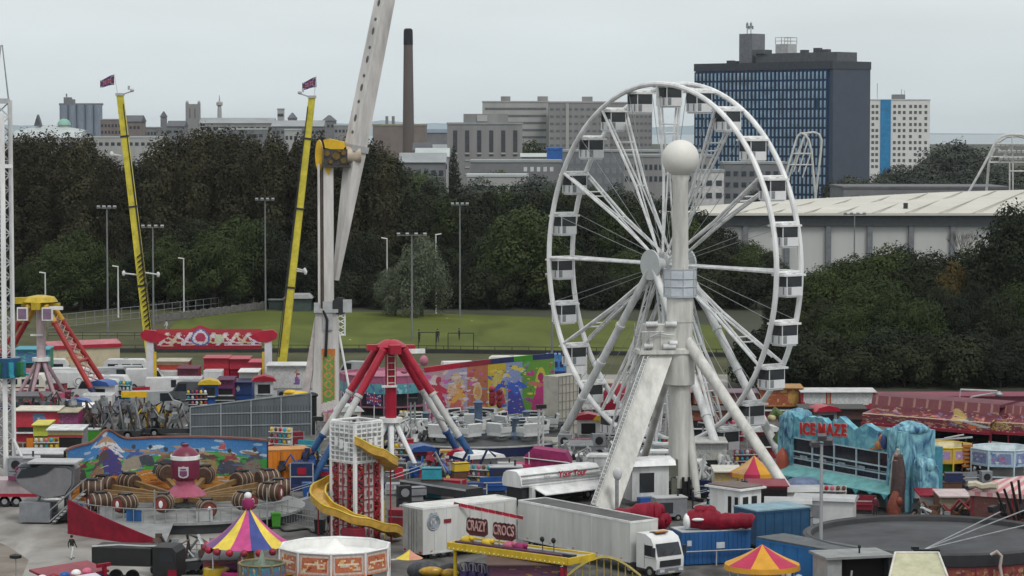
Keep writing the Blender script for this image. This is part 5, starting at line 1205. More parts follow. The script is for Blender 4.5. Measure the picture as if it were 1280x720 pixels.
for i in range(61):
    a_ = a0+(a1-a0)*i/60; mb.v += [((RR+.1)*math.cos(a_),(RR+.1)*math.sin(a_),0),((RR+.1)*math.cos(a_),(RR+.1)*math.sin(a_),murfn(i/60,1)[2])]
mb.f = [(2*i,2*i+2,2*i+3,2*i+1) for i in range(60)]; mb.m=[0]*60; mb.col=[None]*60; part(mb,'wall_backing',SLATE,ro)
mb = MB()
for i in range(25):
    p_ = (gnd(86,667)-RC).lerp(gnd(207,684)-RC, i/24); f_ = 1+.03*math.sin(PI*i/24); q_ = p_.normalized()*(RR-.1); mb.v += [(p_.x*f_,p_.y*f_,min(.9,2.6-2.3*i/24)),(q_.x,q_.y,.93)]
mb.f = [(2*i,2*i+2,2*i+3,2*i+1) for i in range(24)]; mb.m = [0]*24; mb.col = [None]*24; part(mb,'entrance_deck',M('ride_floor_grey'),ro)
# hub
MH = M('hub_maroon',(.16,.02,.05),.35,dirt=.25); PS = M('skirt_rose',(.36,.08,.14),.45,dirt=.3)
mb = MB(); mb.lathe([(.8,3.05),(1.12,3.3),(1.2,4.1),(1.16,4.75)],28); part(mb,'hub_drum',MH,ro)
mb = MB(); mb.lathe([(1.16,4.75),(1.22,4.8),(1.22,5.1),(1.12,5.12)],28); part(mb,'white_band',WHITE,ro)
mb = MB(); mb.lathe([(1.12,5.12),(.95,5.45),(.55,5.75),(.3,5.85),(.3,6.05),(.02,6.1)],28); part(mb,'hub_dome',MH,ro)
mb = MB(); mb.lathe([(.75,3.05),(.8,2.7),(1.5,2.1),(1.75,1.85),(1.7,1.7),(.4,1.7)],28); part(mb,'hub_skirt',PS,ro)
mb = MB(); mb.lathe([(1.0,.96),(.6,1.7)],20); part(mb,'hub_base',STEEL,ro)
mb = MB(); y_ = -1.24
mb.prism([(-.42,3.55),(-.3,3.42),(0,3.35),(.3,3.42),(.42,3.55),(.42,4.3),(.2,4.26),(0,4.34),(-.2,4.26),(-.42,4.3)],y_-.02,y_+.05); em = part(mb,'emblem',M('emblem_pale',(.5,.47,.5),.5),ro)
mb = MB(); mb.prism([(-.3,3.6),(0,3.45),(.3,3.6),(.3,3.95),(-.3,3.95)],y_-.05,y_-.021); mb.tube((-.22,y_-.04,4.1),(.22,y_-.04,4.1),.06,n=6); part(mb,'emblem_field',M('emblem_plum',(.16,.05,.12),.5),em)
# barrel cars on arms
HO = M('barrel_band',(.33,.27,.2),.5,dirt=.3); HW = M('barrel_wood',(.075,.038,.024),.6,dirt=.5,scale=3); FR = M('barrel_end_red',(.2,.035,.03),.5,dirt=.3); AR = M('arm_tan',(.22,.13,.05),.5,dirt=.4,scale=2)
mb = MB(); mb.lathe([(.05,-.95),(.62,-.95),(.78,-.4),(.8,0),(.78,.4),(.62,.95),(.05,.95)],16)
mb.v = [(z, y, x) for x,y,z in mb.v]
bar0 = part(mb,'barrel_car',HW,ro)
mb = MB()
for z in (-.75,-.3,.25,.7):
    r_ = .8-.2*abs(z/.95)**1.6; mb.lathe([(r_+.005,z-.045),(r_+.035,z-.045),(r_+.035,z+.045),(r_+.005,z+.045)],16)
mb.v = [(z, y, x) for x,y,z in mb.v]; part(mb,'barrel_hoops',HO,bar0)
mb = MB(); mb.tube((.95,0,0),(1.0,0,0),.5,n=16); part(mb,'end_disc',FR,bar0)
mb = MB(); mb.ell((1.02,0,0),.03,.17,.3,12,8); part(mb,'number_plate',WHITE,bar0)
mb = MB(); mb.bx(-.45,.45,-.4,.4,.6,.82); part(mb,'cockpit',BLACK,bar0)
ar0 = MB(); ar0.beam((1.0,0,1.6),(6.8,0,2.2),.38,.38); ar0 = part(ar0,'arm',AR,ro)
bar0.scale = (1.0,1.0,1.0)
for i in range(14):
    a_ = 2*PI*i/14+.12; z_ = 2.25+.3*math.sin(i*2.1)+.25*math.sin(a_)
    loc = (7.6*math.cos(a_),7.6*math.sin(a_),z_)
    if i == 0: bar0.location = loc; bar0.rotation_euler = (0,0,a_); ar0.rotation_euler = (0,0,a_)
    else: rep(bar0,ro,loc,(0,0,a_)); rep(ar0,ro,(0,0,0),(0,0,a_))
# glass panels and rail along the front edge
mb = MB(); 
for i in range(30):
    a_ = R(185)+R(150)*i/29; mb.tube(((RR-.15)*math.cos(a_),(RR-.15)*math.sin(a_),.95),((RR-.15)*math.cos(a_),(RR-.15)*math.sin(a_),2.0),.035,n=5)
mb.path([((RR-.15)*math.cos(R(185)+R(150)*i/29),(RR-.15)*math.sin(R(185)+R(150)*i/29),2.0) for i in range(30)],.04,5); part(mb,'front_rail',STEEL,ro)
for a_, m in ((196,BLUE),(214,BLUE2),(236,LGREY),(252,BLUE2),(286,LGREY)):
    mb = MB(); a_ = R(a_); mb.box(((RR-.3)*math.cos(a_),(RR-.3)*math.sin(a_),1.45),(1.3,.06,.9),(0,0,a_+PI/2)); part(mb,'rail_panel',m,ro)
mb = MB(); mb.tube((7.4,-7.3,0),(7.4,-7.3,3.4),.06,n=6); mb.tube((-1.2,-9.9,0),(-1.2,-9.9,3.6),.07,n=6); part(mb,'light_pole',STEEL,ro)

# ------------------------------------------------------------------ striped canopies
def canopy(name, label, cat, px, Y, r, z0, z1, cols, nseg, sag=.25, knob=None, valance=None, posts=True, prof=None, rz=0, body=None):
    g = at(px,300,Y); t = thing(name, label, cat, (g.x,Y,0), rz); m = nseg*3
    mb = MB(); pr = [(r*(1-q), z0+(z1-z0)*(q-sag*math.sin(PI*q)*.5)) for q in [i/8 for i in range(9)]]; pr[-1] = (.04, z1)
    mb.lathe(pr, m, mis=lambda i,j: (i//3) % len(cols)); mb.build('canopy', cols, t)
    if valance is not None:
        mb = MB(); mb.lathe([(r,z0),(r+.05,z0-.35)], m, mis=lambda i,j: (i//3) % len(valance)); mb.build('valance', valance, t)
    if knob: mb = MB(); mb.lathe([(.35,z1-.15),(.45,z1+.1),(.4,z1+.45),(.2,z1+.55)],14); part(mb,'finial',knob,t); mb = MB(); mb.sphere((0,0,z1+.72),.26,12,8); part(mb,'finial_ball',WHITE,t)
    if posts:
        for i in range(6): a_ = 2*PI*i/6+.3; mb = MB(); mb.tube((r*.88*math.cos(a_),r*.88*math.sin(a_),0),(r*.88*math.cos(a_),r*.88*math.sin(a_),z0),.06,n=6); part(mb,'post',WHITE2,t)
    return t
C_PU, C_YE, C_PI, C_BL = M('canvas_purple',(.16,.06,.2),.6), M('canvas_yellow',(.72,.55,.07),.6), M('canvas_pink',(.5,.06,.22),.6), M('canvas_blue',(.04,.06,.24),.6)
um = canopy('toy_set_ride', 'purple yellow pink and blue striped roundabout canopy with pink finial', 'fairground ride', 308, 181, 2.95, 3.3, 5.95, [C_PI,C_BL,C_YE,C_PI,C_PU,C_YE], 12, .2, MAG, None)
um.rotation_euler = (0,0,R(-110))
for i in range(18):
    a_ = 2*PI*i/18; mb = MB(); mb.ell((2.95*math.cos(a_),2.95*math.sin(a_),3.12),.28,.28,.26,8,6); part(mb,'rim_bulb',MAROON if i%2 else RED,um)
for i in range(6):
    a_ = 2*PI*i/6; mb = MB(); c = (2.2*math.cos(a_),2.2*math.sin(a_)); mb.lathe([(.02,.6),(.7,.6),(.95,1.2),(.9,1.7),(.6,1.75)],14,(c[0],c[1],0)); cup = part(mb,'cup_car',[MAG,TEAL,PINK,GREEN,C_PU,YEL][i],um)
    mb = MB(); mb.lathe([(.97,1.15),(1.0,1.22),(.97,1.3)],14,(c[0],c[1],0)); part(mb,'cup_band',GOLD,cup)
mb = MB(); mb.lathe([(.01,.5),(3.3,.5),(3.3,.2)],32); part(mb,'turntable',GREY,um); mb = MB(); mb.lathe([(.5,.5),(.35,3.3)],12); part(mb,'centre_pole',GOLD,um)
C_RED, C_AMB = M('canvas_crimson',(.42,.02,.07),.6,dirt=.2), M('canvas_amber',(.6,.29,.02),.6,dirt=.2)
gz = canopy('striped_gazebo', 'red and amber striped gazebo at the bottom edge', 'gazebo', 955, 178, 2.55, 2.45, 3.75, [C_RED,C_AMB], 8, .12, None, [C_AMB], True, rz=R(22))
gz2 = canopy('striped_gazebo', 'smaller red and amber striped kiosk top behind the white booth', 'gazebo', 944, 224, 2.0, 2.7, 4.1, [C_RED,C_AMB,M('canvas_peach',(.55,.32,.16),.6)], 9, .15, None, [C_RED,C_AMB], True)

def round_stall(label, px, Y, r, z0, z1, layers, inner, n=8, body=None, rz=0, trim=WHITE, peak=None, rb=.7, name='round_stall', dip=.7, nu=26):
    g = at(px,300,Y); t = thing(name, label, 'stall', (g.x,Y,0), rz)
    for i in range(n):
        a_, b_ = 2*PI*i/n, 2*PI*(i+1)/n; P0, P1 = Vector((r*math.cos(a_),r*math.sin(a_),0)), Vector((r*math.cos(b_),r*math.sin(b_),0))
        if (P0+P1).normalized().dot(Matrix.Rotation(-rz,3,'Z') @ Vector((0,-1,0))) > -.35:
            mb = MB(); board(mb, lambda u,v: P0.lerp(P1,u)*(1+.03*(1-v))+Vector((0,0,z0+(z1-z0)*v)), nu, 12, layers, i+3); part(mb,'fascia_board',art_mat(),t)
        else:
            mb = MB(); mb.quad(P0+Vector((0,0,z0)),P1+Vector((0,0,z0)),P1+Vector((0,0,z1)),P0+Vector((0,0,z1))); part(mb,'rear_board',inner,t)
    mb = MB(); mb.lathe([(r-.06,z1),(r-.08,z1-dip),(r*.6,z1-dip*.9),(.05,z1-dip*.5)],n); part(mb,'roof',inner,t,smooth=False)
    mb = MB(); mb.path([(r*math.cos(2*PI*i/n),r*math.sin(2*PI*i/n),z1+.04) for i in range(n)],.09,5,True); part(mb,'top_trim',trim,t)
    for i in range(n): a_ = 2*PI*i/n; mb = MB(); mb.tube((r*1.01*math.cos(a_),r*1.01*math.sin(a_),0),(r*1.01*math.cos(a_),r*1.01*math.sin(a_),z1+.1),.08,n=6); part(mb,'post',trim,t)
    if peak: mb = MB(); mb.lathe([(r*.42,z1-dip*.8),(r*.2,z1-.1),(.05,z1+peak)],n); part(mb,'roof_peak',inner,t)
    mb = MB(); mb.lathe([(r*rb,0),(r*rb,z0+.05)],n); part(mb,'body_wall',body or DARK,t,smooth=False)
    mb = MB(); mb.lathe([(r*.8,1.0),(r*.98,1.0),(r*.98,.9),(r*.8,.9)],n); part(mb,'counter',trim,t,smooth=False)
    return t
ART_OR = [('g',0,1,(.5,.2,.12),(.42,.3,.26)),('r',.08,.92,.12,.88,(.45,.4,.36)),('r',.12,.88,.2,.8,(.42,.12,.05)),('n',16,.15,.85,.25,.75,.02,.07,[(.6,.35,.12),(.5,.42,.35),(.3,.05,.03),(.62,.5,.3)]),('l',.2,.5,.8,.58,.04,(.66,.5,.36))]
round_stall('white topped octagonal stall with orange painted boards', 417, 176, 3.75, 2.5, 3.95, ART_OR, ROOFW, 10, rz=R(18), peak=.55, dip=.55)
ART_YE = [('g',0,1,(.5,.28,.03),(.55,.4,.1)),('r',.1,.9,.25,.85,(.34,.22,.36)),('n',8,.15,.85,.35,.75,.03,.08,[(.5,.42,.5),(.16,.1,.4),(.45,.3,.3)])]
ys = round_stall('yellow trimmed round stall on a green drum', 1179, 238, 2.95, 1.95, 3.3, ART_YE, M('stall_cream',(.66,.6,.42),.6), 8, GREEN, R(12), YEL, rb=.48)
ART_BL = [('g',0,1,(.3,.4,.5),(.4,.5,.58)),('r',.1,.9,.15,.85,(.16,.2,.36)),('n',12,.12,.88,.2,.8,.02,.08,[(.45,.5,.55),(.3,.12,.22),(.5,.52,.58),(.1,.14,.3)])]
round_stall('pale blue round stall at the right edge', 1256, 236, 2.9, 1.9, 3.3, ART_BL, M('stall_ice_white',(.58,.64,.66),.6), 8, M('stall_body_taupe',(.2,.19,.18),.7), R(10), M('trim_ice',(.45,.55,.62),.5))
t = thing('slatted_screen', 'orange brown slatted screen beside the yellow round stall', 'screen', gnd(1209,606))
for i in range(6): part(B1(-.45,.45,0,.12,1.6+.36*i,1.82+.36*i),'slat',M('slat_orange',(.42,.15,.03),.6,dirt=.4),t)
mb = MB(); mb.bx(-.5,-.4,.12,.2,0,3.8); mb.bx(.4,.5,.12,.2,0,3.8); part(mb,'frame',BROWN,t)

# ------------------------------------------------------------------ helter skelter tower
hs_ = gnd(446,676); t = thing('helter_skelter', 'red and white lattice tower with spiral gold slide', 'fairground ride', hs_, R(45)); q = 1.36
for a_ in (-1,1):
    for b_ in (-1,1): part(B1(a_*q-.12,a_*q+.12,b_*q-.12,b_*q+.12,0,9.3),'corner_post',WHITE,t)
def lattice(p0, p1, z0, z1, n, mat, r_=.09):
    p0, p1 = Vector(p0), Vector(p1); mb = MB(); h_ = (z1-z0)/n
    for i in range(n):
        a_, b_ = (p0,p1) if i%2 else (p1,p0); mb.tube(a_+Vector((0,0,z0+h_*i)),b_+Vector((0,0,z0+h_*(i+1))),r_,n=4); mb.tube(p0+Vector((0,0,z0+h_*i)),p1+Vector((0,0,z0+h_*i)),r_*.8,n=4)
    return mb
RS = M('lattice_red',(.3,.02,.03),.45,dirt=.3)
for (p0,p1) in (((-q,-q,0),(q,-q,0)),((-q,-q,0),(-q,q,0)),((q,-q,0),(q,q,0)),((-q,q,0),(q,q,0))):
    pa, pb_ = Vector(p0), Vector(p1); part(lattice(pa,pa.lerp(pb_,.31),0,6.3,9,RS,.085),'red_lattice',RS,t); part(lattice(pa.lerp(pb_,.71),pb_,0,6.3,9,RS,.085),'red_lattice',RS,t)
    a_, b_ = Vector(p0), Vector(p1); m_ = a_.lerp(b_,.5); d_ = (b_-a_).normalized(); nrm = Vector((m_.x,m_.y,0)).normalized()*.02
    mb = MB()
    for s in (.31,.51,.71): c_ = a_.lerp(b_,s)+nrm; mb.tube(c_,c_+Vector((0,0,6.3)),.07,n=5)
    part(mb,'red_upright',RS,t)
    mb = MB(); c0, c1 = a_.lerp(b_,.33)+nrm*1, a_.lerp(b_,.69)+nrm*1; mb.quad(c0,c1,c1+Vector((0,0,6.2)),c0+Vector((0,0,6.2))); mb.quad(c0-nrm,c1-nrm,c1-nrm+Vector((0,0,6.2)),c0-nrm+Vector((0,0,6.2))); pn = part(mb,'printed_panel',M('panel_pinkish_white',(.5,.45,.44),.6,dirt=.45,scale=2.5),t)
    mb = MB()
    for i in range(6): mb.beam(c0+nrm*3+Vector((0,0,.4+i)),c1+nrm*3+Vector((0,0,.4+i)),.05,.08); mb.beam(c0.lerp(c1,.3)+nrm*3+Vector((0,0,.6+i)),c0.lerp(c1,.3)+nrm*3+Vector((0,0,1.1+i)),.06,.06); mb.beam(c0.lerp(c1,.7)+nrm*3+Vector((0,0,.7+i)),c0.lerp(c1,.7)+nrm*3+Vector((0,0,1.0+i)),.1,.06)
    part(mb,'panel_lines',M('line_maroon',(.2,.06,.08),.6),pn)
    # white railed upper box
    mb = MB()
    for i in range(9): z_ = 6.4+.36*i; mb.beam(a_+nrm*6+Vector((0,0,z_)),b_+nrm*6+Vector((0,0,z_)),.06,.1)
    for s in (0,.2,.4,.6,.8,1): c_ = a_.lerp(b_,s)+nrm*6; mb.tube(c_+Vector((0,0,6.3)),c_+Vector((0,0,9.35)),.05,n=5)
    for s in (.3,.5,.7): c_ = a_.lerp(b_,s)+nrm*7; mb.box(c_+Vector((0,0,7.2+s)),(.28,.28,.7)); mb.box(c_+Vector((0,0,8.6)),(.3,.3,.12))
    part(mb,'upper_railing',WHITE,t)
    mb = MB(); c0, c1 = a_-nrm*3, b_-nrm*3; mb.quad(c0+Vector((0,0,6.35)),c1+Vector((0,0,6.35)),c1+Vector((0,0,9.1)),c0+Vector((0,0,9.1))); part(mb,'upper_panel',M('upper_panel_grey',(.56,.57,.57),.5,dirt=.35,scale=3),t)
part(B1(-q-.1,q+.1,-q-.1,q+.1,6.22,6.36),'upper_floor',WHITE,t)
mb = MB(); mb.path([(-q,-q,9.4),(q,-q,9.4),(q,q,9.4),(-q,q,9.4)],.08,6,True); part(mb,'top_rail',WHITE,t)
N = 120; mb = MB(); gap = None
for i in range(N+1):
    f = i/N; ph = f*2*PI*1.27-PI/2-R(45); r_ = 1.85+1.15*min(1,f*3.2); ks = [0,.2,.4,.6,.8,1]; zs = [7.9,5.9,4.7,3.5,1.9,.35]
    z_ = float(np.interp(f,ks,zs)) + .07*math.sin(f*70)
    for (dr,dz) in ((-.55,.5),(-.5,.05),(0,-.08),(.5,.05),(.55,.5),(.62,.5),(.6,-.1),(0,-.25),(-.6,-.1),(-.62,.5)): mb.v.append(((r_+dr)*math.cos(ph),(r_+dr)*math.sin(ph),z_+dz))
mm = 10
for i in range(N):
    for j in range(mm): mb.f.append((i*mm+j,i*mm+(j+1)%mm,(i+1)*mm+(j+1)%mm,(i+1)*mm+j)); mb.m.append(0); mb.col.append(None)
sl_ = part(mb,'spiral_slide',M('slide_gold',(.55,.33,.06),.4,dirt=.35,scale=2),t)
mb = MB()
for s in (-.58,.58):
    pts = []
    for i in range(N+1):
        f = i/N; ph = f*2*PI*1.27-PI/2-R(45); r_ = 1.85+1.15*min(1,f*3.2)+s; z_ = float(np.interp(f,ks,zs))+.5+.05*math.sin(f*70); pts.append((r_*math.cos(ph),r_*math.sin(ph),z_))
    mb.path(pts,.075,5)
part(mb,'slide_edge',YEL,sl_)
mb = MB()
for i in range(14,N,14):
    f = i/N; ph = f*2*PI*1.27-PI/2-R(45); r_ = 1.85+1.15*min(1,f*3.2); z_ = float(np.interp(f,ks,zs)); mb.tube((r_*math.cos(ph),r_*math.sin(ph),z_-.2),(r_*math.cos(ph),r_*math.sin(ph),0),.06,n=5)
part(mb,'slide_stands',RS,t)
part(B1(1.5,2.1,-.9,.5,0,3.0),'yellow_kiosk_door',YEL,t); part(B1(-3.0,-1.8,-3.0,-1.6,0,1.5),'pay_box',MAROON,t)

# ------------------------------------------------------------------ orange container, slate ride back
A_, rz, L = frame(gnd(318,607), gnd(389,604)); t = thing('shipping_container', 'bright orange container beside the barrel ride', 'container', A_, rz)
part(B1(0,L,0,2.6,.12,3.05),'container_body',ORANGE,t)
mb = MB(); mb.bx(0,L,-.04,2.64,3.05,3.15); part(mb,'container_roof',M('orange_roof',(.52,.24,.07),.6,dirt=.4),t)
mb = MB()
for i in range(13): mb.bx(L*i/12-.035,L*i/12+.035,-.05,-.003,.15,3.0)
part(mb,'corrugation',ORANGE,t); mb = MB(); mb.bx(L*.46,L*.47,-.07,-.052,.2,2.95); mb.bx(L*.1,L*.16,-.07,-.052,1.0,2.6); part(mb,'door_bar',M('rust_brown',(.2,.07,.02),.7),t)
A_, rz, L = frame(gnd(238,548), gnd(389,544)); t = thing('panel_wall', 'slate grey panelled back wall of a ride with pale frame lines', 'wall', A_, rz)
for i in range(4):
    x0_, x1_ = L*i/4, L*(i+1)/4; za, zb = 3.25+.32*i, 3.25+.32*(i+1) if i < 3 else 4.3
    mb = MB(); mb.prism([(x0_,0),(x1_-.03,0),(x1_-.03,zb),(x0_,za)],0,.25); part(mb,'wall_panel',SLATE,t)
mb = MB()
for i in range(5): x_ = L*i/4; mb.bx(x_-.07,x_+.07,-.1,-.003,0,3.25+.27*i)
for z_ in (1.2,2.5): mb.bx(0,L,-.085,-.004,z_-.05,z_+.05)
for i in range(4): mb.beam((L*i/4,-.05,3.25+.3*i),(L*(i+1)/4,-.05,3.25+.3*(i+1)),.1,.12)
part(mb,'frame_lines',M('frame_grey_blue',(.27,.3,.32),.5),t)
mb = MB()
for i in range(40): x_ = L*(i+.5)/40; mb.bx(x_-.02,x_+.02,-.03,-.002,0,3.2)
part(mb,'panel_ribs',M('rib_dark',(.06,.07,.08),.6),t)
g = gnd(371,549); t = thing('folded_canopy', 'yellow and black folded cover on top of the slate wall', 'cover', (g.x,g.y+4.5,0))
mb = MB(); mb.bx(-1.7,1.7,-.5,.5,0,3.9); part(mb,'crate_base',BLACK,t); mb = MB(); mb.ell((-.3,0,4.15),1.5,.6,.4,14,8); mb.ell((-1.0,-.1,4.4),.7,.5,.3,12,8); part(mb,'yellow_cover',YE,t); mb = MB(); mb.ell((1.1,.1,4.1),.8,.6,.32,12,8); part(mb,'black_cover',BLACK,t)
# ------------------------------------------------------------------ people (one continuous skinned body each)
SKIN = M('skin', (.42,.25,.18), .6, dirt=.1); HAIR = M('dark_hair', (.02,.015,.012), .7)
def person(label, loc, rz, top, legs, pose='stand', hair=HAIR, s=1.0):
    V = [(0,0,.95),(0,0,1.15),(0,0,1.38),(0,0,1.52),(0,-.02,1.64),(0,-.02,1.74)]
    st = {'stand': (.02,-.02,0), 'walk': (.24,-.22,.12)}[pose]
    J = dict(V=V); V += [(.09,0,.92),(.11,-st[0]*.5,.5),(.11,-st[0]+.0,.07),(.11,-st[0]-.16,.04)]
    V += [(-.09,0,.92),(-.11,-st[1]*.5,.5),(-.11,-st[1]+.04,.07),(-.11,-st[1]-.12,.04)]
    V += [(.19,0,1.42),(.25,.02+st[0]*.4,1.14),(.27,-.08+st[0]*.6,.9),(.27,-.12+st[0]*.7,.82)]
    V += [(-.19,0,1.42),(-.25,.02+st[1]*.4,1.14),(-.27,-.08+st[1]*.6,.9),(-.27,-.12+st[1]*.7,.82)]
    E = [(0,1),(1,2),(2,3),(3,4),(4,5),(0,6),(6,7),(7,8),(8,9),(0,10),(10,11),(11,12),(12,13),(2,14),(14,15),(15,16),(16,17),(2,18),(18,19),(19,20),(20,21)]
    RD = [.14,.14,.16,.06,.1,.07,.1,.07,.045,.035,.1,.07,.045,.035,.065,.05,.038,.035,.065,.05,.038,.035]
    me = bpy.data.meshes.new('body'); me.from_pydata(V, E, []); tmp = bpy.data.objects.new('body_tmp', me); COL.objects.link(tmp)
    m = tmp.modifiers.new('skin', 'SKIN'); sv = me.skin_vertices[0].data
    for i, r_ in enumerate(RD): sv[i].radius = (r_, r_*.8 if i < 3 else r_)
    sv[0].use_root = True
    tmp.modifiers.new('sub', 'SUBSURF').levels = 1
    dg = bpy.context.evaluated_depsgraph_get(); dg.update(); nm = bpy.data.meshes.new_from_object(tmp.evaluated_get(dg)); bpy.data.objects.remove(tmp)
    nm.materials.clear()
    for q in (SKIN, top, legs, BLACK): nm.materials.append(q)
    for p in nm.polygons:
        c = p.center; p.material_index = 3 if c.z < .1 else (2 if c.z < .96 and abs(c.x) < .2 else (0 if c.z > 1.5 or c.z < .86 else 1))
        p.use_smooth = True
    o = bpy.data.objects.new('person', nm); COL.objects.link(o); o.location = loc; o.rotation_euler = (0,0,rz); o.scale = (s,s,s)
    tag(o, label, 'person')
    mb = MB(); mb.ell((0,.015,1.68),.115,.125,.115,10,8); h_ = mb.build('hair', hair, o)
    return o
JKT, JEAN, WHT, NVY, REDC = M('black_cloth',(.02,.02,.022),.8), M('denim',(.05,.07,.12),.8), M('white_cloth',(.6,.6,.6),.8), M('navy_cloth',(.02,.025,.06),.8), M('red_cloth',(.3,.02,.03),.8)
person('player in dark kit standing left on the pitch', gnd(524,428), 1.2, JKT, JKT, s=1.1); person('stocky dark figure beside the pitch rail', gnd(547,428), .4, JKT, NVY, s=1.15)
person('distant figure with a thin dark outline near the goal frame', gnd(574,425), 2, NVY, JKT); person('person in white walking on the left of the pitch', gnd(208,414), -1, WHT, LGREY, 'walk')
person('person in black and white walking past the red fascia', gnd(90,699), 2.6, JKT, WHT, 'walk', s=1.02)
person('person in dark clothes behind the striped roundabout', gnd(357,632), 2.2, JKT, JEAN, 'walk'); person('person in black coat by the foot of the slide', gnd(412,668), .6, JKT, WHT, 'walk')
person('person in red top beside the pink covered stall', gnd(640,606), .5, REDC, JEAN); person('person in navy standing under the column tower', gnd(866,636), 1.7, NVY, JKT)
person('person in dark red before the ice maze counter', gnd(1094,646), .2, M('wine_cloth',(.12,.02,.04),.8), JKT); person('person in white top beside the ice maze pillar', gnd(1166,640), -.4, WHT, JEAN)

# ------------------------------------------------------------------ generic stalls, vans and caravans
def fstall(label, p0, p1, yb, yt, layers, roof=GREY, depth=3, side=LGREY, seed=1, opening=True, nu=None, yb1=None, over=.5, name='market_stall', cat='stall', bh=.42):
    A_, rz, L = frame(gnd(p0,yb), gnd(p1,yb1 or yb)); t = thing(name, label, cat, A_, rz); H_ = at(p0, yt, A_.y).z
    part(B1(0,L,.1,depth,.05,H_-.1),'stall_body',side,t)
    mb = MB(); mb.prism([(-over,H_-.12),(depth+.1,H_),(depth+.1,H_+.1),(-over,H_-.02)],-.1,L+.1,'x'); part(mb,'roof',roof,t)
    z0 = H_*(1-bh)
    mb = MB(); board(mb, lambda u,v: (L*u,-.05,z0+(H_-.1-z0)*v), nu or max(14,int(L*7)), 12, layers, seed); part(mb,'sign_board',art_mat(),t)
    if opening:
        part(B1(.15,L-.15,.04,.098,H_*.3,z0-.05),'serving_hatch',BLACK,t); part(B1(.05,L-.05,-.35,.09,H_*.26,H_*.3),'counter',WHITE2,t)
        part(B1(0,L,.02,.097,.05,H_*.26),'front_panel',side,t)
    return t, L, H_
def fun(c1, c2, c3, bg=None, n=26): return [('g',0,1,bg or c1,c1),('r',.02,.98,.06,.94,bg or c2),('n',n,.03,.97,.15,.85,.015,.06,[c1,c2,c3])]
def van(label, px, py, rz, body, L=5.6, W=2.0, H_=2.5, high=False, name='parked_van', cat='van'):
    t = thing(name, label, cat, gnd(px,py), rz); a = -L/2; b = L/2
    mb = MB(); mb.prism([(a,.45),(b,.45),(b,1.15),(b-.9,1.4),(b-1.6,H_-.05),(b-1.9,H_),(a+.1,H_),(a,H_-.2)],-W/2,W/2); part(mb,'body',body,t)
    mb = MB(); mb.add([(b-.98,-W/2+.15,1.44),(b-.98,W/2-.15,1.44),(b-1.58,W/2-.2,H_-.12),(b-1.58,-W/2+.2,H_-.12)],[(0,1,2,3)]); mb.v=[(x+.03,y,z+.02) for x,y,z in mb.v]; part(mb,'windscreen',GLASS,t,smooth=False)
    for s in (-1,1): mb = MB(); mb.prism([(b-2.6,1.4),(b-1.15,1.4),(b-1.65,H_-.2),(b-2.6,H_-.2)],s*W/2-.012,s*W/2+.012); part(mb,'side_window',GLASS,t)
    part(B1(b,b+.12,-W/2+.05,W/2-.05,.4,.75),'bumper',DARK,t)
    for s in (-.7,.7): part(B1(b-.02,b+.05,s-.2,s+.2,.85,1.05),'headlight',M('lamp_glass'),t)
    wheels(t,[a+1,b-1],-W/2-.02,W/2+.02,.36); return t
def caravan(label, px, py, rz, body=WHITE, L=6.2, W=2.3, H_=2.6, stripe=GREY):
    t = thing('caravan', label, 'caravan', gnd(px,py), rz); a, b = -L/2, L/2
    mb = MB(); mb.prism([(a,.5),(b,.5),(b+.1,1.2),(b-.1,1.9),(b-.5,H_-.05),(b-.9,H_),(a+.5,H_),(a+.12,H_-.25),(a-.08,1.2)],-W/2,W/2); part(mb,'body',body,t)
    for s in (-1,1):
        for x0_,x1_ in ((a+.6,a+1.9),(a+2.4,a+3.5),(b-1.9,b-.7)): mb = MB(); mb.bx(x0_,x1_,s*W/2-.012,s*W/2+.012,1.4,2.05); part(mb,'window',GLASS,t)
        part(B1(a+.1,b-.05,s*W/2-.01,s*W/2+.014,.95,1.1),'stripe',stripe,t)
    part(B1(b+.06,b+.1,-.8,.8,1.35,1.85),'front_window',GLASS,t); part(B1(-.3,.3,-.3,.3,H_-.01,H_+.1),'skylight',LGREY,t)
    mb = MB(); mb.beam((b,0,.5),(b+1.2,0,.45),.12,.12); part(mb,'tow_bar',DARK,t); wheels(t,[-.1],-W/2+.05,W/2-.05,.34); return t
def box_lorry(label, p0, p1, yb, yt, box, W=2.4, cabc=None, yb1=None, roof=None):
    A_, B_ = gnd(p0,yb), gnd(p1,yb1 or yb); H_ = at(p0,yt,A_.y).z; return trailer(label, A_, B_, W, H_, z0=.7, side=box, roof=roof or LGREY, name='box_lorry', cat='lorry', ribs=4)

# ------------------------------------------------------------------ behind the scroll gantry and at the left
W1, W2, W3 = M('van_white',(.6,.61,.62),.35,dirt=.15), M('van_silver',(.38,.4,.42),.35,.3,dirt=.2), M('caravan_cream',(.62,.6,.53),.4,dirt=.15)
caravan('white caravan behind the claw ride tripod', 92, 486, .05, W1); caravan('cream caravan right of the lattice tower', 32, 494, -.05, W3, L=5.2, stripe=MAROON)
caravan('white caravan at the far left behind the drop tower', 60, 474, .1, W1, L=5.4); caravan('white caravan between claw ride and yellow mast', 158, 474, .02, W1, L=5.6, stripe=BLUE)
box_lorry('small white box lorry with a round crest disc', 66, 106, 492, 466, W1)
t = thing('crest_disc', 'white disc with a grey crest on the lorry end', 'sign', (gnd(99,492).x, gnd(99,492).y-.12, 1.5)); mb = MB(); mb.tube((0,0,0),(0,-.05,0),.62,n=20); part(mb,'disc',WHITE,t); mb = MB(); mb.path([(.4*math.cos(2*PI*i/16),-.07,.4*math.sin(2*PI*i/16)) for i in range(16)],.05,5,True); part(mb,'crest_ring',GREY,t)
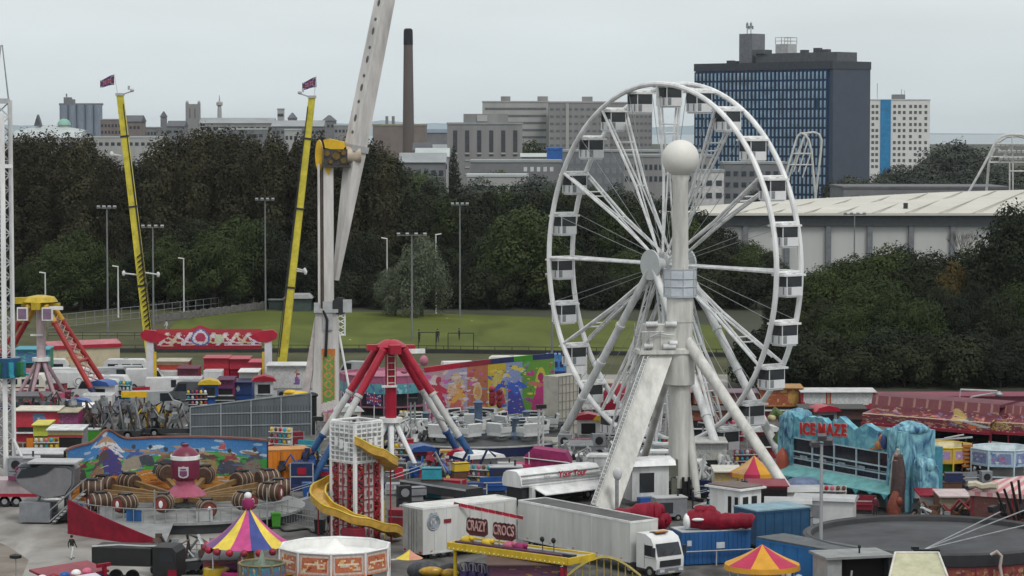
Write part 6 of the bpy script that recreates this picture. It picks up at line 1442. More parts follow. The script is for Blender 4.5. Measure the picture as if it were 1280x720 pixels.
van('silver van under the red claw leg', 142, 484, .3, W2); van('white van right of the silver one', 118, 500, 2.9, W1); van('silver car transporter cab beside the yellow cover', 168, 482, .1, W2, L=5)
van('small white van in front of the red awnings', 212, 498, .1, W1); van('dark grey van behind the slate wall', 238, 503, 3.0, M('van_dark',(.09,.1,.11),.35))
A_, rz, L = frame(gnd(62,468), gnd(150,464)); t = thing('show_lorry', 'cream sided show lorry with a red edged roof', 'lorry', A_, rz)
part(B1(0,L,0,3,.4,3.3),'side_wall',M('lorry_cream',(.5,.44,.31),.6,dirt=.25,scale=.6),t); mb = MB(); mb.prism([(-.2,3.3),(3.2,3.3),(3.2,3.6),(1.5,4.2),(-.2,3.65)],-.2,L+.2,'x'); part(mb,'roof',M('roof_rose',(.44,.15,.17),.6,dirt=.3),t); part(B1(-.25,L+.25,-.27,-.2,3.25,3.7),'roof_edge',RED,t)
mb = MB(); board(mb, lambda u,v: (L*(.04+.42*u),-.03,.9+2.2*v), 30, 14, [('g',0,1,(.5,.44,.31),(.5,.44,.31)),('l',0,.2,1,.8,.05,(.5,.3,.1)),('n',14,0,1,.1,.9,.02,.09,[(.4,.3,.05),(.52,.2,.1),(.6,.5,.3)])],2); part(mb,'painted_flames',art_mat(),t); wheels(t,[1.2,2.4,L-1.5],.0,3)
fstall('teal roofed stall behind the claw column', 20, 62, 478, 436, fun((.03,.25,.28),(.05,.16,.3),(.1,.35,.3)), TEAL, side=M('stall_green',(.04,.2,.12),.6), seed=2)
fstall('maroon roofed low stall beside the claw column', 12, 44, 492, 464, fun((.2,.02,.05),(.3,.05,.08),(.4,.35,.35)), MAROON, side=MAROON, seed=3)
fstall('red yellow striped stall roof behind the gantry', 196, 236, 482, 451, [('g',0,1,(.5,.03,.04),(.55,.1,.05)),('r',0,1,.7,1,(.6,.45,.3))], M('roof_buff',(.4,.36,.3),.6), side=MAROON, seed=4)
box_lorry('long white trailer behind the gantry', 201, 252, 499, 473, W1); box_lorry('small white twin boxes on a maroon lorry', 197, 224, 484, 464, W1)
fstall('maroon draped stall behind the gantry posts', 222, 248, 487, 460, fun((.13,.02,.05),(.16,.03,.07),(.2,.05,.1)), M('tarp_plum',(.13,.02,.05),.7), side=MAROON, seed=5)
box_lorry('tall white box behind the middle of the gantry', 255, 277, 498, 464, W1); fstall('bright red awning stall left of gantry middle', 255, 286, 480, 447, [('g',0,1,(.45,.02,.04),(.52,.03,.06))], RED, side=RED, seed=6, opening=False)
fstall('bright red awning stall right of gantry middle', 287, 312, 480, 448, [('g',0,1,(.4,.02,.05),(.5,.02,.06))], RED, side=CRIM, seed=7, opening=False)
fstall('crimson awning stall beside the right gantry post', 312, 334, 484, 452, [('g',0,1,(.42,.03,.06),(.5,.05,.09))], M('awning_rose',(.45,.06,.1),.6), side=CRIM, seed=8)
fstall('cream screen van between the red awnings', 299, 323, 496, 464, [('g',0,1,(.4,.4,.34),(.5,.5,.43))], WHITE, side=W3, seed=9, opening=False)
fstall('navy blue stall with a white mark behind the slate wall', 286, 315, 500, 477, [('g',0,1,(.02,.05,.18),(.02,.06,.22)),('e',.4,.5,.06,.25,0,(.5,.55,.6))], NAVY, side=BLUE, seed=10, opening=False, bh=.7)
fstall('purple clown faced stall beside the navy stall', 272, 292, 502, 474, fun((.12,.03,.14),(.2,.04,.12),(.3,.1,.25)), M('roof_plum2',(.1,.03,.08),.6), side=MAG, seed=11)
fstall('white sided show lorry with a painted figure behind the booster', 334, 396, 498, 456, [('g',0,1,(.5,.5,.5),(.5,.5,.5))]+figure(.6,.5,.7,(.3,.05,.1),(.2,.1,.3),asp=.3), W1, side=W1, seed=12, bh=.7, opening=False)
# round pink roofed stall with teal curtains, behind the red claw
pk = round_stall('round pink roofed ride with teal side curtains', 482, 297, 5.2, 2.5, 4.4, [('g',0,1,(.05,.22,.26),(.1,.3,.34)),('r',0,1,.55,1,(.3,.07,.15)),('n',8,0,1,.1,.5,.03,.1,[(.2,.4,.45),(.05,.12,.25)])], M('roof_pink',(.4,.13,.2),.6,dirt=.3), 12, DARK, trim=M('trim_mauve',(.3,.12,.2),.5), peak=.4, dip=.2, rb=.8)
mb = MB(); 
for i in range(14):
    a_ = i*.45; mb.ell((3.4+.3*i*.35-1.2, -3.4, 4.9+.45*math.sin(a_)+.06*i),.42,.3,.3,8,6)
mb.ell((4.4,-3.5,6.1),.5,.35,.6,10,7); part(mb,'dragon_ornament',M('ornament_rose',(.4,.14,.2),.5,dirt=.4,scale=2),pk)
t = thing('striped_flag_sign', 'small red white and blue flag board below the claw leg', 'flag board', gnd(438,566)); mb = MB(); mb.tube((0,0,0),(0,0,6.0),.05,n=5); part(mb,'pole',WHITE2,t); mb = MB(); board(mb,lambda u,v: (-.8+1.6*u,-.08,5.0+1.0*v),16,10,UF); part(mb,'flag_face',art_mat(),t)
t = thing('striped_flag_sign', 'second flag board right of the claw leg, slightly tilted', 'flag board', gnd(467,566)); mb = MB(); mb.tube((0,0,0),(.1,0,6.0),.05,n=5); part(mb,'pole',WHITE2,t); mb = MB(); board(mb,lambda u,v: (-.7+1.5*u,-.08,4.9+1.1*v-.3*u),16,10,UF); part(mb,'flag_face',art_mat(),t)
# folded scrambler: tangle of dark arms
def tangle(label, px, py, w_, h_, seed, cols, n=16):
    g = gnd(px,py); t = thing('folded_ride', label, 'folded ride', g); r_ = random.Random(seed)
    part(B1(-w_/2,w_/2,-1.2,1.2,.4,.9),'trailer_bed',DARK,t); wheels(t,[-w_*.35,w_*.3],-1.2,1.2,.45)
    for i in range(n):
        x = -w_/2+w_*(i+.5)/n; mb = MB(); p = Vector((x,r_.uniform(-.9,.9),.9)); q = p+Vector((r_.uniform(-1.3,1.3),r_.uniform(-.5,.5),h_*r_.uniform(.45,1))); e_ = q+Vector((r_.uniform(-1,1),r_.uniform(-.4,.2),-h_*r_.uniform(.1,.5)))
        mb.path([p,q,e_],.11,6); part(mb,'folded_arm',cols[i%len(cols)],t)
        if i % 2: mb = MB(); mb.box(e_,(.55,.6,.5),(r_.uniform(-.5,.5),.2,r_.uniform(0,3))); mb.box(e_+Vector((0,.25,.35)),(.5,.12,.55)); part(mb,'folded_seat',cols[(i+2)%len(cols)],t)
    return t
TG = [M('arm_brown',(.1,.07,.06),.5,dirt=.4),M('arm_grey',(.16,.17,.18),.45,.3),DARK,M('arm_silver',(.3,.31,.32),.4,.5)]
tangle('folded grey and brown ride arms left of the painted mural', 138, 548, 6.5, 3.4, 1, TG); tangle('folded ride arms with yellow parts behind the mural hump', 176, 544, 5.5, 3.3, 2, TG+[YE])
tangle('folded dark arms between mural and slate wall', 222, 545, 6.5, 2.6, 3, TG); tangle('folded steel arms above the left red stall', 112, 545, 4, 3.0, 9, TG)
t = thing('yellow_sign_box', 'yellow sign box above the folded ride arms', 'sign', gnd(168,520)); part(B1(-1.4,1.4,-.3,.3,2.1,2.75),'sign_face',YE,t); mb = MB(); mb.bx(-1.2,-1.05,-.1,.1,0,2.1); mb.bx(1.05,1.2,-.1,.1,0,2.1); part(mb,'legs',DARK,t)
# left stalls
fstall('red stall with a blue crest beside the lattice tower', 20, 74, 552, 512, [('g',0,1,(.4,.02,.04),(.46,.03,.06)),('r',.4,.68,.2,.8,(.12,.16,.26)),('n',7,.42,.66,.3,.7,.02,.06,[(.45,.45,.5),(.1,.2,.4)])], M('roof_cream2',(.58,.55,.46),.6), side=RED, seed=13, bh=.55)
fstall('plum stall with carved front right of the red one', 74, 98, 552, 514, fun((.16,.03,.1),(.22,.05,.14),(.3,.12,.18)), M('roof_stone',(.4,.36,.26),.7,dirt=.5), side=MAG, seed=14)
fstall('yellow and green notice stall below the red one', 42, 62, 566, 530, fun((.45,.5,.04),(.5,.55,.06),(.42,.4,.03)), YEL2, side=M('stall_olive',(.3,.33,.04),.6), seed=15)
fstall('white awning counter with yellow and red edge', 60, 104, 572, 536, [('g',0,1,(.5,.4,.06),(.55,.5,.4)),('r',0,1,0,.3,(.4,.05,.06))], WHITE2, side=GREY, seed=16, bh=.3)
t = thing('orange_banner', 'orange upright banner by the lattice tower', 'banner', gnd(37,572)); mb = MB(); mb.tube((-.3,0,0),(-.3,0,2.0),.04,n=5); mb.tube((.4,0,0),(.4,0,2.0),.04,n=5); part(mb,'stand',DARK,t); part(B1(-.3,.4,-.03,.03,.5,1.9),'cloth',ORANGE,t)
fstall('white roofed open counter behind the grey pod', 18, 86, 596, 566, [('g',0,1,(.42,.43,.44),(.5,.5,.5))], M('roof_metal',(.5,.51,.52),.4,.2), side=M('stall_dim_grey',(.15,.15,.16),.7), seed=17, bh=.16)
# grey simulator pod on a stepped trailer
g = gnd(57,655); t = thing('simulator_pod', 'grey boat shaped simulator pod on a stepped trailer', 'fairground ride', g, R(-4)); k = K(g.y)
mb = MB(); n_ = 14
pr_ = [(-2.5,3.6),(-2.3,4.4),(-.2,4.75),(1.9,4.7),(2.35,4.4),(2.3,3.2),(1.7,2.3),(.2,1.95),(-1.3,2.5),(-2.2,3.1)]
mb.prism(pr_,.3,2.4); mb.prism([(x*.93,3.4+(z-3.4)*.9) for x,z in pr_],-.05,.3); part(mb,'pod_hull',M('pod_grey',(.2,.2,.215),.3,.2,dirt=.2),t)
mb = MB(); mb.prism([(-2.35,3.72),(-1.9,4.45),(-.1,4.7),(.9,4.66),(.1,4.1),(-1.0,3.8)],-.12,-.055); mb.ell((-1.1,1.2,4.55),1.4,1.0,.42,16,8); part(mb,'canopy_glass',GLASS,t)
part(B1(-1.4,2.6,-.2,2.6,4.9,5.05),'pod_roof_shelf',LGREY,t)
part(B1(-2.1,.4,-.2,2.6,.15,1.75),'base_box',M('base_grey',(.2,.21,.23),.5,dirt=.3),t); part(B1(.4,3.3,.4,2.6,.3,.9),'base_deck',DARK,t)
for x in (-1.2,.2,1.7): mb = MB(); mb.tube((x,1.2,1.0),(x*.7+.4,1.4,3.1),.16,n=8); part(mb,'piston',LGREY,t)
for i in range(9): part(B1(.7+.28*i,1.0+.28*i,-.6,.3,.25+.27*i,.32+.27*i),'step',LGREY,t)
mb = MB(); 
for y in (-.6,.3): mb.tube((.5,y,.3),(3.3,y,2.8),.05,n=5); mb.tube((.5,y,1.2),(3.3,y,3.7),.04,n=5)
part(mb,'stair_rail',STEEL,t); mb = MB(); mb.ell((.5,.3,2.0),.9,.4,.22,12,6); part(mb,'white_scoop',WHITE2,t)
t = thing('pink_trailer', 'long pale pink ride trailer with a red stripe at the left edge', 'trailer', gnd(-12,634)); part(B1(-6,4.2,0,2.4,.5,2.3),'body',M('trailer_pink',(.42,.34,.36),.5,dirt=.25),t); part(B1(-6,4.2,-.04,-.003,.9,1.15),'stripe',RED,t); wheels(t,[-2,1.2,2.2],.0,2.4)
mb = MB(); mb.path([(2.2,-.3,3.2),(2.6,-.3,3.6),(3.0,-.3,3.2),(2.6,-.3,2.8),(2.2,-.3,3.2)],.14,6); mb.bx(1.6,4.4,-.4,0,2.3,2.7); part(mb,'scroll_ornament',M('scroll_wine',(.16,.04,.09),.5),t)

# ------------------------------------------------------------------ black tipper and junk in the bottom left corner
A_, rz, L = frame(gnd(115,735), gnd(220,738)); t = thing('black_lorry', 'black tarpaulined lorry in the bottom left corner', 'lorry', A_, rz)
mb = MB(); mb.prism([(0,1.6),(L*.7,1.6),(L*.7,2.85),(0,2.85)],0,2.5); part(mb,'load_body',M('lorry_black',(.016,.016,.018),.6,dirt=.4),t); mb = MB(); mb.path([(0,.1,2.9),(L*.3,.6,2.98),(L*.6,.2,3.0),(L*.72,1.0,2.9)],.09,5); part(mb,'tarp_edge',LGREY,t)
mb = MB(); mb.prism([(L*.72,.8),(L,.8),(L,2.6),(L*.95,2.95),(L*.72,2.95)],.1,2.4); part(mb,'cab',M('lorry_black'),t); mb = MB(); mb.prism([(L*.8,1.9),(L*.97,1.9),(L*.95,2.6),(L*.8,2.6)],.08,.095); part(mb,'cab_window',GLASS,t)
part(B1(L*.9,L+.02,.05,.0991,.8,1.4),'red_step',CRIM,t); wheels(t,[1,2.2,L-1],.0,2.5)
A_, rz, L = frame(gnd(52,766), gnd(122,754)); t = thing('trinket_stall', 'low stall with crimson scalloped roof in the bottom left corner', 'stall', A_, rz)
part(B1(0,L,.3,2.4,0,1.9),'stall_body',DARK,t); mb = MB(); mb.prism([(.2,1.95),(2.5,2.35),(2.5,2.5),(.2,2.1)],L*.2,L+1.2,'x'); part(mb,'roof',MAROON,t); mb = MB(); mb.prism([(-1.1,1.6),(.25,2.0),(.25,2.08),(-1.1,1.7)],-.6,L,'x'); part(mb,'white_awning',M('awning_lilac',(.55,.53,.6),.6,dirt=.25),t)
for i in range(5): mb = MB(); mb.ell((L*(.1+.2*i),.5,2.15),.4,.3,.28,10,6); part(mb,'soft_toy',[WHITE,MAROON,BLUE,WHITE,PINK][i],t)
part(B1(L*.8,L+.9,.1,.25,.8,1.95),'blue_sheet',NAVY,t); mb = MB(); mb.bx(L+.5,L+.75,-.1,.12,0,2.6); mb.bx(L+.0,L+1.1,-.1,.12,2.4,2.65); part(mb,'crimson_frame',CRIM,t)
g = gnd(20,742); t = thing('short_lamp', 'short black topped lamp in the bottom left corner', 'lamp', g); mb = MB(); mb.tube((0,0,0),(0,0,2.45),.05,n=6); part(mb,'pole',STEEL,t); mb = MB(); mb.lathe([(.05,2.4),(.42,2.48),(.42,2.68),(.02,2.78)],12); part(mb,'lamp_head',BLACK,t)
# rail stand and pipes right of the black lorry
t = thing('handrail_gate', 'grey pipe gate behind the black lorry', 'barrier', gnd(246,700)); 
for z_ in (.4,.8,1.2): mb = MB(); mb.tube((-2.2,0,z_),(2.2,0,z_),.06,n=6); part(mb,'bar',STEEL,t)
mb = MB()
for x in (-2.2,0,2.2): mb.tube((x,0,0),(x,0,1.25),.06,n=6)
part(mb,'posts',STEEL,t)
fstall('dark red booth half hidden under the striped roundabout', 254, 296, 736, 698, fun((.25,.03,.05),(.3,.06,.08),(.12,.02,.04)), M('roof_dusk',(.12,.11,.12),.6), side=MAROON, seed=21)
round_stall('mushroom shaped purple and teal roundabout at the bottom edge', 325, 171, 1.5, 2.6, 3.6, [('g',0,1,(.14,.04,.16),(.03,.2,.26)),('n',8,0,1,.1,.9,.05,.12,[(.25,.05,.2),(.05,.3,.3),(.4,.3,.1)])], M('roof_greenish',(.2,.26,.2),.5,dirt=.5,scale=2), 12, MAG, trim=M('trim_bronze',(.2,.15,.08),.5), peak=.9, nu=10)
canopy('parasol', 'yellow and pink parasol top at the bottom edge', 'parasol', 511, 183, .95, 2.0, 2.6, [C_YE,M('canvas_salmon',(.55,.25,.17),.6)], 4, .15, None, None, False)
t = thing('tarpaulin_heap', 'dark folded tarpaulin heap beside the crest trailer', 'tarpaulin', gnd(545,722)); mb = MB(); r_ = random.Random(4)
for i in range(9): mb.ell((r_.uniform(-1.4,1.4),r_.uniform(-.5,.5),.5),r_.uniform(.5,.9),.5,r_.uniform(.4,.75),10,7)
part(mb,'heap',M('tarp_slate',(.06,.065,.075),.6,dirt=.4,scale=2),t); mb = MB(); mb.ell((-.3,-.9,.6),.9,.35,.35); mb.ell((1.0,-.9,.45),.7,.35,.35); part(mb,'amber_straps',GOLD,t)
fstall('navy and plum game stall under the yellow coaster', 610, 700, 745, 704, fun((.05,.03,.1),(.14,.04,.08),(.3,.2,.05)), M('roof_umber',(.1,.06,.05),.7), side=NAVY, seed=22)
t = thing('mascot_ball', 'pink round plaster head beside the seats', 'ornament', gnd(640,741)); mb = MB(); mb.tube((0,0,0),(0,0,1.2),.2,n=8); part(mb,'plinth',BROWN,t); mb = MB(); mb.sphere((0,0,1.55),.5,14,10); part(mb,'head_ball',M('plaster_pink',(.45,.2,.22),.5),t)
# ------------------------------------------------------------------ break dance ride: turntable, white cars, painted back scene
C_ = gnd(598,557); C_.z = 0; BR = 9.2; bd = thing('breakdance_ride', 'dark turntable ride with white cars and bright painted back scene', 'fairground ride', C_)
mb = MB(); mb.lathe([(.01,1.15),(BR,1.15),(BR+.25,1.0)],56); part(mb,'turntable',M('turntable_grey',(.07,.072,.075),.6,dirt=.45,scale=.5),bd)
mb = MB(); mb.lathe([(BR+.25,1.02),(BR+.6,1.02),(BR+.6,.9)],56); part(mb,'walkway_rim',LGREY,bd)
mb = MB(); mb.lathe([(BR+.5,.9),(BR+.55,.05)],56); part(mb,'navy_skirt',M('skirt_navy',(.012,.018,.075),.4,dirt=.25),bd)
CW = M('car_white',(.58,.6,.6),.35,dirt=.2)
mb = MB(); mb.box((0,0,.42),(1.5,1.15,.35)); mb.box((0,.52,.85),(1.5,.25,.75),(R(-12),0,0)); mb.box((-.74,.0,.7),(.16,1.2,.42)); mb.box((.74,.0,.7),(.16,1.2,.42)); car0 = part(mb,'ride_car',CW,bd)
mb = MB(); mb.box((0,-.05,.66),(1.15,.8,.12)); mb.box((0,.37,.9),(1.15,.1,.5),(R(-12),0,0)); part(mb,'seat_pad',BLACK,car0)
mb = MB(); mb.path([(-.7,-.2,.9),(-.7,-.65,1.05),(.7,-.65,1.05),(.7,-.2,.9)],.06,6); part(mb,'lap_bar',STEEL,car0)
mb = MB(); mb.tube((0,0,.0),(0,0,.3),.3,n=10); mb.beam((0,-.2,.08),(0,-1.7,.08),.2,.14); part(mb,'car_arm',STEEL,car0)
first = True
for q in range(5):
    ca = q*2*PI/5+.45; cx_, cy_ = 5.4*math.cos(ca), 5.4*math.sin(ca)
    mb = MB(); mb.lathe([(.7,1.16),(.7,1.5),(.35,1.8),(.35,3.0),(.5,3.2),(.02,3.4)],14,(cx_,cy_,0)); part(mb,'cluster_hub',M('hub_slate_blue',(.1,.15,.22),.4,dirt=.4),bd)
    for j in range(5):
        a_ = 2*PI*j/5+q; loc = (cx_+2.5*math.cos(a_), cy_+2.5*math.sin(a_), 1.4); rt = (0,0,a_-PI/2+PI)
        rt = (0,0,a_+PI/2+PI)
        car0.scale = (1.25,1.2,1.3)
        if first: car0.location = loc; car0.rotation_euler = rt; first = False
        else: rep(car0,bd,loc,rt)
mb = MB(); mb.lathe([(.9,1.16),(.8,2.0),(.4,2.4),(.4,4.2),(.55,4.4),(.02,4.7)],16); part(mb,'centre_tower',M('tower_blue_grey',(.09,.14,.24),.4,dirt=.4),bd)
mb = MB()
for i in range(9): mb.ell((1.6+.5*math.cos(i*2.1),2.0,4.0+.2*i),.3,.25,.45-.02*i,8,6); part(mb,'centre_ornament',M('ornament_red',(.38,.05,.07),.5,dirt=.5,scale=3),bd)
BGL = [('g',0,1,(.3,.12,.16),(.42,.1,.12)),('r',0,.16,0,1,(.36,.22,.26)),('r',.16,.34,0,1,(.3,.26,.36)),('r',.34,.5,0,1,(.36,.12,.06)),('r',.5,.64,0,1,(.46,.34,.03)),('r',.64,.76,0,1,(.2,.26,.42)),('r',.76,1,0,1,(.1,.24,.03)),('e',.08,.5,.055,.42,0,(.48,.38,.38)),('e',.25,.55,.07,.36,0,(.42,.32,.2)),('e',.58,.5,.045,.4,0,(.48,.42,.1)),('e',.9,.45,.05,.42,0,(.42,.4,.05)),
   ('n',70,0,.5,.0,.95,.008,.03,[(.5,.4,.35),(.35,.06,.1),(.5,.24,.07),(.2,.2,.35),(.5,.45,.5),(.4,.1,.3)]),('n',30,.5,.76,.1,.95,.008,.03,[(.55,.45,.06),(.05,.1,.4),(.5,.08,.1),(.45,.5,.55)]),('n',34,.76,1,.0,.95,.008,.03,[(.1,.3,.05),(.5,.5,.06),(.4,.04,.16),(.3,.04,.2),(.05,.22,.05)]),
   ('e',.42,.55,.035,.14,0,(.5,.36,.2)),('e',.42,.55,.024,.09,0,(.46,.24,.1))]
BGL += figure(.11,.5,.75,(.38,.02,.06),(.3,.02,.08),(.3,.03,.05),None,0,.4)+figure(.25,.42,.62,(.52,.28,.05),(.4,.1,.1),(.5,.3,.2),(.5,.2,.1),.3,.4)+figure(.58,.55,.5,(.04,.08,.4),(.4,.05,.08),(.5,.35,.1),None,.4,.4)+figure(.7,.5,.75,(.04,.1,.45),(.05,.06,.3),(.2,.25,.5),None,-.2,.4)+[('n',260,0,1,.02,.95,.002,.009,[(.6,.55,.5),(.08,.05,.1),(.5,.1,.2),(.6,.5,.1),(.1,.2,.45),(.45,.3,.5)])]+figure(.89,.42,.72,(.4,.03,.16),(.35,.03,.14),(.42,.15,.1),(.3,.02,.1),.1,.4)
A_, rz, L = frame(gnd(531,541), gnd(693,537)); bs = thing('painted_backdrop', 'tall bright painted scene board behind the turntable ride', 'backdrop', A_, rz)
h0, h1 = at(531,465,A_.y).z, at(693,450,A_.y).z
mb = MB(); board(mb, lambda u,v: (L*u, -.05+1.1*math.sin(PI*u), .6+(h0+(h1-h0)*u-.6)*v), 260, 90, BGL, 8); part(mb,'scene_panel',art_mat(),bs)
def edge(u): return (L*u, -.02+1.1*math.sin(PI*u), h0+(h1-h0)*u)
for (u0,u1,m) in ((0,.28,RED),(.28,.52,MAROON),(.52,.7,NAVY),(.7,.84,GREEN),(.84,1,NAVY)):
    mb = MB()
    for i in range(6): mb.beam(Vector(edge(u0+(u1-u0)*i/6))+Vector((0,.1,.2)), Vector(edge(u0+(u1-u0)*(i+1)/6))+Vector((0,.1,.2)), .3, .55)
    part(mb,'top_fascia',m,bs)
mb = MB()
for i in range(9): u = i/8; e_ = edge(u); mb.tube((e_[0],e_[1]+.25,0),(e_[0],e_[1]+.25,e_[2]),.1,n=6)
part(mb,'rear_frame',STEEL,bs)
t = thing('orange_pillar', 'tall orange scroll edged pillar right of the painted backdrop', 'pillar', gnd(692,546)); H_ = at(692,478,gnd(692,546).y).z
mb = MB(); mb.prism([(-.55,0),(.55,0),(.6,H_-.8),(.4,H_-.15),(0,H_),(-.4,H_-.15),(-.6,H_-.8)],-.15,.15); part(mb,'pillar_board',M('pillar_orange',(.42,.15,.03),.5,dirt=.35),t); mb = MB(); mb.prism([(-.3,.4),(.3,.4),(.33,H_-1),(0,H_-.4),(-.33,H_-1)],-.19,-.151); part(mb,'pillar_inlay',M('inlay_tan',(.3,.2,.12),.6,dirt=.5),t)
A_, rz, L = frame(gnd(698,548), gnd(726,544)); t = thing('shuttered_unit', 'cream gridded shutter wall right of the orange pillar', 'ride unit', A_, rz); H_ = at(698,471,A_.y).z
part(B1(0,L,0,2,.3,H_),'unit_body',M('unit_cream',(.46,.44,.38),.6,dirt=.25),t); mb = MB()
for i in range(7): mb.bx(L*i/6-.03,L*i/6+.03,-.05,-.003,.3,H_)
for i in range(8): mb.bx(0,L,-.045,-.004,.3+(H_-.3)*i/7-.03,.3+(H_-.3)*i/7+.03)
part(mb,'shutter_grid',M('grid_grey',(.25,.25,.23),.6),t)
t = thing('blue_cabin', 'bright blue castle topped cabin beside the wheel rim', 'cabin', gnd(700,512)); z_ = lambda y: at(0,y,t.location.y).z
mb = MB(); k = K(t.location.y); mb.bx(-17*k,6*k,0,2,0,z_(450)); [mb.bx((-17+i*5)*k,(-14+i*5)*k,0,2,z_(450),z_(443)) for i in range(5)]; part(mb,'cabin_wall',M('cabin_blue',(.05,.2,.5),.5,dirt=.4,scale=2),t)
for i in range(3): part(B1((-14+i*7)*k,(-10+i*7)*k,-.04,-.003,z_(459),z_(452)),'window',NAVY,t)
part(B1(8*k,34*k,0,2,0,z_(445)),'white_annex',WHITE2,t); part(B1(-18*k,7*k,-.3,2.2,z_(470),z_(464)),'navy_base',NAVY,t)
t = thing('red_dome_tent', 'deep red domed cover seen through the wheel spokes', 'tent', gnd(772,524)); k = K(t.location.y); z_ = lambda y: at(0,y,t.location.y).z
mb = MB(); mb.lathe([(1.9,0),(1.9,z_(506)),(1.8,z_(496)),(1.4,z_(486)),(.8,z_(481)),(.02,z_(479))],22); part(mb,'dome_cover',CRIM,t); mb = MB(); mb.lathe([(1.95,.9),(2.0,1.0),(1.95,1.1)],22); part(mb,'hem_band',MAROON,t)
# pay booth kiosk with figure art
A_, rz, L = frame(gnd(592,606), gnd(622,604)); t = thing('painted_kiosk', 'white roofed kiosk with a blue figure painted on it', 'kiosk', A_, rz); H_ = at(592,573,A_.y).z
part(B1(0,L,.05,2.2,0,H_),'kiosk_body',CREAM,t); mb = MB(); board(mb,lambda u,v:(L*u,-.0,.2+(H_-.25)*v),30,26,[('g',0,1,(.42,.46,.44),(.45,.47,.45)),('r',0,.35,0,1,(.5,.3,.4)),('e',.12,.5,.12,.3,0,(.4,.42,.44))]+figure(.68,.5,.7,(.03,.1,.25),(.03,.08,.2),(.05,.1,.22),None,.2,.8),3); part(mb,'painted_front',art_mat(),t)
mb = MB(); mb.prism([(-.9,H_),(L+.5,H_),(L+.3,H_+.28),(L*.5,H_+.45),(-.7,H_+.3)],-.7,2.5); part(mb,'roof',WHITE,t)
# magenta covered dodgem truck and white hospitality wagon
g = gnd(682,604); t = thing('covered_wagon', 'magenta tarpaulin covered wagon behind the white one', 'wagon', g, R(-8)); k = K(g.y)
mb = MB(); mb.prism([(-1.9,1.3),(2.1,1.1),(2.2,2.0),(1.8,2.8),(-1.2,3.15),(-1.9,2.5)],0,2.2); part(mb,'tarpaulin',MAG,t); part(B1(-2.9,-1.3,-.4,1.5,.6,1.7),'pink_box',M('box_cerise',(.42,.03,.12),.5),t); mb = MB(); mb.tube((-2.0,-.1,2.3),(2.2,-.1,1.9),.06,n=5); mb.tube((-1.5,-.05,1.2),(-1.5,-.05,2.8),.05,n=5); part(mb,'lash_pole',WHITE2,t)
mb = MB()
for i in range(7): mb.tube((-1.6+.6*i,-.03,1.2),(-1.5+.6*i,-.03,2.7-.1*i),.035,n=4)
part(mb,'ribs',MAROON,t); part(B1(-1.8,2.0,.3,1.9,.5,1.1),'chassis',DARK,t); wheels(t,[-1,1.2],.2,2,.4)
A_, rz, L = frame(gnd(652,634), gnd(752,622)); t = thing('hospitality_wagon', 'white streamlined wagon with raised awnings and red script', 'wagon', A_, rz)
mb = MB(); mb.prism([(0,1.75),(.1,1.6),(2.5,1.6),(2.6,2.1),(2.4,2.7),(2.0,2.95),(.7,2.95),(.25,2.6)],0,L,'x'); part(mb,'upper_body',WHITE,t)
for z_,y0_ in ((2.0,-.02),(2.3,-.05),(2.62,.18)): part(B1(.1,L-.1,y0_-.06,y0_+.1,z_-.03,z_+.03),'body_moulding',LGREY,t)
mb = MB(); mb.prism([(-1.7,1.05),(.1,1.55),(.1,1.63),(-1.7,1.13)],1.2,L-.1,'x'); part(mb,'awning',WHITE,t); part(B1(.3,L-.3,.3,2.3,.3,1.6),'lower_body',DARK,t); part(B1(.9,1.3,-.3,.1,0,1.6),'post',WHITE2,t); wheels(t,[1,2,L-1.5],.1,2.5,.4)
text('lettering','Your Tour',.72,RED,t,(L*.62,-.06,2.42),(R(78),0,0),shear=.25,bold=.015); text('lettering','hire',.42,LGREY,t,(L*.3,-.08,2.35),(R(78),0,0),shear=.25)
# control cabin and small bits under the wheel
A_, rz, L = frame(gnd(790,634), gnd(836,632)); t = thing('ticket_cabin', 'white ticket cabin with curved roof under the wheel', 'cabin', A_, rz); H_ = at(790,583,A_.y).z
part(B1(0,L,0,2.4,.5,H_),'cabin_wall',WHITE2,t); mb = MB(); mb.prism([(-.4,H_),(2.7,H_),(2.6,H_+.35),(1.2,H_+.65),(-.2,H_+.4)],-.3,L+.5,'x'); part(mb,'roof',WHITE,t); mb = MB(); mb.bx(L*.2,L*.6,-.03,-.003,1.2,H_-.6); part(mb,'window',M('cabin_glass',(.3,.33,.37),.2),t); part(B1(L*.1,L*.45,-1.2,-.3,0,.9),'blue_sheet_pile',BLUE,t)
for i,(px,py,w_,h_,m,lab) in enumerate([(752,596,2.6,1.9,WHITE2,'white fabric covered unit left of the box leg'),(735,590,2.2,1.5,LGREY,'grey crate below the wheel rim'),(820,588,2.8,1.7,WHITE,'white gangway box behind the column'),(868,604,2.0,1.9,WHITE2,'white gate unit right of the column'),(716,600,1.6,1.3,WHITE,'small white hood by the left wheel leg'),(800,570,3.0,1.5,LGREY,'pale deck box at the wheel base')]):
    t = thing('ride_equipment_case', lab, 'case', gnd(px,py)); part(B1(-w_/2,w_/2,-.8,.8,.15,h_),'case_body',m,t); mb = MB(); mb.prism([(-w_/2-.1,h_),(w_/2+.1,h_),(w_/2-.2,h_+.22),(-w_/2+.2,h_+.22)],-.9,.9); part(mb,'case_lid',WHITE,t)
    for s in (-.3,.3): part(B1(w_*s-.04,w_*s+.04,-.85,-.803,.2,h_),'strap',GREY,t)
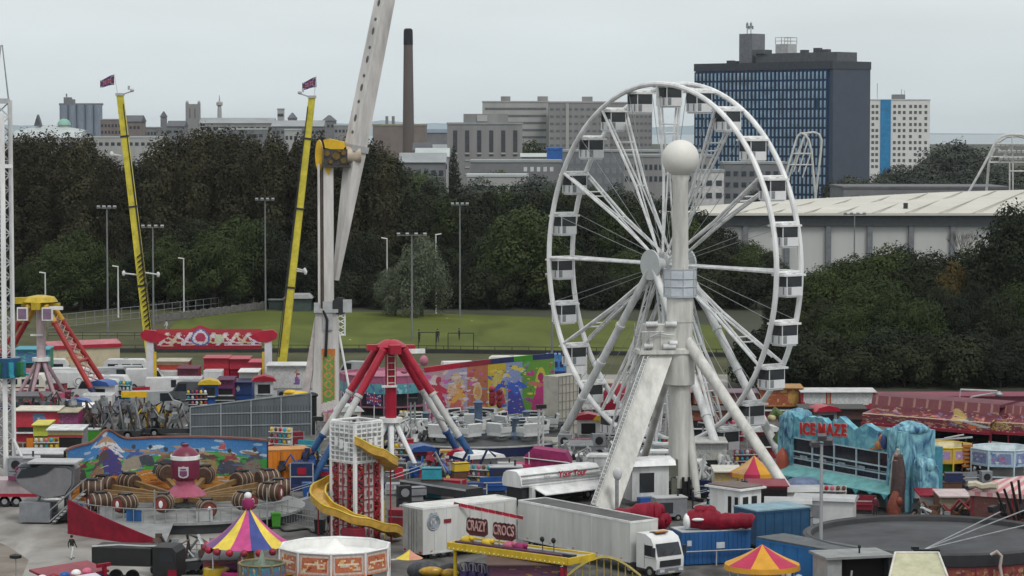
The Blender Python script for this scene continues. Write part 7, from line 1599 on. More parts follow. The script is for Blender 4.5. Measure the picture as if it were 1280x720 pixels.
for i,(px0,px1,py,lab) in enumerate([(838,880,610,'white lattice gate panel right of the column'),(880,920,600,'white lattice gate panel below the orange stall'),(735,780,608,'white barrier left of the box leg'),(905,950,614,'white barrier before the small gazebo')]):
    A_, rz, L = frame(gnd(px0,py), gnd(px1,py)); t = thing('queue_barrier', lab, 'barrier', A_, rz)
    for z_ in (.15,1.15): mb = MB(); mb.tube((0,0,z_),(L,0,z_),.045,n=6); part(mb,'rail',WHITE,t)
    mb = MB()
    for j in range(14): mb.tube((L*j/13,0,0),(L*j/13,0,1.15),.025,n=4)
    part(mb,'bars',WHITE2,t)
# behind the wheel: painted show fronts
fstall('orange brown painted show front behind the right wheel legs', 868, 908, 528, 488, fun((.35,.14,.04),(.26,.1,.05),(.45,.25,.08)), M('roof_rust',(.24,.1,.06),.6), side=BROWN, seed=31)
fstall('maroon show front beside the ball column', 846, 870, 524, 490, fun((.16,.03,.06),(.12,.02,.05),(.3,.2,.1)), MAROON, side=MAROON, seed=32)
fstall('mauve canvas stall behind the far wheel gondolas', 906, 948, 524, 490, fun((.2,.12,.16),(.25,.1,.1),(.3,.25,.2)), M('roof_mauve',(.16,.1,.13),.6), side=DARK, seed=33)
fstall('gold scroll carved show front left of the ice maze', 950, 1003, 524, 484, fun((.38,.17,.04),(.3,.08,.04),(.5,.32,.1))+[('e',.78,.5,.13,.4,0,(.45,.26,.07))], M('roof_amber',(.35,.18,.05),.6), side=MAROON, seed=34, bh=.6)
fstall('red swagged stall with white gridded panels', 1001, 1094, 526, 489, [('g',0,1,(.3,.02,.04),(.36,.03,.05)),('r',.04,.34,.45,1,(.5,.52,.52)),('r',.4,.96,.4,1,(.5,.52,.52)),('e',.19,.45,.15,.2,0,(.5,.52,.52)),('e',.68,.42,.28,.25,0,(.5,.52,.52)),('r',.355,.385,0,1,(.4,.28,.1))]+[('l',.44+.07*i,.3,.44+.07*i,1,.004,(.3,.33,.35)) for i in range(8)], M('roof_white2',(.5,.5,.5),.6), side=MAROON, seed=35, bh=.6)
fstall('dark crimson ride side between wheel and swag stall', 862, 930, 545, 512, fun((.2,.02,.05),(.24,.08,.04),(.35,.2,.15)), M('roof_sooty',(.06,.05,.05),.7), side=DARK, seed=36)
fstall('cream ornate pay stall with yellow edging', 893, 926, 622, 588, fun((.5,.45,.32),(.5,.36,.12),(.45,.44,.4)), W3, side=W3, seed=37)
fstall('silver lattice fronted stall below the far gondola', 842, 908, 598, 552, [('g',0,1,(.36,.37,.36),(.42,.43,.42)),('n',40,0,1,0,1,.01,.04,[(.25,.26,.25),(.5,.5,.48),(.4,.36,.2)])], M('roof_pearl',(.46,.46,.44),.6,dirt=.4), side=LGREY, seed=38, bh=.5)
t = thing('ride_rail', 'long dark rail with silver edge above the lattice stall', 'ride track', gnd(900,585)); a_, b_ = at(872,530,t.location.y)-t.location, at(940,540,t.location.y)-t.location
mb = MB(); mb.beam(a_,b_,.5,.3); part(mb,'rail_beam',DARK,t); mb = MB(); mb.tube(a_+Vector((0,-.3,.2)),b_+Vector((0,-.3,.2)),.09,n=6); part(mb,'silver_edge',LGREY,t); mb = MB()
for f in (.1,.5,.9): p = a_.lerp(b_,f); mb.tube(p,(p.x,p.y,0),.09,n=6)
part(mb,'supports',LGREY,t)
t = thing('green_serpent', 'green and yellow curling serpent figure left of the ice maze', 'ornament', gnd(972,590)); z_ = lambda y: at(0,y,t.location.y).z
mb = MB(); mb.path([(.3,0,0),(.5,0,z_(560)),(-.1,0,z_(548)),(.6,0,z_(535)),(.3,0,z_(520)),(-.3,0,z_(514)),(-.6,-.2,z_(520))],[.5,.45,.4,.4,.4,.45,.3],10); part(mb,'serpent_body',M('serpent_green',(.1,.16,.05),.5,dirt=.5,scale=2),t); mb = MB(); mb.ell((-.6,-.25,z_(522)),.4,.4,.35); part(mb,'muzzle',M('serpent_cream',(.5,.45,.25),.5),t)
# ------------------------------------------------------------------ ice maze
A_, rz, L = frame(gnd(979,611), gnd(1131,641)); ICEP = ramp_mat('ice_painted', ((.006,.05,.15),(.015,.15,.3),(.06,.32,.44),(.24,.52,.58)), .9, (1,1,.45), .5, 2.5)
im = thing('ice_maze', 'ice blue fun house front lettered ICE MAZE', 'fun house', A_, rz); k_ = 1
part(B1(.3,L,.3,4,.1,5.3),'building_body',M('maze_body',(.05,.22,.3),.6),im)
# counter level, sloped teal awning, glazed galleries
part(B1(1.2,L-.4,.05,.298,2.35,4.75),'gallery_glass',M('gallery_glass',(.012,.018,.03),.15,dirt=.5),im)
mb = MB()
for z_ in (2.35,2.95,3.55,4.75): mb.bx(1.1,L-.3,-.05,.048,z_-.06,z_+.06)
n = 5
for i in range(n+1): x = 1.15+(L-1.5)*i/n; mb.bx(x-.06,x+.06,-.06,.047,2.4,4.7)
part(mb,'gallery_frame',M('frame_ice_white',(.42,.55,.6),.4),im)
mb = MB(); mb.bx(1.5,L-.8,-.1,-.02,3.1,3.16); 
for i in range(4): mb.bx(2.6+i*2.7,3.6+i*2.7,-.1,-.06,3.0,3.3)
part(mb,'gallery_figures',M('figure_pale',(.3,.36,.42),.5,dirt=.6,scale=4),im)
mb = MB(); mb.prism([(-1.7,1.55),(.02,2.25),(.02,2.32),(-1.7,1.62)],.8,L-.2,'x'); part(mb,'awning',M('awning_aqua',(.16,.4,.41),.6,dirt=.4,scale=1.2),im)
mb = MB()
for i in range(9): x = 1.0+i*(L-1.6)/8; mb.prism([(x-.5,1.6),(x+.5,1.6),(x,1.15+.2*(i%2))],-1.72,-1.66)
part(mb,'icicle_fringe',ICE,im)
part(B1(.5,L-.3,.1,.29,.05,1.5),'counter_front',M('counter_grey_green',(.13,.15,.15),.6,dirt=.5),im)
# sign band with letters
r_ = random.Random(8)
pts = [(1.0,4.8),(L-1.0,4.8)]; top_ = []
x = L-1.0
while x > 1.0:
    top_.append((x, 6.75+.28*math.sin(x*1.7)+r_.uniform(-.22,.25))); x -= r_.uniform(.35,.6)
pts += top_+[(1.0,6.4)]
mb = MB(); mb.prism(pts,-.05,.6); part(mb,'ice_crest',ramp_mat('crest_painted', ((.012,.13,.25),(.03,.27,.38),(.06,.36,.45),(.2,.5,.55)), .8, (1,1,.7), .5, 2),im)
def letters(txt, xs, w_, h_):
    for ch, x in zip(txt, xs):
        z = 5.62+.075*(x-3)
        text('letter_outline', ch, 1.5*h_, M('letter_halo',(.6,.34,.34),.5), im, (x,-.09,z), bold=.1, ext=.03, sx=w_)
        text('letter', ch, 1.5*h_, M('letter_red',(.5,.012,.012),.5,dirt=.25,scale=2), im, (x,-.14,z), bold=.05, ext=.04, sx=w_)
letters('ICE', (2.75,3.5,4.45), 1.0, .92); letters('MAZE', (5.75,6.9,7.9,8.85), .95, .92)
# skating figure: generic cartoon shapes in orange and navy
mb = MB(); mb.ell((L-3.2,-.25,5.35),.55,.22,.35,12,8); mb.ell((L-2.9,-.25,5.9),.3,.2,.4,10,8); mb.beam((L-4.3,-.25,4.95),(L-2.6,-.25,5.15),.2,.1); part(mb,'sledge_rider',M('rider_orange',(.5,.2,.06),.5,dirt=.5,scale=4),im)
mb = MB(); mb.ell((L-2.55,-.28,5.7),.35,.22,.62,10,8); mb.ell((L-3.05,-.3,6.25),.14,.12,.3,8,6); part(mb,'rider_coat',M('rider_navy',(.03,.06,.2),.5),im)
# ice pillars left and right
def ice_pillar(x0, x1, y0, y1, h, n, seed, name):
    r_ = random.Random(seed); mb = MB(); mb.bx(x0,x1,y0+.1,y1,.05,h-.4)
    for i in range(n):
        mb.ell((r_.uniform(x0+.1,x1-.1), y0+.12, r_.uniform(.6,h-.9)), r_.uniform(.14,.3), .2, r_.uniform(.7,1.7), 8, 6)
    for i in range(5): mb.ell((x0+(x1-x0)*(i+.5)/5, (y0+y1)/2, h-.35), (x1-x0)*.2, (y1-y0)*.4, r_.uniform(.4,.7), 8, 6)
    part(mb,name,ICEP,im)
ice_pillar(-.4,1.5,-.3,2.5,6.9,22,1,'ice_pillar'); ice_pillar(L-1.9,L+.2,-.5,3,7.2,26,2,'ice_pillar'); ice_pillar(L+.3,L+1.7,.3,2.2,4.4,14,3,'ice_pillar')
mb = MB(); mb.lathe([(.55,.6),(.6,1.9),(.3,2.3),(.02,2.6)],10,(.6,-.55,1.2)); part(mb,'red_arch_door',M('door_rust',(.3,.06,.03),.5),im)
mb = MB(); mb.path([(L+.2,-.8,.1),(L+.1,-.9,1.6),(L+.25,-.85,3.2),(L+.2,-.9,4.3),(L+.35,-1.0,4.9)],[.5,.62,.6,.5,.36],10); part(mb,'yeti_statue',M('statue_brown',(.08,.05,.05),.6,dirt=.5,scale=3),im)
mb = MB(); mb.path([(L-.35,-.75,.1),(L-.4,-.85,2.4),(L-.2,-.8,4.6),(L+.1,-.85,5.4)],[.35,.4,.35,.15],8); part(mb,'pale_drape',M('drape_pale',(.4,.42,.38),.6,dirt=.5),im)
mb = MB(); mb.ell((L+.35,-1.28,4.95),.22,.1,.2,8,6); mb.ell((L+.25,-1.25,4.5),.3,.12,.18,8,6); part(mb,'statue_face',M('face_pink',(.4,.22,.2),.5),im)
t = thing('statue', 'rust red statue beside the ice maze counter', 'statue', gnd(1118,646)); mb = MB(); mb.path([(0,0,0),(-.1,0,.8),(0,0,1.6),(.1,0,2.1)],[.55,.6,.4,.22],10); mb.ell((.35,-.3,1.3),.3,.3,.4); part(mb,'statue_body',M('statue_rust',(.2,.05,.03),.6,dirt=.5,scale=3),t); part(B1(-.7,.7,-.5,.5,0,.2),'plinth',DARK,t)
for px,py,w_,m,lab in ((1004,628,3.2,M('dodgem_blue',(.14,.18,.3),.5,dirt=.5),'blue and mauve domed roundabout left of the lamp post'),):
    t = thing('round_booth', lab, 'stall', gnd(px,py)); mb = MB(); mb.lathe([(1.5,0),(1.5,1.5)],14); part(mb,'booth_wall',GREY,t); mb = MB(); mb.lathe([(1.9,1.45),(1.7,1.75),(.9,2.1),(.02,2.2)],14); part(mb,'booth_roof',m,t); mb = MB(); mb.lathe([(1.92,1.3),(1.96,1.5)],14); part(mb,'booth_fascia',PINK,t)

# ------------------------------------------------------------------ maroon carved ride tops at the right
def carved(label, p0, p1, yb0, yb1, yt, depth, seed, extra=()):
    A_, rz, L = frame(gnd(p0,yb0), gnd(p1,yb1)); t = thing('waltzer_ride', label, 'fairground ride', A_, rz); z0 = 2.55; H_ = at(p0,yt+6,A_.y+1.5).z
    LYR = [('g',0,1,(.13,.02,.035),(.17,.04,.05)),('r',0,1,.72,1,(.17,.045,.055)),('n',110,0,1,.12,.75,.006,.028,[(.4,.25,.2),(.16,.05,.09),(.3,.2,.1),(.2,.14,.26),(.42,.12,.1),(.34,.26,.12)]),('r',0,1,0,.1,(.3,.02,.04)),('n',30,0,1,.02,.1,.004,.012,[(.6,.5,.4)])]+list(extra)+[('l',.1*i+.04,.74,.1*i+.04,.98,.008,(.32,.16,.14)) for i in range(10)]
    def tier(u,v):
        w_ = .1*math.sin(u*40)*(1 if .5 < v < .72 else 0)
        y = -.1 if v < .45 else (-.1+(v-.45)/.12*1.6 if v < .57 else 1.5+(v-.57)*.9)
        z = (v/.45*.95 if v < .45 else (.95+(v-.45)/.12*.22 if v < .57 else 1.17+(v-.57)/.43*(H_-z0-1.17)))
        return (L*u, y, z0+z+w_)
    LYR += [('n',160,0,1,.1,.7,.003,.012,[(.5,.4,.3),(.1,.03,.05),(.45,.3,.1),(.3,.2,.34),(.5,.16,.12),(.2,.06,.08)]),('r',0,1,.43,.46,(.42,.3,.22))]
    mb = MB(); board(mb, tier, 220, 34, LYR, seed); part(mb,'carved_rounding',art_mat(),t)
    mb = MB(); mb.prism([(1.9,H_-.05),(depth*.5,H_+.1),(depth,H_-.6),(depth,H_-.8),(1.9,H_-.3)],0,L,'x'); part(mb,'canvas_roof',M('roof_maroon',(.13,.03,.045),.7,dirt=.35,scale=.6),t)
    mb = MB(); mb.bx(-.1,L+.1,-.2,-.02,z0-.2,z0+.05); part(mb,'eaves_board',MAROON,t)
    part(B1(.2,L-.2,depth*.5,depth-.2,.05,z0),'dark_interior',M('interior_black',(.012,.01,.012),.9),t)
    mb = MB(); mb.bx(0,L,.3,depth*.5,.05,.6); part(mb,'ride_deck',M('deck_dark',(.03,.025,.03),.8,dirt=.3),t)
    for i in range(5): x = L*(i+.02)/4.04; mb = MB(); mb.tube((x,.15,0),(x,.15,z0),.09,n=8); part(mb,'post',MAROON,t)
    return t, L, H_
carved('maroon carved waltzer top behind the ice maze tower', 1078, 1238, 560, 574, 488, 10, 41, [('e',.72,.55,.05,.25,.2,(.42,.3,.1)),('l',.78,.5,.98,.25,.05,(.42,.42,.4)),('l',.78,.55,.98,.32,.018,(.08,.07,.08)),('e',.86,.2,.035,.1,0,(.55,.12,.05))])
t2, L_, H__ = carved('second maroon carved ride with gold foliage at the right edge', 1236, 1330, 572, 578, 500, 10, 42, [('n',60,0,.3,.1,.5,.008,.03,[(.36,.26,.08),(.26,.17,.06),(.42,.34,.14)]),('n',60,.45,.8,.1,.5,.008,.03,[(.36,.26,.08),(.26,.17,.06),(.42,.34,.14)])])
mb = MB(); mb.tube((0,-.1,1.55),(L_*.9,-.1,1.25),.09,n=6); part(mb,'silver_rail',LGREY,t2)
t = thing('roof_spot_frame', 'bent silver spotlight frame over the carved ride tops', 'lighting frame', gnd(1206,556)); z_ = lambda y: at(0,y,t.location.y).z; k = K(t.location.y)
mb = MB(); mb.path([(-8*k,0,0),(-8*k,0,z_(505)),(-6*k,0,z_(487)),(40*k,0,z_(489))],.11,6); mb.tube((2*k,0,z_(503)),(8*k,0,z_(496)),.11,n=6); mb.tube((8*k,0,z_(496)),(44*k,0,z_(490)),.1,n=6); part(mb,'frame_tube',LGREY,t)
mb = MB(); mb.ell((42*k,-.1,z_(493)),.4,.3,.25); part(mb,'spot_head',STEEL,t)
t = thing('grey_ramp', 'silver folded ramp lying behind the yellow round stall', 'ramp', gnd(1192,590)); mb = MB(); mb.beam((-1.8,.5,2.95),(1.8,.5,3.2),.3,.12); mb.beam((-.8,.5,3.1),(1.0,.5,3.45),.3,.1); part(mb,'ramp_plates',LGREY,t); mb = MB(); mb.tube((-1.2,.5,0),(-1.2,.5,2.95),.08,n=6); mb.tube((1.2,.5,0),(1.2,.5,3.1),.08,n=6); part(mb,'legs',DARK,t)
# ------------------------------------------------------------------ black disc ride in the bottom right
dc = at(1168,672,186); dz = dc.z; dk = thing('disc_ride', 'huge black canvas topped round ride in the bottom right', 'fairground ride', (dc.x,186,0)); DR = 9.3
mb = MB(); mb.lathe([(.01,dz+.15),(DR*.5,dz+.08),(DR*.93,dz-.1)],64); part(mb,'canvas_top',CANVASB,dk)
mb = MB(); mb.lathe([(DR*.93,dz-.12),(DR*.94,dz+.22),(DR*.97,dz+.34),(DR,dz+.22),(DR,dz-.55),(DR*.96,dz-.6)],64); part(mb,'padded_rim',M('rim_black',(.028,.028,.032),.5,dirt=.4),dk)
for i in range(26):
    a_ = R(188)+R(168)*i/26; b_ = R(188)+R(168)*(i+1)/26; mb = MB(); r_ = DR*.985
    board(mb, lambda u,v: (r_*math.cos(a_+(b_-a_)*u), r_*math.sin(a_+(b_-a_)*u), dz-1.7+1.1*v), 12, 10, [('g',0,1,(.13,.02,.025),(.17,.025,.03)),('e',.5,.5,.34,.34,0,(.2,.05,.03)),('n',9,.1,.9,.15,.85,.04,.12,[(.3,.1,.05),(.1,.02,.03),(.32,.2,.13),(.06,.02,.03)])], i); part(mb,'rounding_panel',art_mat(),dk)
for i in range(14):
    a_ = R(188)+R(168)*i/13; mb = MB(); mb.tube((DR*.98*math.cos(a_),DR*.98*math.sin(a_),0),(DR*.98*math.cos(a_),DR*.98*math.sin(a_),dz-.6),.09,n=6); part(mb,'post',WHITE2 if i%3==0 else MAROON,dk)
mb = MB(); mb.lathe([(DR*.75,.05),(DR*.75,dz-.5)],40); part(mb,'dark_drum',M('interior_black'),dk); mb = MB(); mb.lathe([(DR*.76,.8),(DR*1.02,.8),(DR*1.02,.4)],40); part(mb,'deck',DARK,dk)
f0 = at(1155,687,178.6)-Vector((dc.x,186,0))
for px,py,Yq in ((1250,640,190),(1285,636,186),(1300,652,182)):
    p = at(px,py,Yq)-Vector((dc.x,186,0)); mb = MB(); mb.tube(f0,p,.05,n=6); part(mb,'guy_rod',STEEL,dk)
mb = MB(); mb.box(f0+Vector((.2,.1,-.05)),(1.7,.7,.2)); mb.box(f0+Vector((-.6,.1,.1)),(.5,.4,.2)); part(mb,'hatch',BLACK,dk)
mb = MB(); p = at(1243,702,176.7)-Vector((dc.x,186,0)); mb.path([p+Vector((-.3,-.2,.5)),p+Vector((.1,-.25,.75)),p+Vector((.45,-.2,.4)),p+Vector((.35,-.2,-.3)),p+Vector((.5,-.2,-1.1))],.11,6); part(mb,'pale_figure_outline',M('figure_cream',(.5,.42,.38),.6),dk)
t = thing('pole_bundle', 'fan of black folded poles at the right edge', 'folded ride', gnd(1262,690)); gY = t.location.y
for i,(a_,b_) in enumerate((((1262,655),(1246,615)),((1270,655),(1255,611)),((1274,650),(1264,602)),((1278,648),(1273,600)),((1284,655),(1286,606)))):
    p, q_ = at(a_[0],a_[1],gY)-t.location, at(b_[0],b_[1],gY-.4)-t.location; mb = MB(); mb.tube(p,q_,.13,.1,n=6); part(mb,'pole',BLACK,t)
mb = MB(); r_ = random.Random(6)
for i in range(16): mb.box((r_.uniform(-1.4,2.2),r_.uniform(-.6,.6),r_.uniform(.6,3.6)),(r_.uniform(.3,.9),.5,r_.uniform(.3,.8)),(0,r_.uniform(-.6,.6),r_.uniform(0,2)))
part(mb,'dark_mechanism',M('mech_black',(.022,.02,.024),.6,dirt=.4),t); part(B1(-2.6,3,-.8,.8,.4,.8),'trailer_bed',DARK,t); wheels(t,[-1.5,1.5],-.8,.8,.4)
# pink striped tent and brown show front
A_, rz, L = frame(gnd(1213,676), gnd(1320,684)); t = thing('striped_tent', 'pink and white striped tent roof at the right edge', 'tent', A_, rz); CP1, CP2 = M('canvas_rose',(.5,.2,.22),.6,dirt=.2), M('canvas_blush',(.6,.46,.44),.6,dirt=.2)
mb = MB(); e0 = at(1213,607,A_.y).z; r1 = at(1300,583,A_.y+2).z; nS = 14
for i in range(nS):
    u0, u1 = i/nS, (i+1)/nS; P = lambda u: (L*u,-.6,e0-.35); Q = lambda u: (1.2+L*u, 2.4, e0+ (r1-e0)*min(1,u*1.1)+.25)
    mb.quad(P(u0),P(u1),Q(u1),Q(u0),i%2); q0, q1 = P(u0), P(u1); mb.quad((q0[0],q0[1]+.01,q0[2]-.35),(q1[0],q1[1]+.01,q1[2]-.35),q1,q0,(i+1)%2)
mb.build('canvas_roof',[CP1,CP2],t,smooth=False)
mb = MB(); mb.path([(L*i/12,-.5,e0+.12+.1*math.sin(i*2.2)) for i in range(5)],.3,7); part(mb,'rolled_cover',M('cover_tan',(.5,.44,.34),.7,dirt=.3),t)
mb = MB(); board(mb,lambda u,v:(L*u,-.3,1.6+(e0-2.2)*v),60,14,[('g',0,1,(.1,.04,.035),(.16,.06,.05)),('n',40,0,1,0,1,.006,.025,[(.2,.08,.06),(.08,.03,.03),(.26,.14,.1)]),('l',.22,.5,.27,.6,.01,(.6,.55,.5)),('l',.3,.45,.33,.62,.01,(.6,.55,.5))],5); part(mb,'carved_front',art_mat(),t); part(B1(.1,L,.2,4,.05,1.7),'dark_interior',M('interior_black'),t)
for x in (.2,L*.5): mb = MB(); mb.tube((x,-.35,0),(x,-.35,e0-.5),.08,n=6); part(mb,'post',MAROON,t)
fstall('wooden slatted snack hut with white counter', 1174, 1212, 660, 619, [('g',0,1,(.3,.24,.17),(.36,.3,.22)),('l',0,.5,1,.5,.04,(.12,.09,.06)),('l',.3,0,.3,1,.02,(.12,.09,.06)),('l',.7,0,.7,1,.02,(.12,.09,.06))], M('roof_pale_pink',(.5,.4,.4),.6), side=BROWN, seed=51)
fstall('small crimson roofed white booth below the green drum', 1150, 1178, 652, 618, [('g',0,1,(.4,.4,.4),(.5,.5,.5))], CRIM, side=WHITE2, seed=52)
# ------------------------------------------------------------------ blue containers, inflatables and booths at bottom centre right
A_, rz, L = frame(gnd(852,708), gnd(938,704)); t = thing('blue_container', 'deep blue container with white labels and a red load on top', 'container', A_, rz); CH = at(852,666,A_.y).z
part(B1(0,L,0,2.5,.1,CH),'container_body',BLUE2,t); part(B1(-.03,L+.03,-.03,2.53,CH,CH+.08),'container_roof',M('roof_frost',(.45,.48,.52),.6,dirt=.4),t)
mb = MB()
for i in range(1,16): mb.bx(L*i/16-.04,L*i/16+.04,-.05,-.003,.2,CH-.1)
part(mb,'corrugation',BLUE2,t); part(B1(.4,.75,-.07,-.052,CH-1.0,CH-.6),'label_plate',M('label_white',(.5,.55,.6),.5),t); part(B1(L*.5,L*.62,-.07,-.052,CH-1.25,CH-.8),'label_plate',M('label_white'),t)
mb = MB()
for x in (-.1,L*.48,L+.05): mb.tube((x,-.35,0),(x,-.35,CH*.45),.05,n=5)
mb.tube((-.1,-.35,CH*.45),(L+.05,-.35,CH*.45),.05,n=5); part(mb,'front_rail',LGREY,t)
def heap(label, loc, lumps, mat, name, extra=None, cat='inflatable'):
    t = thing(name, label, cat, loc); mb = MB(); r_ = random.Random(len(label))
    for (x,y,z,a_,b_,c_) in lumps:
        n = 9; pts = [Vector((x-a_+2*a_*i/(n-1), y+.08*r_.uniform(-1,1), max(c_*.6,z)+.07*r_.uniform(-1,1))) for i in range(n)]
        mb.path(pts, [c_*(.72 if i in (0,n-1) else r_.uniform(.88,1.0)) for i in range(n)], 12)
    part(mb,'vinyl_body',mat,t)
    if extra:
        mb = MB()
        for (x,y,z,a_,b_,c_) in extra: mb.ell((x,y,z),a_,b_,c_,12,8)
        part(mb,'white_trim',WHITE,t)
    return t
lo = A_+Vector((.3,1.0,CH+.08))
heap('folded crimson inflatable lying on the blue container', lo, [(1.4,.1,.75,1.25,.9,.75),(3.4,.2,.62,1.5,.85,.62),(1.5,.3,1.35,.8,.6,.45),(2.4,.1,.5,1.9,.9,.5),(4.3,.2,.6,.7,.8,.6)], CRIM, 'deflated_slide', [(.15,.0,.6,.3,.7,.6),(.9,-.75,.85,.45,.12,.12)])
heap('crimson inflatable heap left of the column base', gnd(795,662), [(-1.9,0,.8,1.0,.8,.8),(-.4,.2,.9,1.5,.9,.85),(.9,0,1.1,1.0,.9,1.1),(1.5,.2,1.5,.7,.6,.6),(1.9,-.3,.7,.6,.6,.7)], CRIM, 'deflated_slide', [(2.35,-.2,.7,.3,.5,.6)])
A_, rz, L = frame(gnd(887,662), gnd(925,668)); t = thing('white_booth', 'white wooden pay booth with brown roof and dark windows', 'booth', A_, rz); H_ = at(887,609,A_.y).z
part(B1(0,L,0,2.4,0,H_),'booth_wall',WHITE,t); mb = MB(); mb.bx(-.3,L+.3,-.3,2.7,H_+.05,H_+.2); part(mb,'roof_trim',WHITE,t); part(B1(-.1,L+.1,-.1,2.5,H_+.2,H_+.32),'roof',M('roof_brown_grey',(.16,.12,.11),.7),t)
for x in (.66,.88): part(B1(L*x-.18,L*x+.18,-.03,-.003,.9,H_-.5),'window',BLACK,t)
for y in (.6,1.6): part(B1(L+.003,L+.03,y-.3,y+.3,.9,H_-.5),'window',BLACK,t)
fstall('black fronted stall with maroon roof beside the white booth', 938, 984, 652, 606, [('g',0,1,(.05,.01,.015),(.14,.02,.03))], MAROON, side=BLACK, seed=61, bh=.15)
for px,py,rz_,L_,lab,m in ((1030,660,-.25,4.6,'white ridge roofed generator unit left of the lamp post',W1),(985,664,-.1,3.4,'small white unit under the tower strut',W1),(1002,648,.1,3,'cream cupboard unit behind the tower strut',W3)):
    t = thing('generator_unit', lab, 'generator', gnd(px,py), rz_); part(B1(-L_/2,L_/2,0,2.2,.3,2.2),'unit_body',m,t); mb = MB(); mb.prism([(-.25,2.2),(2.45,2.2),(2.3,2.45),(1.1,2.62),(-.1,2.45)],-L_/2-.2,L_/2+.2,'x'); part(mb,'unit_roof',LGREY,t); part(B1(-L_*.3,-L_*.05,-.03,-.003,.8,1.8),'vent_panel',GREY,t); part(B1(-L_/2,L_/2,.2,2,.05,.3),'skid',DARK,t)
def bbox(label, p0, p1, yb0, yb1, H_, W_, side, roof, name='blue_trailer', cat='trailer', openend=False):
    A_, rz, L = frame(gnd(p0,yb0), gnd(p1,yb1)); t = thing(name, label, cat, A_, rz)
    part(B1(0,L,0,W_,.5,H_-.05),'box_body',side,t); mb = MB(); mb.prism([(-.05,H_-.05),(W_+.05,H_-.05),(W_+.05,H_+.05),(-.05,H_+.05)],-.05,L+.05,'x'); part(mb,'roof',roof,t)
    mb = MB(); 
    for z_ in (.55,H_-.15): mb.bx(0,L,-.05,-.004,z_-.06,z_+.06)
    for i in range(7): mb.bx(L*i/6-.04,L*i/6+.04,-.04,-.003,.55,H_-.1)
    part(mb,'frame_trim',side,t); part(B1(.2,L-.2,.3,W_-.3,.3,.5),'chassis',DARK,t); wheels(t,[L*.2,L*.3],.05,W_-.05,.4); return t
bbox('teal blue curtain lorry with faded roof behind the front gazebo', 946, 1012, 690, 684, 3.1, 3.2, M('lorry_teal_blue',(.02,.075,.16),.5,dirt=.3), M('roof_faded_teal',(.2,.32,.38),.6,dirt=.3))
bbox('long bright blue trailer under the black disc ride', 946, 1048, 728, 748, 3.2, 2.6, M('trailer_azure',(.02,.15,.4),.45,dirt=.25), M('roof_ash',(.09,.1,.11),.6,dirt=.4))
A_, rz, L = frame(gnd(1034,768), gnd(1112,764)); t = thing('open_booth', 'grey roofed open booth with black interior in front of the disc ride', 'booth', A_, rz); H_ = 3.65
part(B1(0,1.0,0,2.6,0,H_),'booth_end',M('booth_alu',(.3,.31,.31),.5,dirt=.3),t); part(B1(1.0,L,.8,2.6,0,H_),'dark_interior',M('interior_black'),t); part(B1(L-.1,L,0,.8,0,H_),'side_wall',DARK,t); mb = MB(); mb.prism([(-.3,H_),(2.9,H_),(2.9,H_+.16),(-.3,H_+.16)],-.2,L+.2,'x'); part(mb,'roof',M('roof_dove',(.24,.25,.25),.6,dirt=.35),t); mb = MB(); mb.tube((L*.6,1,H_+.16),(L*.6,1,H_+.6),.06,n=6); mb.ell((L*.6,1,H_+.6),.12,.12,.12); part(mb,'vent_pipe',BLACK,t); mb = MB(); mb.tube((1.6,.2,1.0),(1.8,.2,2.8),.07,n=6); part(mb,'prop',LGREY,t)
t = thing('ticket_hut', 'cream pitched ticket hut roof at the bottom right edge', 'hut', (at(1145,700,168).x,168,0)); hw = 35*K(168); zr = at(0,690,170).z; 
mb = MB(); mb.add([(-hw*.62,1.6,zr),(hw*.95,1.6,zr),(hw*1.05,-1.9,zr-1.35),(-hw*1.15,-1.9,zr-1.35),(-hw*.62,1.6,zr-.15),(hw*.95,1.6,zr-.15),(hw*1.05,-1.9,zr-1.5),(-hw*1.15,-1.9,zr-1.5)],[(0,1,2,3),(7,6,5,4),(0,3,7,4),(1,0,4,5),(2,1,5,6),(3,2,6,7)]); part(mb,'roof',M('roof_pale_olive',(.46,.45,.31),.6,dirt=.3,scale=1),t,smooth=False)
mb = MB(); mb.tube((-hw*.62,1.6,zr+.03),(-hw*1.15,-1.9,zr-1.32),.08,n=6); mb.tube((hw*.95,1.6,zr+.03),(hw*1.05,-1.9,zr-1.32),.08,n=6); mb.tube((-hw*.62,1.6,zr+.03),(hw*.95,1.6,zr+.03),.08,n=6); part(mb,'roof_edge',M('edge_white',(.62,.61,.55),.5),t); part(B1(-hw*.9,hw*.9,-1.3,1.4,0,zr-1.5),'hut_wall',W3,t); mb = MB(); mb.bx(hw*.96,hw*1.04,-1.2,1.5,0,zr-1.2); part(mb,'side_panel',WHITE2,t)
t = thing('teal_canvas', 'teal canvas corner at the bottom right edge', 'canvas', (at(1285,720,165).x,165,0)); mb = MB(); mb.add([(-1.6,-1,2.2),(2,-1,2.6),(2,1.2,3.9),(.2,1.2,3.6)],[(0,1,2,3)]); mb.add([(-1.6,-1,2.1),(2,-1,2.5),(2,1.2,3.8),(.2,1.2,3.5)],[(3,2,1,0)]); part(mb,'sheet',TEAL,t); mb = MB(); [mb.tube((x,y,0),(x,y,z_),.06,n=6) for x,y,z_ in ((-1.4,-.9,2.2),(1.8,-.9,2.5),(1.8,1.1,3.8))]; part(mb,'poles',STEEL,t)
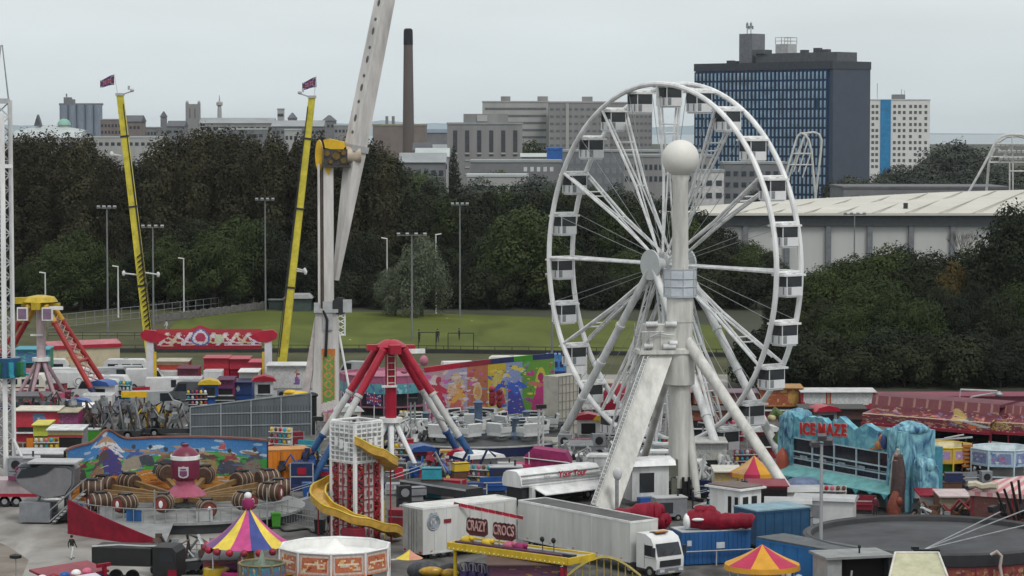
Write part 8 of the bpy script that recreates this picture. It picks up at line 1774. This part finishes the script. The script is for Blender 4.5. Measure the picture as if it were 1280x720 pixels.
# tall lamp post
g = (at(1026,700,184).x,184,0); t = thing('lamp_post', 'tall grey lamp post with floodlights in front of the ice maze', 'lamp post', g); H_ = at(1026,556,184).z
mb = MB(); mb.tube((0,0,0),(0,0,H_),.15,.11,n=10); part(mb,'pole',M('post_grey',(.36,.38,.4),.45,.3,dirt=.2),t)
for x,z_,rt in ((-.5,.1,.3),(.45,.25,-.3),(.0,.55,0)): mb = MB(); mb.box((x,-.15,H_+z_),(.62,.4,.4),(R(25),0,rt)); part(mb,'flood_lamp',M('lamp_dark_grey',(.1,.1,.11),.5),t)
mb = MB(); mb.beam((-.8,0,H_-.05),(.8,0,H_+.05),.12,.12); part(mb,'crossbar',STEEL,t)
t = thing('white_gas_tank', 'white rounded tank below the front gazebo', 'tank', gnd(1012,738)); mb = MB(); mb.ell((0,0,.7),1.2,.6,.6); part(mb,'tank_body',WHITE,t); mb = MB(); mb.ell((-1.6,.1,1.1),.35,.35,.5); part(mb,'valve_hood',W3,t)
# deck clutter under the red claw ride
for px,py,w_,h_,m,lab in ((545,600,2.2,1.7,M('crate_maroon',(.14,.02,.05),.6,dirt=.3),'maroon ride crate under the right claw leg'),(520,604,1.6,1.9,M('crate_grey_blue',(.12,.16,.22),.5,dirt=.3),'grey blue ride crate right of the helter skelter'),(566,606,1.3,2.2,M('crate_wine',(.12,.02,.06),.6),'wine red pay box under the blue claw leg'),(405,606,2.4,1.5,BLUE,'blue ride crate beside the left blue leg'),(378,612,2.0,2.4,M('crate_deep_blue',(.012,.03,.1),.5),'deep blue cabinet right of the orange container'),(398,634,1.7,1.3,M('crate_black',(.02,.022,.03),.5),'black speaker crate left of the slide'),(590,618,2.6,1.1,M('crate_blue2',(.03,.06,.18),.5),'low blue crate by the kiosk'),(560,586,1.5,1.8,M('crate_gold',(.4,.24,.06),.5),'gold panelled crate behind the claw leg'),(500,618,2.4,1.0,M('crate_silver',(.3,.31,.33),.45),'silver step crate behind the white trailer')):
    t = thing('ride_crate', lab, 'crate', gnd(px,py)); part(B1(-w_/2,w_/2,-.7,.7,.1,h_),'crate_body',m,t); mb = MB()
    for x in (-w_/2,w_/2): mb.bx(x-.05,x+.05,-.74,-.66,.1,h_+.03)
    mb.bx(-w_/2,w_/2,-.75,-.705,h_*.5,h_*.5+.1); part(mb,'crate_edging',LGREY,t); part(B1(-w_*.2,w_*.2,-.73,-.703,h_*.6,h_*.85),'crate_plate',[RED,YEL,WHITE2][int(px)%3],t)
A_, rz, L = frame(gnd(500,621), gnd(582,634)); t = thing('low_loader', 'dark low trailer behind the crest trailer', 'trailer', A_, rz); part(B1(0,L,0,2,.7,1.5),'bed',M('bed_dark',(.03,.03,.035),.6),t); part(B1(0,L,-.05,-.003,1.35,1.5),'bed_edge',LGREY,t); wheels(t,[1,2,L-1.2],.0,2,.4)
# queue rails and cables on the tarmac
for px0,py0,px1,py1,lab in ((300,640,392,655,'grey crowd barrier beside the barrel ride'),(345,655,395,664,'short crowd barrier by the slide foot'),(700,520,760,526,'crowd barrier below the blue cabin'),(940,560,975,566,'crowd barrier left of the ice maze')):
    A_, rz, L = frame(gnd(px0,py0), gnd(px1,py1)); t = thing('crowd_barrier', lab, 'barrier', A_, rz); mb = MB()
    for z_ in (.2,1.1): mb.tube((0,0,z_),(L,0,z_),.03,n=5)
    part(mb,'rails',STEEL,t); mb = MB(); [mb.tube((L*j/max(4,int(L*3)),0,.0 if j%8==0 else .2),(L*j/max(4,int(L*3)),0,1.1),.015,n=4) for j in range(max(4,int(L*3))+1)]; part(mb,'bars',STEEL,t)
# small kit standing between the rides
def kit(label, name, cat, px, py, kind, m, s=1.0):
    t = thing(name, label, cat, gnd(px,py), rr.uniform(-.3,.3)); t.scale = (s,s,s)
    if kind == 'bin':
        mb = MB(); mb.prism([(-.28,0.06),(.28,.06),(.34,1.0),(-.34,1.0)],-.32,.32); part(mb,'bin_body',m,t); mb = MB(); mb.prism([(-.37,1.0),(.37,1.0),(.33,1.12),(-.33,1.12)],-.36,.36); part(mb,'lid',m,t); wheels(t,[.0],-.3,.3,.1)
    elif kind == 'gen':
        part(B1(-1.2,1.2,-.7,.7,.35,1.7),'housing',m,t); part(B1(-.9,.1,-.73,-.703,.6,1.4),'louvre',DARK,t); part(B1(-1.25,1.25,-.75,.75,1.7,1.78),'lid',LGREY,t); mb = MB(); mb.tube((.7,0,1.78),(.7,0,2.2),.08,n=8); part(mb,'exhaust',DARK,t); wheels(t,[-.5,.5],-.72,.72,.25)
    elif kind == 'kiosk':
        part(B1(-.9,.9,-.7,.9,0,2.2),'booth_wall',m,t); mb = MB(); mb.prism([(-1.2,2.2),(1.2,2.2),(.9,2.55),(0,2.75),(-.9,2.55)],-1.0,1.1); part(mb,'roof',[RED,WHITE2,YEL,BLUE,MAROON][int(px)%5],t); part(B1(-.6,.6,-.73,-.703,1.0,1.9),'window',BLACK,t); part(B1(-.8,.8,-1.0,-.73,.92,1.0),'counter',WHITE2,t)
    elif kind == 'ramp':
        mb = MB(); mb.prism([(-1.5,0),(1.5,0),(1.5,.9),(1.2,.9)],-.7,.7); part(mb,'ramp_plate',m,t); mb = MB()
        for y in (-.68,.68):
            mb.tube((-1.5,y,.9),(1.4,y,1.8),.03,n=5); mb.tube((1.4,y,.9),(1.4,y,1.8),.03,n=5); mb.tube((-.1,y,.4),(-.1,y,1.35),.03,n=5)
        part(mb,'handrail',STEEL,t)
    elif kind == 'cable':
        mb = MB(); mb.path([(-1.6+.22*i,.5*math.sin(i*.9),.06) for i in range(16)],.06,6); part(mb,'cable_run',m,t)
    elif kind == 'truss':
        mb = MB()
        for x,y in ((-.2,-.2),(.2,-.2),(.2,.2),(-.2,.2)): mb.tube((x,y,0),(x,y,4.4),.045,n=5)
        for i in range(9):
            z = i*.48
            for a_,b_ in (((-.2,-.2),(.2,-.2)),((.2,-.2),(.2,.2)),((.2,.2),(-.2,.2)),((-.2,.2),(-.2,-.2))): mb.tube((a_[0],a_[1],z),(b_[0],b_[1],z+.48),.025,n=4)
        part(mb,'truss_frame',m,t); mb = MB(); mb.box((0,0,.06),(.9,.9,.12)); part(mb,'foot_plate',DARK,t); mb = MB(); mb.box((0,-.15,4.55),(.9,.35,.35)); part(mb,'lamp_head',BLACK,t)
    elif kind == 'horse':
        mb = MB(); mb.ell((0,0,1.3),.75,.28,.34,12,8); mb.path([(.55,0,1.45),(.8,0,1.85),(.95,0,2.05),(1.2,0,1.9)],[.22,.17,.17,.09],8)
        for x in (-.5,.5):
            for y in (-.15,.15): mb.path([(x,y,1.15),(x+.12,y,.75),(x-.02,y,.4)],[.12,.08,.06],6)
        part(mb,'horse_body',m,t); mb = MB(); mb.tube((0,0,0),(0,0,2.6),.05,n=6); part(mb,'pole',GOLD,t)
KIT = [('grey ride generator below the mural wall end','ride_generator','generator',30,600,'gen',GREY,1.2),('green generator beside the folded arms','ride_generator','generator',108,560,'gen',GREEN,1.1),('yellow generator behind the red crest stall','ride_generator','generator',84,520,'gen',YEL,1),('white pay kiosk with coloured roof behind the left caravans','pay_kiosk','kiosk',128,510,'kiosk',WHITE,1.2),('red pay kiosk left of the folded ride','pay_kiosk','kiosk',98,532,'kiosk',RED,1.1),
 ('blue pay kiosk in front of the gantry trailer','pay_kiosk','kiosk',262,506,'kiosk',BLUE,1.1),('white pay kiosk behind the slate wall','pay_kiosk','kiosk',330,504,'kiosk',WHITE2,1.2),('cream pay kiosk right of the booster mast','pay_kiosk','kiosk',436,545,'kiosk',CREAM,1.2),('maroon pay kiosk between the claw legs','pay_kiosk','kiosk',528,596,'kiosk',MAROON,1.1),('blue and white pay kiosk right of the claw hub','pay_kiosk','kiosk',575,598,'kiosk',BLUE,1.0),
 ('black wheelie bin beside the slide foot','wheelie_bin','bin',400,668,'bin',BLACK,1.1),('green wheelie bin by the roundabout','wheelie_bin','bin',345,660,'bin',GREEN,1.1),('blue wheelie bin by the orange container','wheelie_bin','bin',384,622,'bin',BLUE,1.2),('grey wheelie bin near the crest trailer','wheelie_bin','bin',505,650,'bin',GREY,1.1),
 ('silver boarding ramp of the claw ride','boarding_ramp','ramp',512,612,'ramp',LGREY,1.2),('dark boarding ramp beside the barrel ride','boarding_ramp','ramp',368,636,'ramp',GREY,1.2),('white boarding ramp below the wheel deck','boarding_ramp','ramp',758,606,'ramp',WHITE2,1.2),('grey boarding ramp right of the column','boarding_ramp','ramp',893,634,'ramp',LGREY,1.2),
 ('black cable run beside the slide','power_cable','cable',372,664,'cable',BLACK,1.6),('grey cable run in front of the barrel ride','power_cable','cable',262,690,'cable',GREY,2),
 ('silver truss light tower by the turntable ride','truss_tower','truss',516,562,'truss',STEEL,1.1),('white truss light tower left of the wheel leg','truss_tower','truss',676,572,'truss',WHITE2,1.1),('silver truss light tower behind the slide','truss_tower','truss',398,590,'truss',STEEL,1.1),('white truss light tower behind the lattice stall','truss_tower','truss',908,584,'truss',WHITE2,1.0),

 ('grey generator behind the inflatable','ride_generator','generator',836,650,'gen',GREY,1.1),('white generator under the right strut','ride_generator','generator',940,640,'gen',WHITE2,1.0),('navy generator left of the magenta wagon','ride_generator','generator',632,612,'gen',NAVY,1.2),('red generator right of the kiosk figure','ride_generator','generator',628,600,'gen',RED,.9),
 ('white pay kiosk beside the shutter wall','pay_kiosk','kiosk',735,556,'kiosk',WHITE,1.2),('cream pay kiosk seen under the wheel rim','pay_kiosk','kiosk',762,560,'kiosk',CREAM,1.3),('silver generator seen under the wheel hub','ride_generator','generator',800,556,'gen',LGREY,1.3),('maroon pay kiosk right of the far wheel leg','pay_kiosk','kiosk',956,572,'kiosk',MAROON,1.2),('grey pay kiosk in front of the swag stall','pay_kiosk','kiosk',1030,545,'kiosk',GREY,1.2)]
for L_ in KIT: kit(*L_)
fstall('long brown roofed show lorry behind the wheel legs', 740, 842, 510, 478, fun((.3,.22,.16),(.36,.3,.24),(.25,.1,.08)), M('roof_sand',(.36,.3,.24),.6,dirt=.3), side=M('lorry_sand',(.34,.3,.25),.6), seed=71)
fstall('dark stall row left half under the carved fronts', 1000, 1082, 545, 510, fun((.08,.03,.04),(.1,.05,.05),(.25,.16,.1)), M('roof_coal',(.05,.045,.045),.7), side=BLACK, seed=72)
fstall('long maroon canvas row right behind the carved tops', 1100, 1300, 512, 494, [('g',0,1,(.16,.03,.06),(.2,.05,.08))], M('roof_claret',(.2,.04,.07),.7,dirt=.35), side=DARK, seed=73, opening=False)
box_lorry('white box lorry right of the wheel behind the shutter wall', 728, 762, 520, 488, W1); box_lorry('pale grey box lorry behind the red dome', 790, 838, 524, 492, W2)
caravan('white caravan behind the painted backdrop left end', 505, 492, .1, W1); caravan('cream caravan left of the blue cabin', 640, 470, 0, W3); van('white van behind the painted backdrop', 580, 476, .2, W1); van('silver van near the field rail behind the booster', 445, 476, 2.8, W2)
box_lorry('grey lorry between booster mast and pink ride', 404, 440, 508, 474, LGREY)
van('white van in the row behind the left caravans', 186, 486, .15, W1); caravan('white caravan behind the yellow sign box', 134, 496, -.1, W1, L=5.4); van('grey van left of the slate wall', 196, 516, .3, W2); box_lorry('white lorry in front of the left caravans', 104, 140, 520, 494, W1)
fstall('low dark canvas stall between caravans and red stall', 18, 60, 516, 494, fun((.05,.05,.06),(.2,.2,.2),(.3,.28,.26)), M('roof_smoke',(.14,.14,.15),.7), side=DARK, seed=74); fstall('white canopied stall right of the plum stall', 92, 128, 540, 508, fun((.4,.38,.35),(.3,.1,.1),(.45,.42,.2)), ROOFW, side=GREY, seed=75)
# ------------------------------------------------------------------ loose kit: crates, drums, cases, prize racks and a few more people
HUES = {'red': RED, 'navy': NAVY, 'white': WHITE2, 'silver': LGREY, 'black': BLACK, 'maroon': MAROON, 'blue': BLUE, 'yellow': YEL, 'cream': CREAM, 'grey': GREY, 'brown': BROWN, 'teal': TEAL, 'pink': PINK, 'gold': GOLD}
rk = random.Random(21)
def loose(hue, kind, where_, px, py):
    if kind == 'speaker stack': hue = 'black' if px % 2 else 'grey'
    if kind == 'flight case' and hue in ('teal','pink','gold','yellow'): hue = {'teal':'navy','pink':'maroon','gold':'brown','yellow':'grey'}[hue]
    m = HUES[hue]; lab = f'{hue} {kind} {where_}'; nm = kind.replace(' ', '_')
    t = thing(nm, lab, kind, gnd(px,py), rk.uniform(-.5,.5)); s = rk.uniform(.9,1.35)
    if kind == 'crate stack':
        z = .05
        for i in range(3):
            w_ = rk.uniform(.55,.85)*s; h_ = rk.uniform(.5,.8)*s; mb = MB(); x = rk.uniform(-.12,.12); mb.bx(x-w_,x+w_,-w_*.7,w_*.7,z,z+h_); c_ = part(mb,'crate',m if i != 1 else HUES[rk.choice(['grey','brown','white'])],t); mb = MB(); mb.bx(x-w_-.02,x+w_+.02,-w_*.72,w_*.72,z+h_-.1,z+h_-.02); part(mb,'rim',DARK,c_); z += h_
    elif kind == 'flight case':
        part(B1(-.9*s,.9*s,-.55*s,.55*s,.18,1.25*s),'case_body',m,t); mb = MB()
        for x in (-.9,.9):
            for y in (-.55,.55): mb.bx(x*s-.05,x*s+.05,y*s-.05,y*s+.05,.16,1.28*s)
        mb.bx(-.92*s,.92*s,-.57*s,.57*s,.8*s,.86*s); part(mb,'metal_edging',STEEL,t); wheels(t,[-.6*s,.6*s],-.5*s,.5*s,.09)
    elif kind == 'prize rack':
        part(B1(-1.2,1.2,.3,.4,0,2.2),'back_panel',m,t)
        for z in (.6,1.2,1.8):
            part(B1(-1.2,1.2,-.2,.3,z-.05,z),'shelf',WHITE2,t)
            for i in range(5): mb = MB(); mb.ell((-.95+.48*i,.05,z+.2),.17,.15,.22,8,6); part(mb,'plush_toy',HUES[rk.choice(['red','yellow','pink','teal','white','brown'])],t)
    elif kind == 'ride seat bench':
        mb = MB(); mb.bx(-1.2,1.2,-.3,.4,.35,.8); mb.bx(-1.2,1.2,.3,.5,.8,1.5); part(mb,'bench',m,t); mb = MB(); mb.path([(-1.1,-.3,.85),(-1.1,-.55,1.1),(1.1,-.55,1.1),(1.1,-.3,.85)],.06,6); part(mb,'lap_bar',STEEL,t); mb = MB(); mb.bx(-.9,.9,-.2,.2,.05,.35); part(mb,'plinth',DARK,t)
    elif kind == 'speaker stack':
        for i in range(2): mb = MB(); mb.bx(-.5*s,.5*s,-.4*s,.4*s,.05+1.0*s*i,1.0*s*(i+1)); c_ = part(mb,'speaker_box',m,t); mb = MB(); mb.tube((0,-.41*s,.5*s+1.0*s*i),(0,-.44*s,.5*s+1.0*s*i),.32*s,n=14); part(mb,'cone',BLACK if hue != 'black' else GREY,c_)
SPOTS = [('behind the orange container',[(330,590),(352,592),(300,594)]),('left of the booster mast',[(366,556),(350,562),(384,570)]),('under the left claw legs',[(400,598),(420,590),(440,600),(458,586)]),('under the right claw legs',[(520,590),(548,606),(575,612),(596,606),(508,584)]),('right of the helter skelter',[(505,640),(520,634),(506,662)]),
 ('behind the crest trailer',[(540,622),(566,620),(598,612),(618,618)]),('around the turntable ride',[(495,552),(482,562),(690,566),(706,574),(508,572)]),('below the painted backdrop',[(512,540),(524,548),(704,552)]),('under the big wheel',[(728,568),(748,574),(776,576),(806,566),(830,578)]),('right of the ball column',[(878,596),(896,590),(918,602),(934,592),(870,622)]),
 ('before the gold scroll front',[(938,548),(958,556),(916,552)]),('under the ice maze awning',[(1010,634),(1040,640),(1076,642)]),('behind the blue containers',[(902,640),(952,656),(978,640),(1000,668)]),('beside the round stalls',[(1208,612),(1232,616),(1190,622)]),('below the maroon carved tops',[(1172,586),(1216,590),(1258,588)]),
 ('between the left caravans',[(76,500),(122,492),(150,500),(180,500)]),('before the left red stall',[(24,570),(58,576),(82,580),(100,566)]),('behind the slate panel wall',[(246,512),(282,512),(352,508)]),('beside the sim pod steps',[(92,610),(20,606)])]
KINDS_ = ['crate stack','flight case','prize rack','ride seat bench','speaker stack']
hn = list(HUES); q = 0
for where_, pts in SPOTS:
    for i, (px,py) in enumerate(pts):
        loose(hn[(q*5+i*3) % len(hn)], KINDS_[(q+i) % 5], where_, px, py)
    q += 1
for lab, px, py, rz_, tp, lg_, ps in (('person in yellow vest walking behind the crest trailer',560,616,.8,M('hi_vis_yellow',(.5,.5,.03),.8),NVY,'walk'),('person in blue jacket beside the painted kiosk',630,608,2.4,M('blue_cloth',(.03,.08,.25),.8),JKT,'stand'),('person in grey top by the wheel boarding deck',772,592,-.6,LGREY,JEAN,'walk'),('person in white shirt beside the white pay booth',930,664,1.3,WHT,JKT,'stand'),
    ('person in black near the silver barrier left of the maze',962,600,.2,JKT,JEAN,'walk'),('person in red jacket below the folded ride arms',128,560,-.9,REDC,JKT,'walk'),('person in navy coat beside the orange container',396,612,1.9,NVY,JEAN,'stand'),('person in pink top under the right claw legs',536,612,.5,M('pink_cloth',(.4,.12,.2),.8),JEAN,'stand'),
    ('person in dark hoodie beside the yellow round stall',1204,620,-1.2,M('hoodie_grey',(.06,.06,.07),.8),JKT,'walk'),('person in orange vest beside the sim pod',104,640,2.2,M('hi_vis_orange',(.5,.15,.02),.8),JKT,'stand')):
    person(lab, gnd(px,py), rz_, tp, lg_, ps)
tangle('blue and maroon folded ride arms under the right claw leg', 562, 608, 5.5, 2.5, 11, [BLUE, MAROON, NAVY, STEEL]); tangle('deep blue folded ride arms right of the orange container', 398, 606, 4.6, 2.6, 12, [BLUE, NAVY, DARK])
tangle('white folded barrier frames below the left wheel rim', 742, 592, 6, 2.3, 13, [WHITE2, LGREY, STEEL]); tangle('white and silver folded frames right of the ball column', 905, 612, 5, 2.2, 14, [WHITE2, STEEL, LGREY], 12)
tangle('grey folded ride cars left of the turntable ride', 510, 566, 5.5, 2.4, 15, [LGREY, WHITE2, DARK]); tangle('dark folded ride arms behind the plum stall', 70, 528, 5, 2.6, 16, [DARK, MAROON, TG[1]], 12)
tangle('black folded gear between ice maze and disc ride', 1200, 664, 5, 1.9, 17, [BLACK, BROWN, MAROON], 12); tangle('maroon and dark folded gear under the carved tops', 1215, 600, 6, 2.0, 18, [MAROON, DARK, BLACK], 12)
tangle('dark folded rails in the lower left behind the black lorry', 236, 716, 4.5, 2.0, 19, [DARK, STEEL, TG[0]], 12); tangle('rust and steel folded gear before the snack hut', 1168, 668, 3.5, 1.7, 20, [BROWN, STEEL, DARK], 10)
A_, rz, L = frame(gnd(196,724), gnd(268,716)); t = thing('flat_trailer', 'long dark flat trailer right of the black lorry', 'trailer', A_, rz); part(B1(0,L,0,1.8,.75,1.2),'trailer_bed',DARK,t); part(B1(0,L,-.05,-.003,1.05,1.2),'bed_edge',LGREY,t); part(B1(.3,1.4,.3,1.5,1.2,2.0),'cable_box',GREY,t); wheels(t,[.8,L-.9],.02,1.78,.4)
fstall('low grey roofed workshop stall behind the folded frames', 706, 740, 584, 556, fun((.2,.2,.21),(.3,.3,.3),(.12,.12,.13)), M('roof_lead',(.2,.21,.22),.6), side=GREY, seed=81); fstall('crimson fronted shooting stall below the painted backdrop', 486, 516, 556, 530, fun((.24,.02,.04),(.3,.05,.06),(.4,.3,.1)), M('roof_soot2',(.07,.065,.07),.7), side=MAROON, seed=82)
# ------------------------------------------------------------------ the air: one even volume round everything
hz = MB(); hz.bx(-9500, 9500, -500, 16500, -1, 95)
o = hz.build('haze', M('haze_surface', (1,1,1)), smooth=False); o['kind'] = 'stuff'
m = bpy.data.materials.new('haze_air'); m.use_nodes = True; t = m.node_tree; t.nodes.clear()
oo = t.nodes.new('ShaderNodeOutputMaterial'); v = t.nodes.new('ShaderNodeVolumePrincipled')
v.inputs['Color'].default_value = (.86, .92, .97, 1); v.inputs['Density'].default_value = 3e-5; v.inputs['Anisotropy'].default_value = .1
t.links.new(v.outputs[0], oo.inputs['Volume']); o.data.materials.clear(); o.data.materials.append(m)
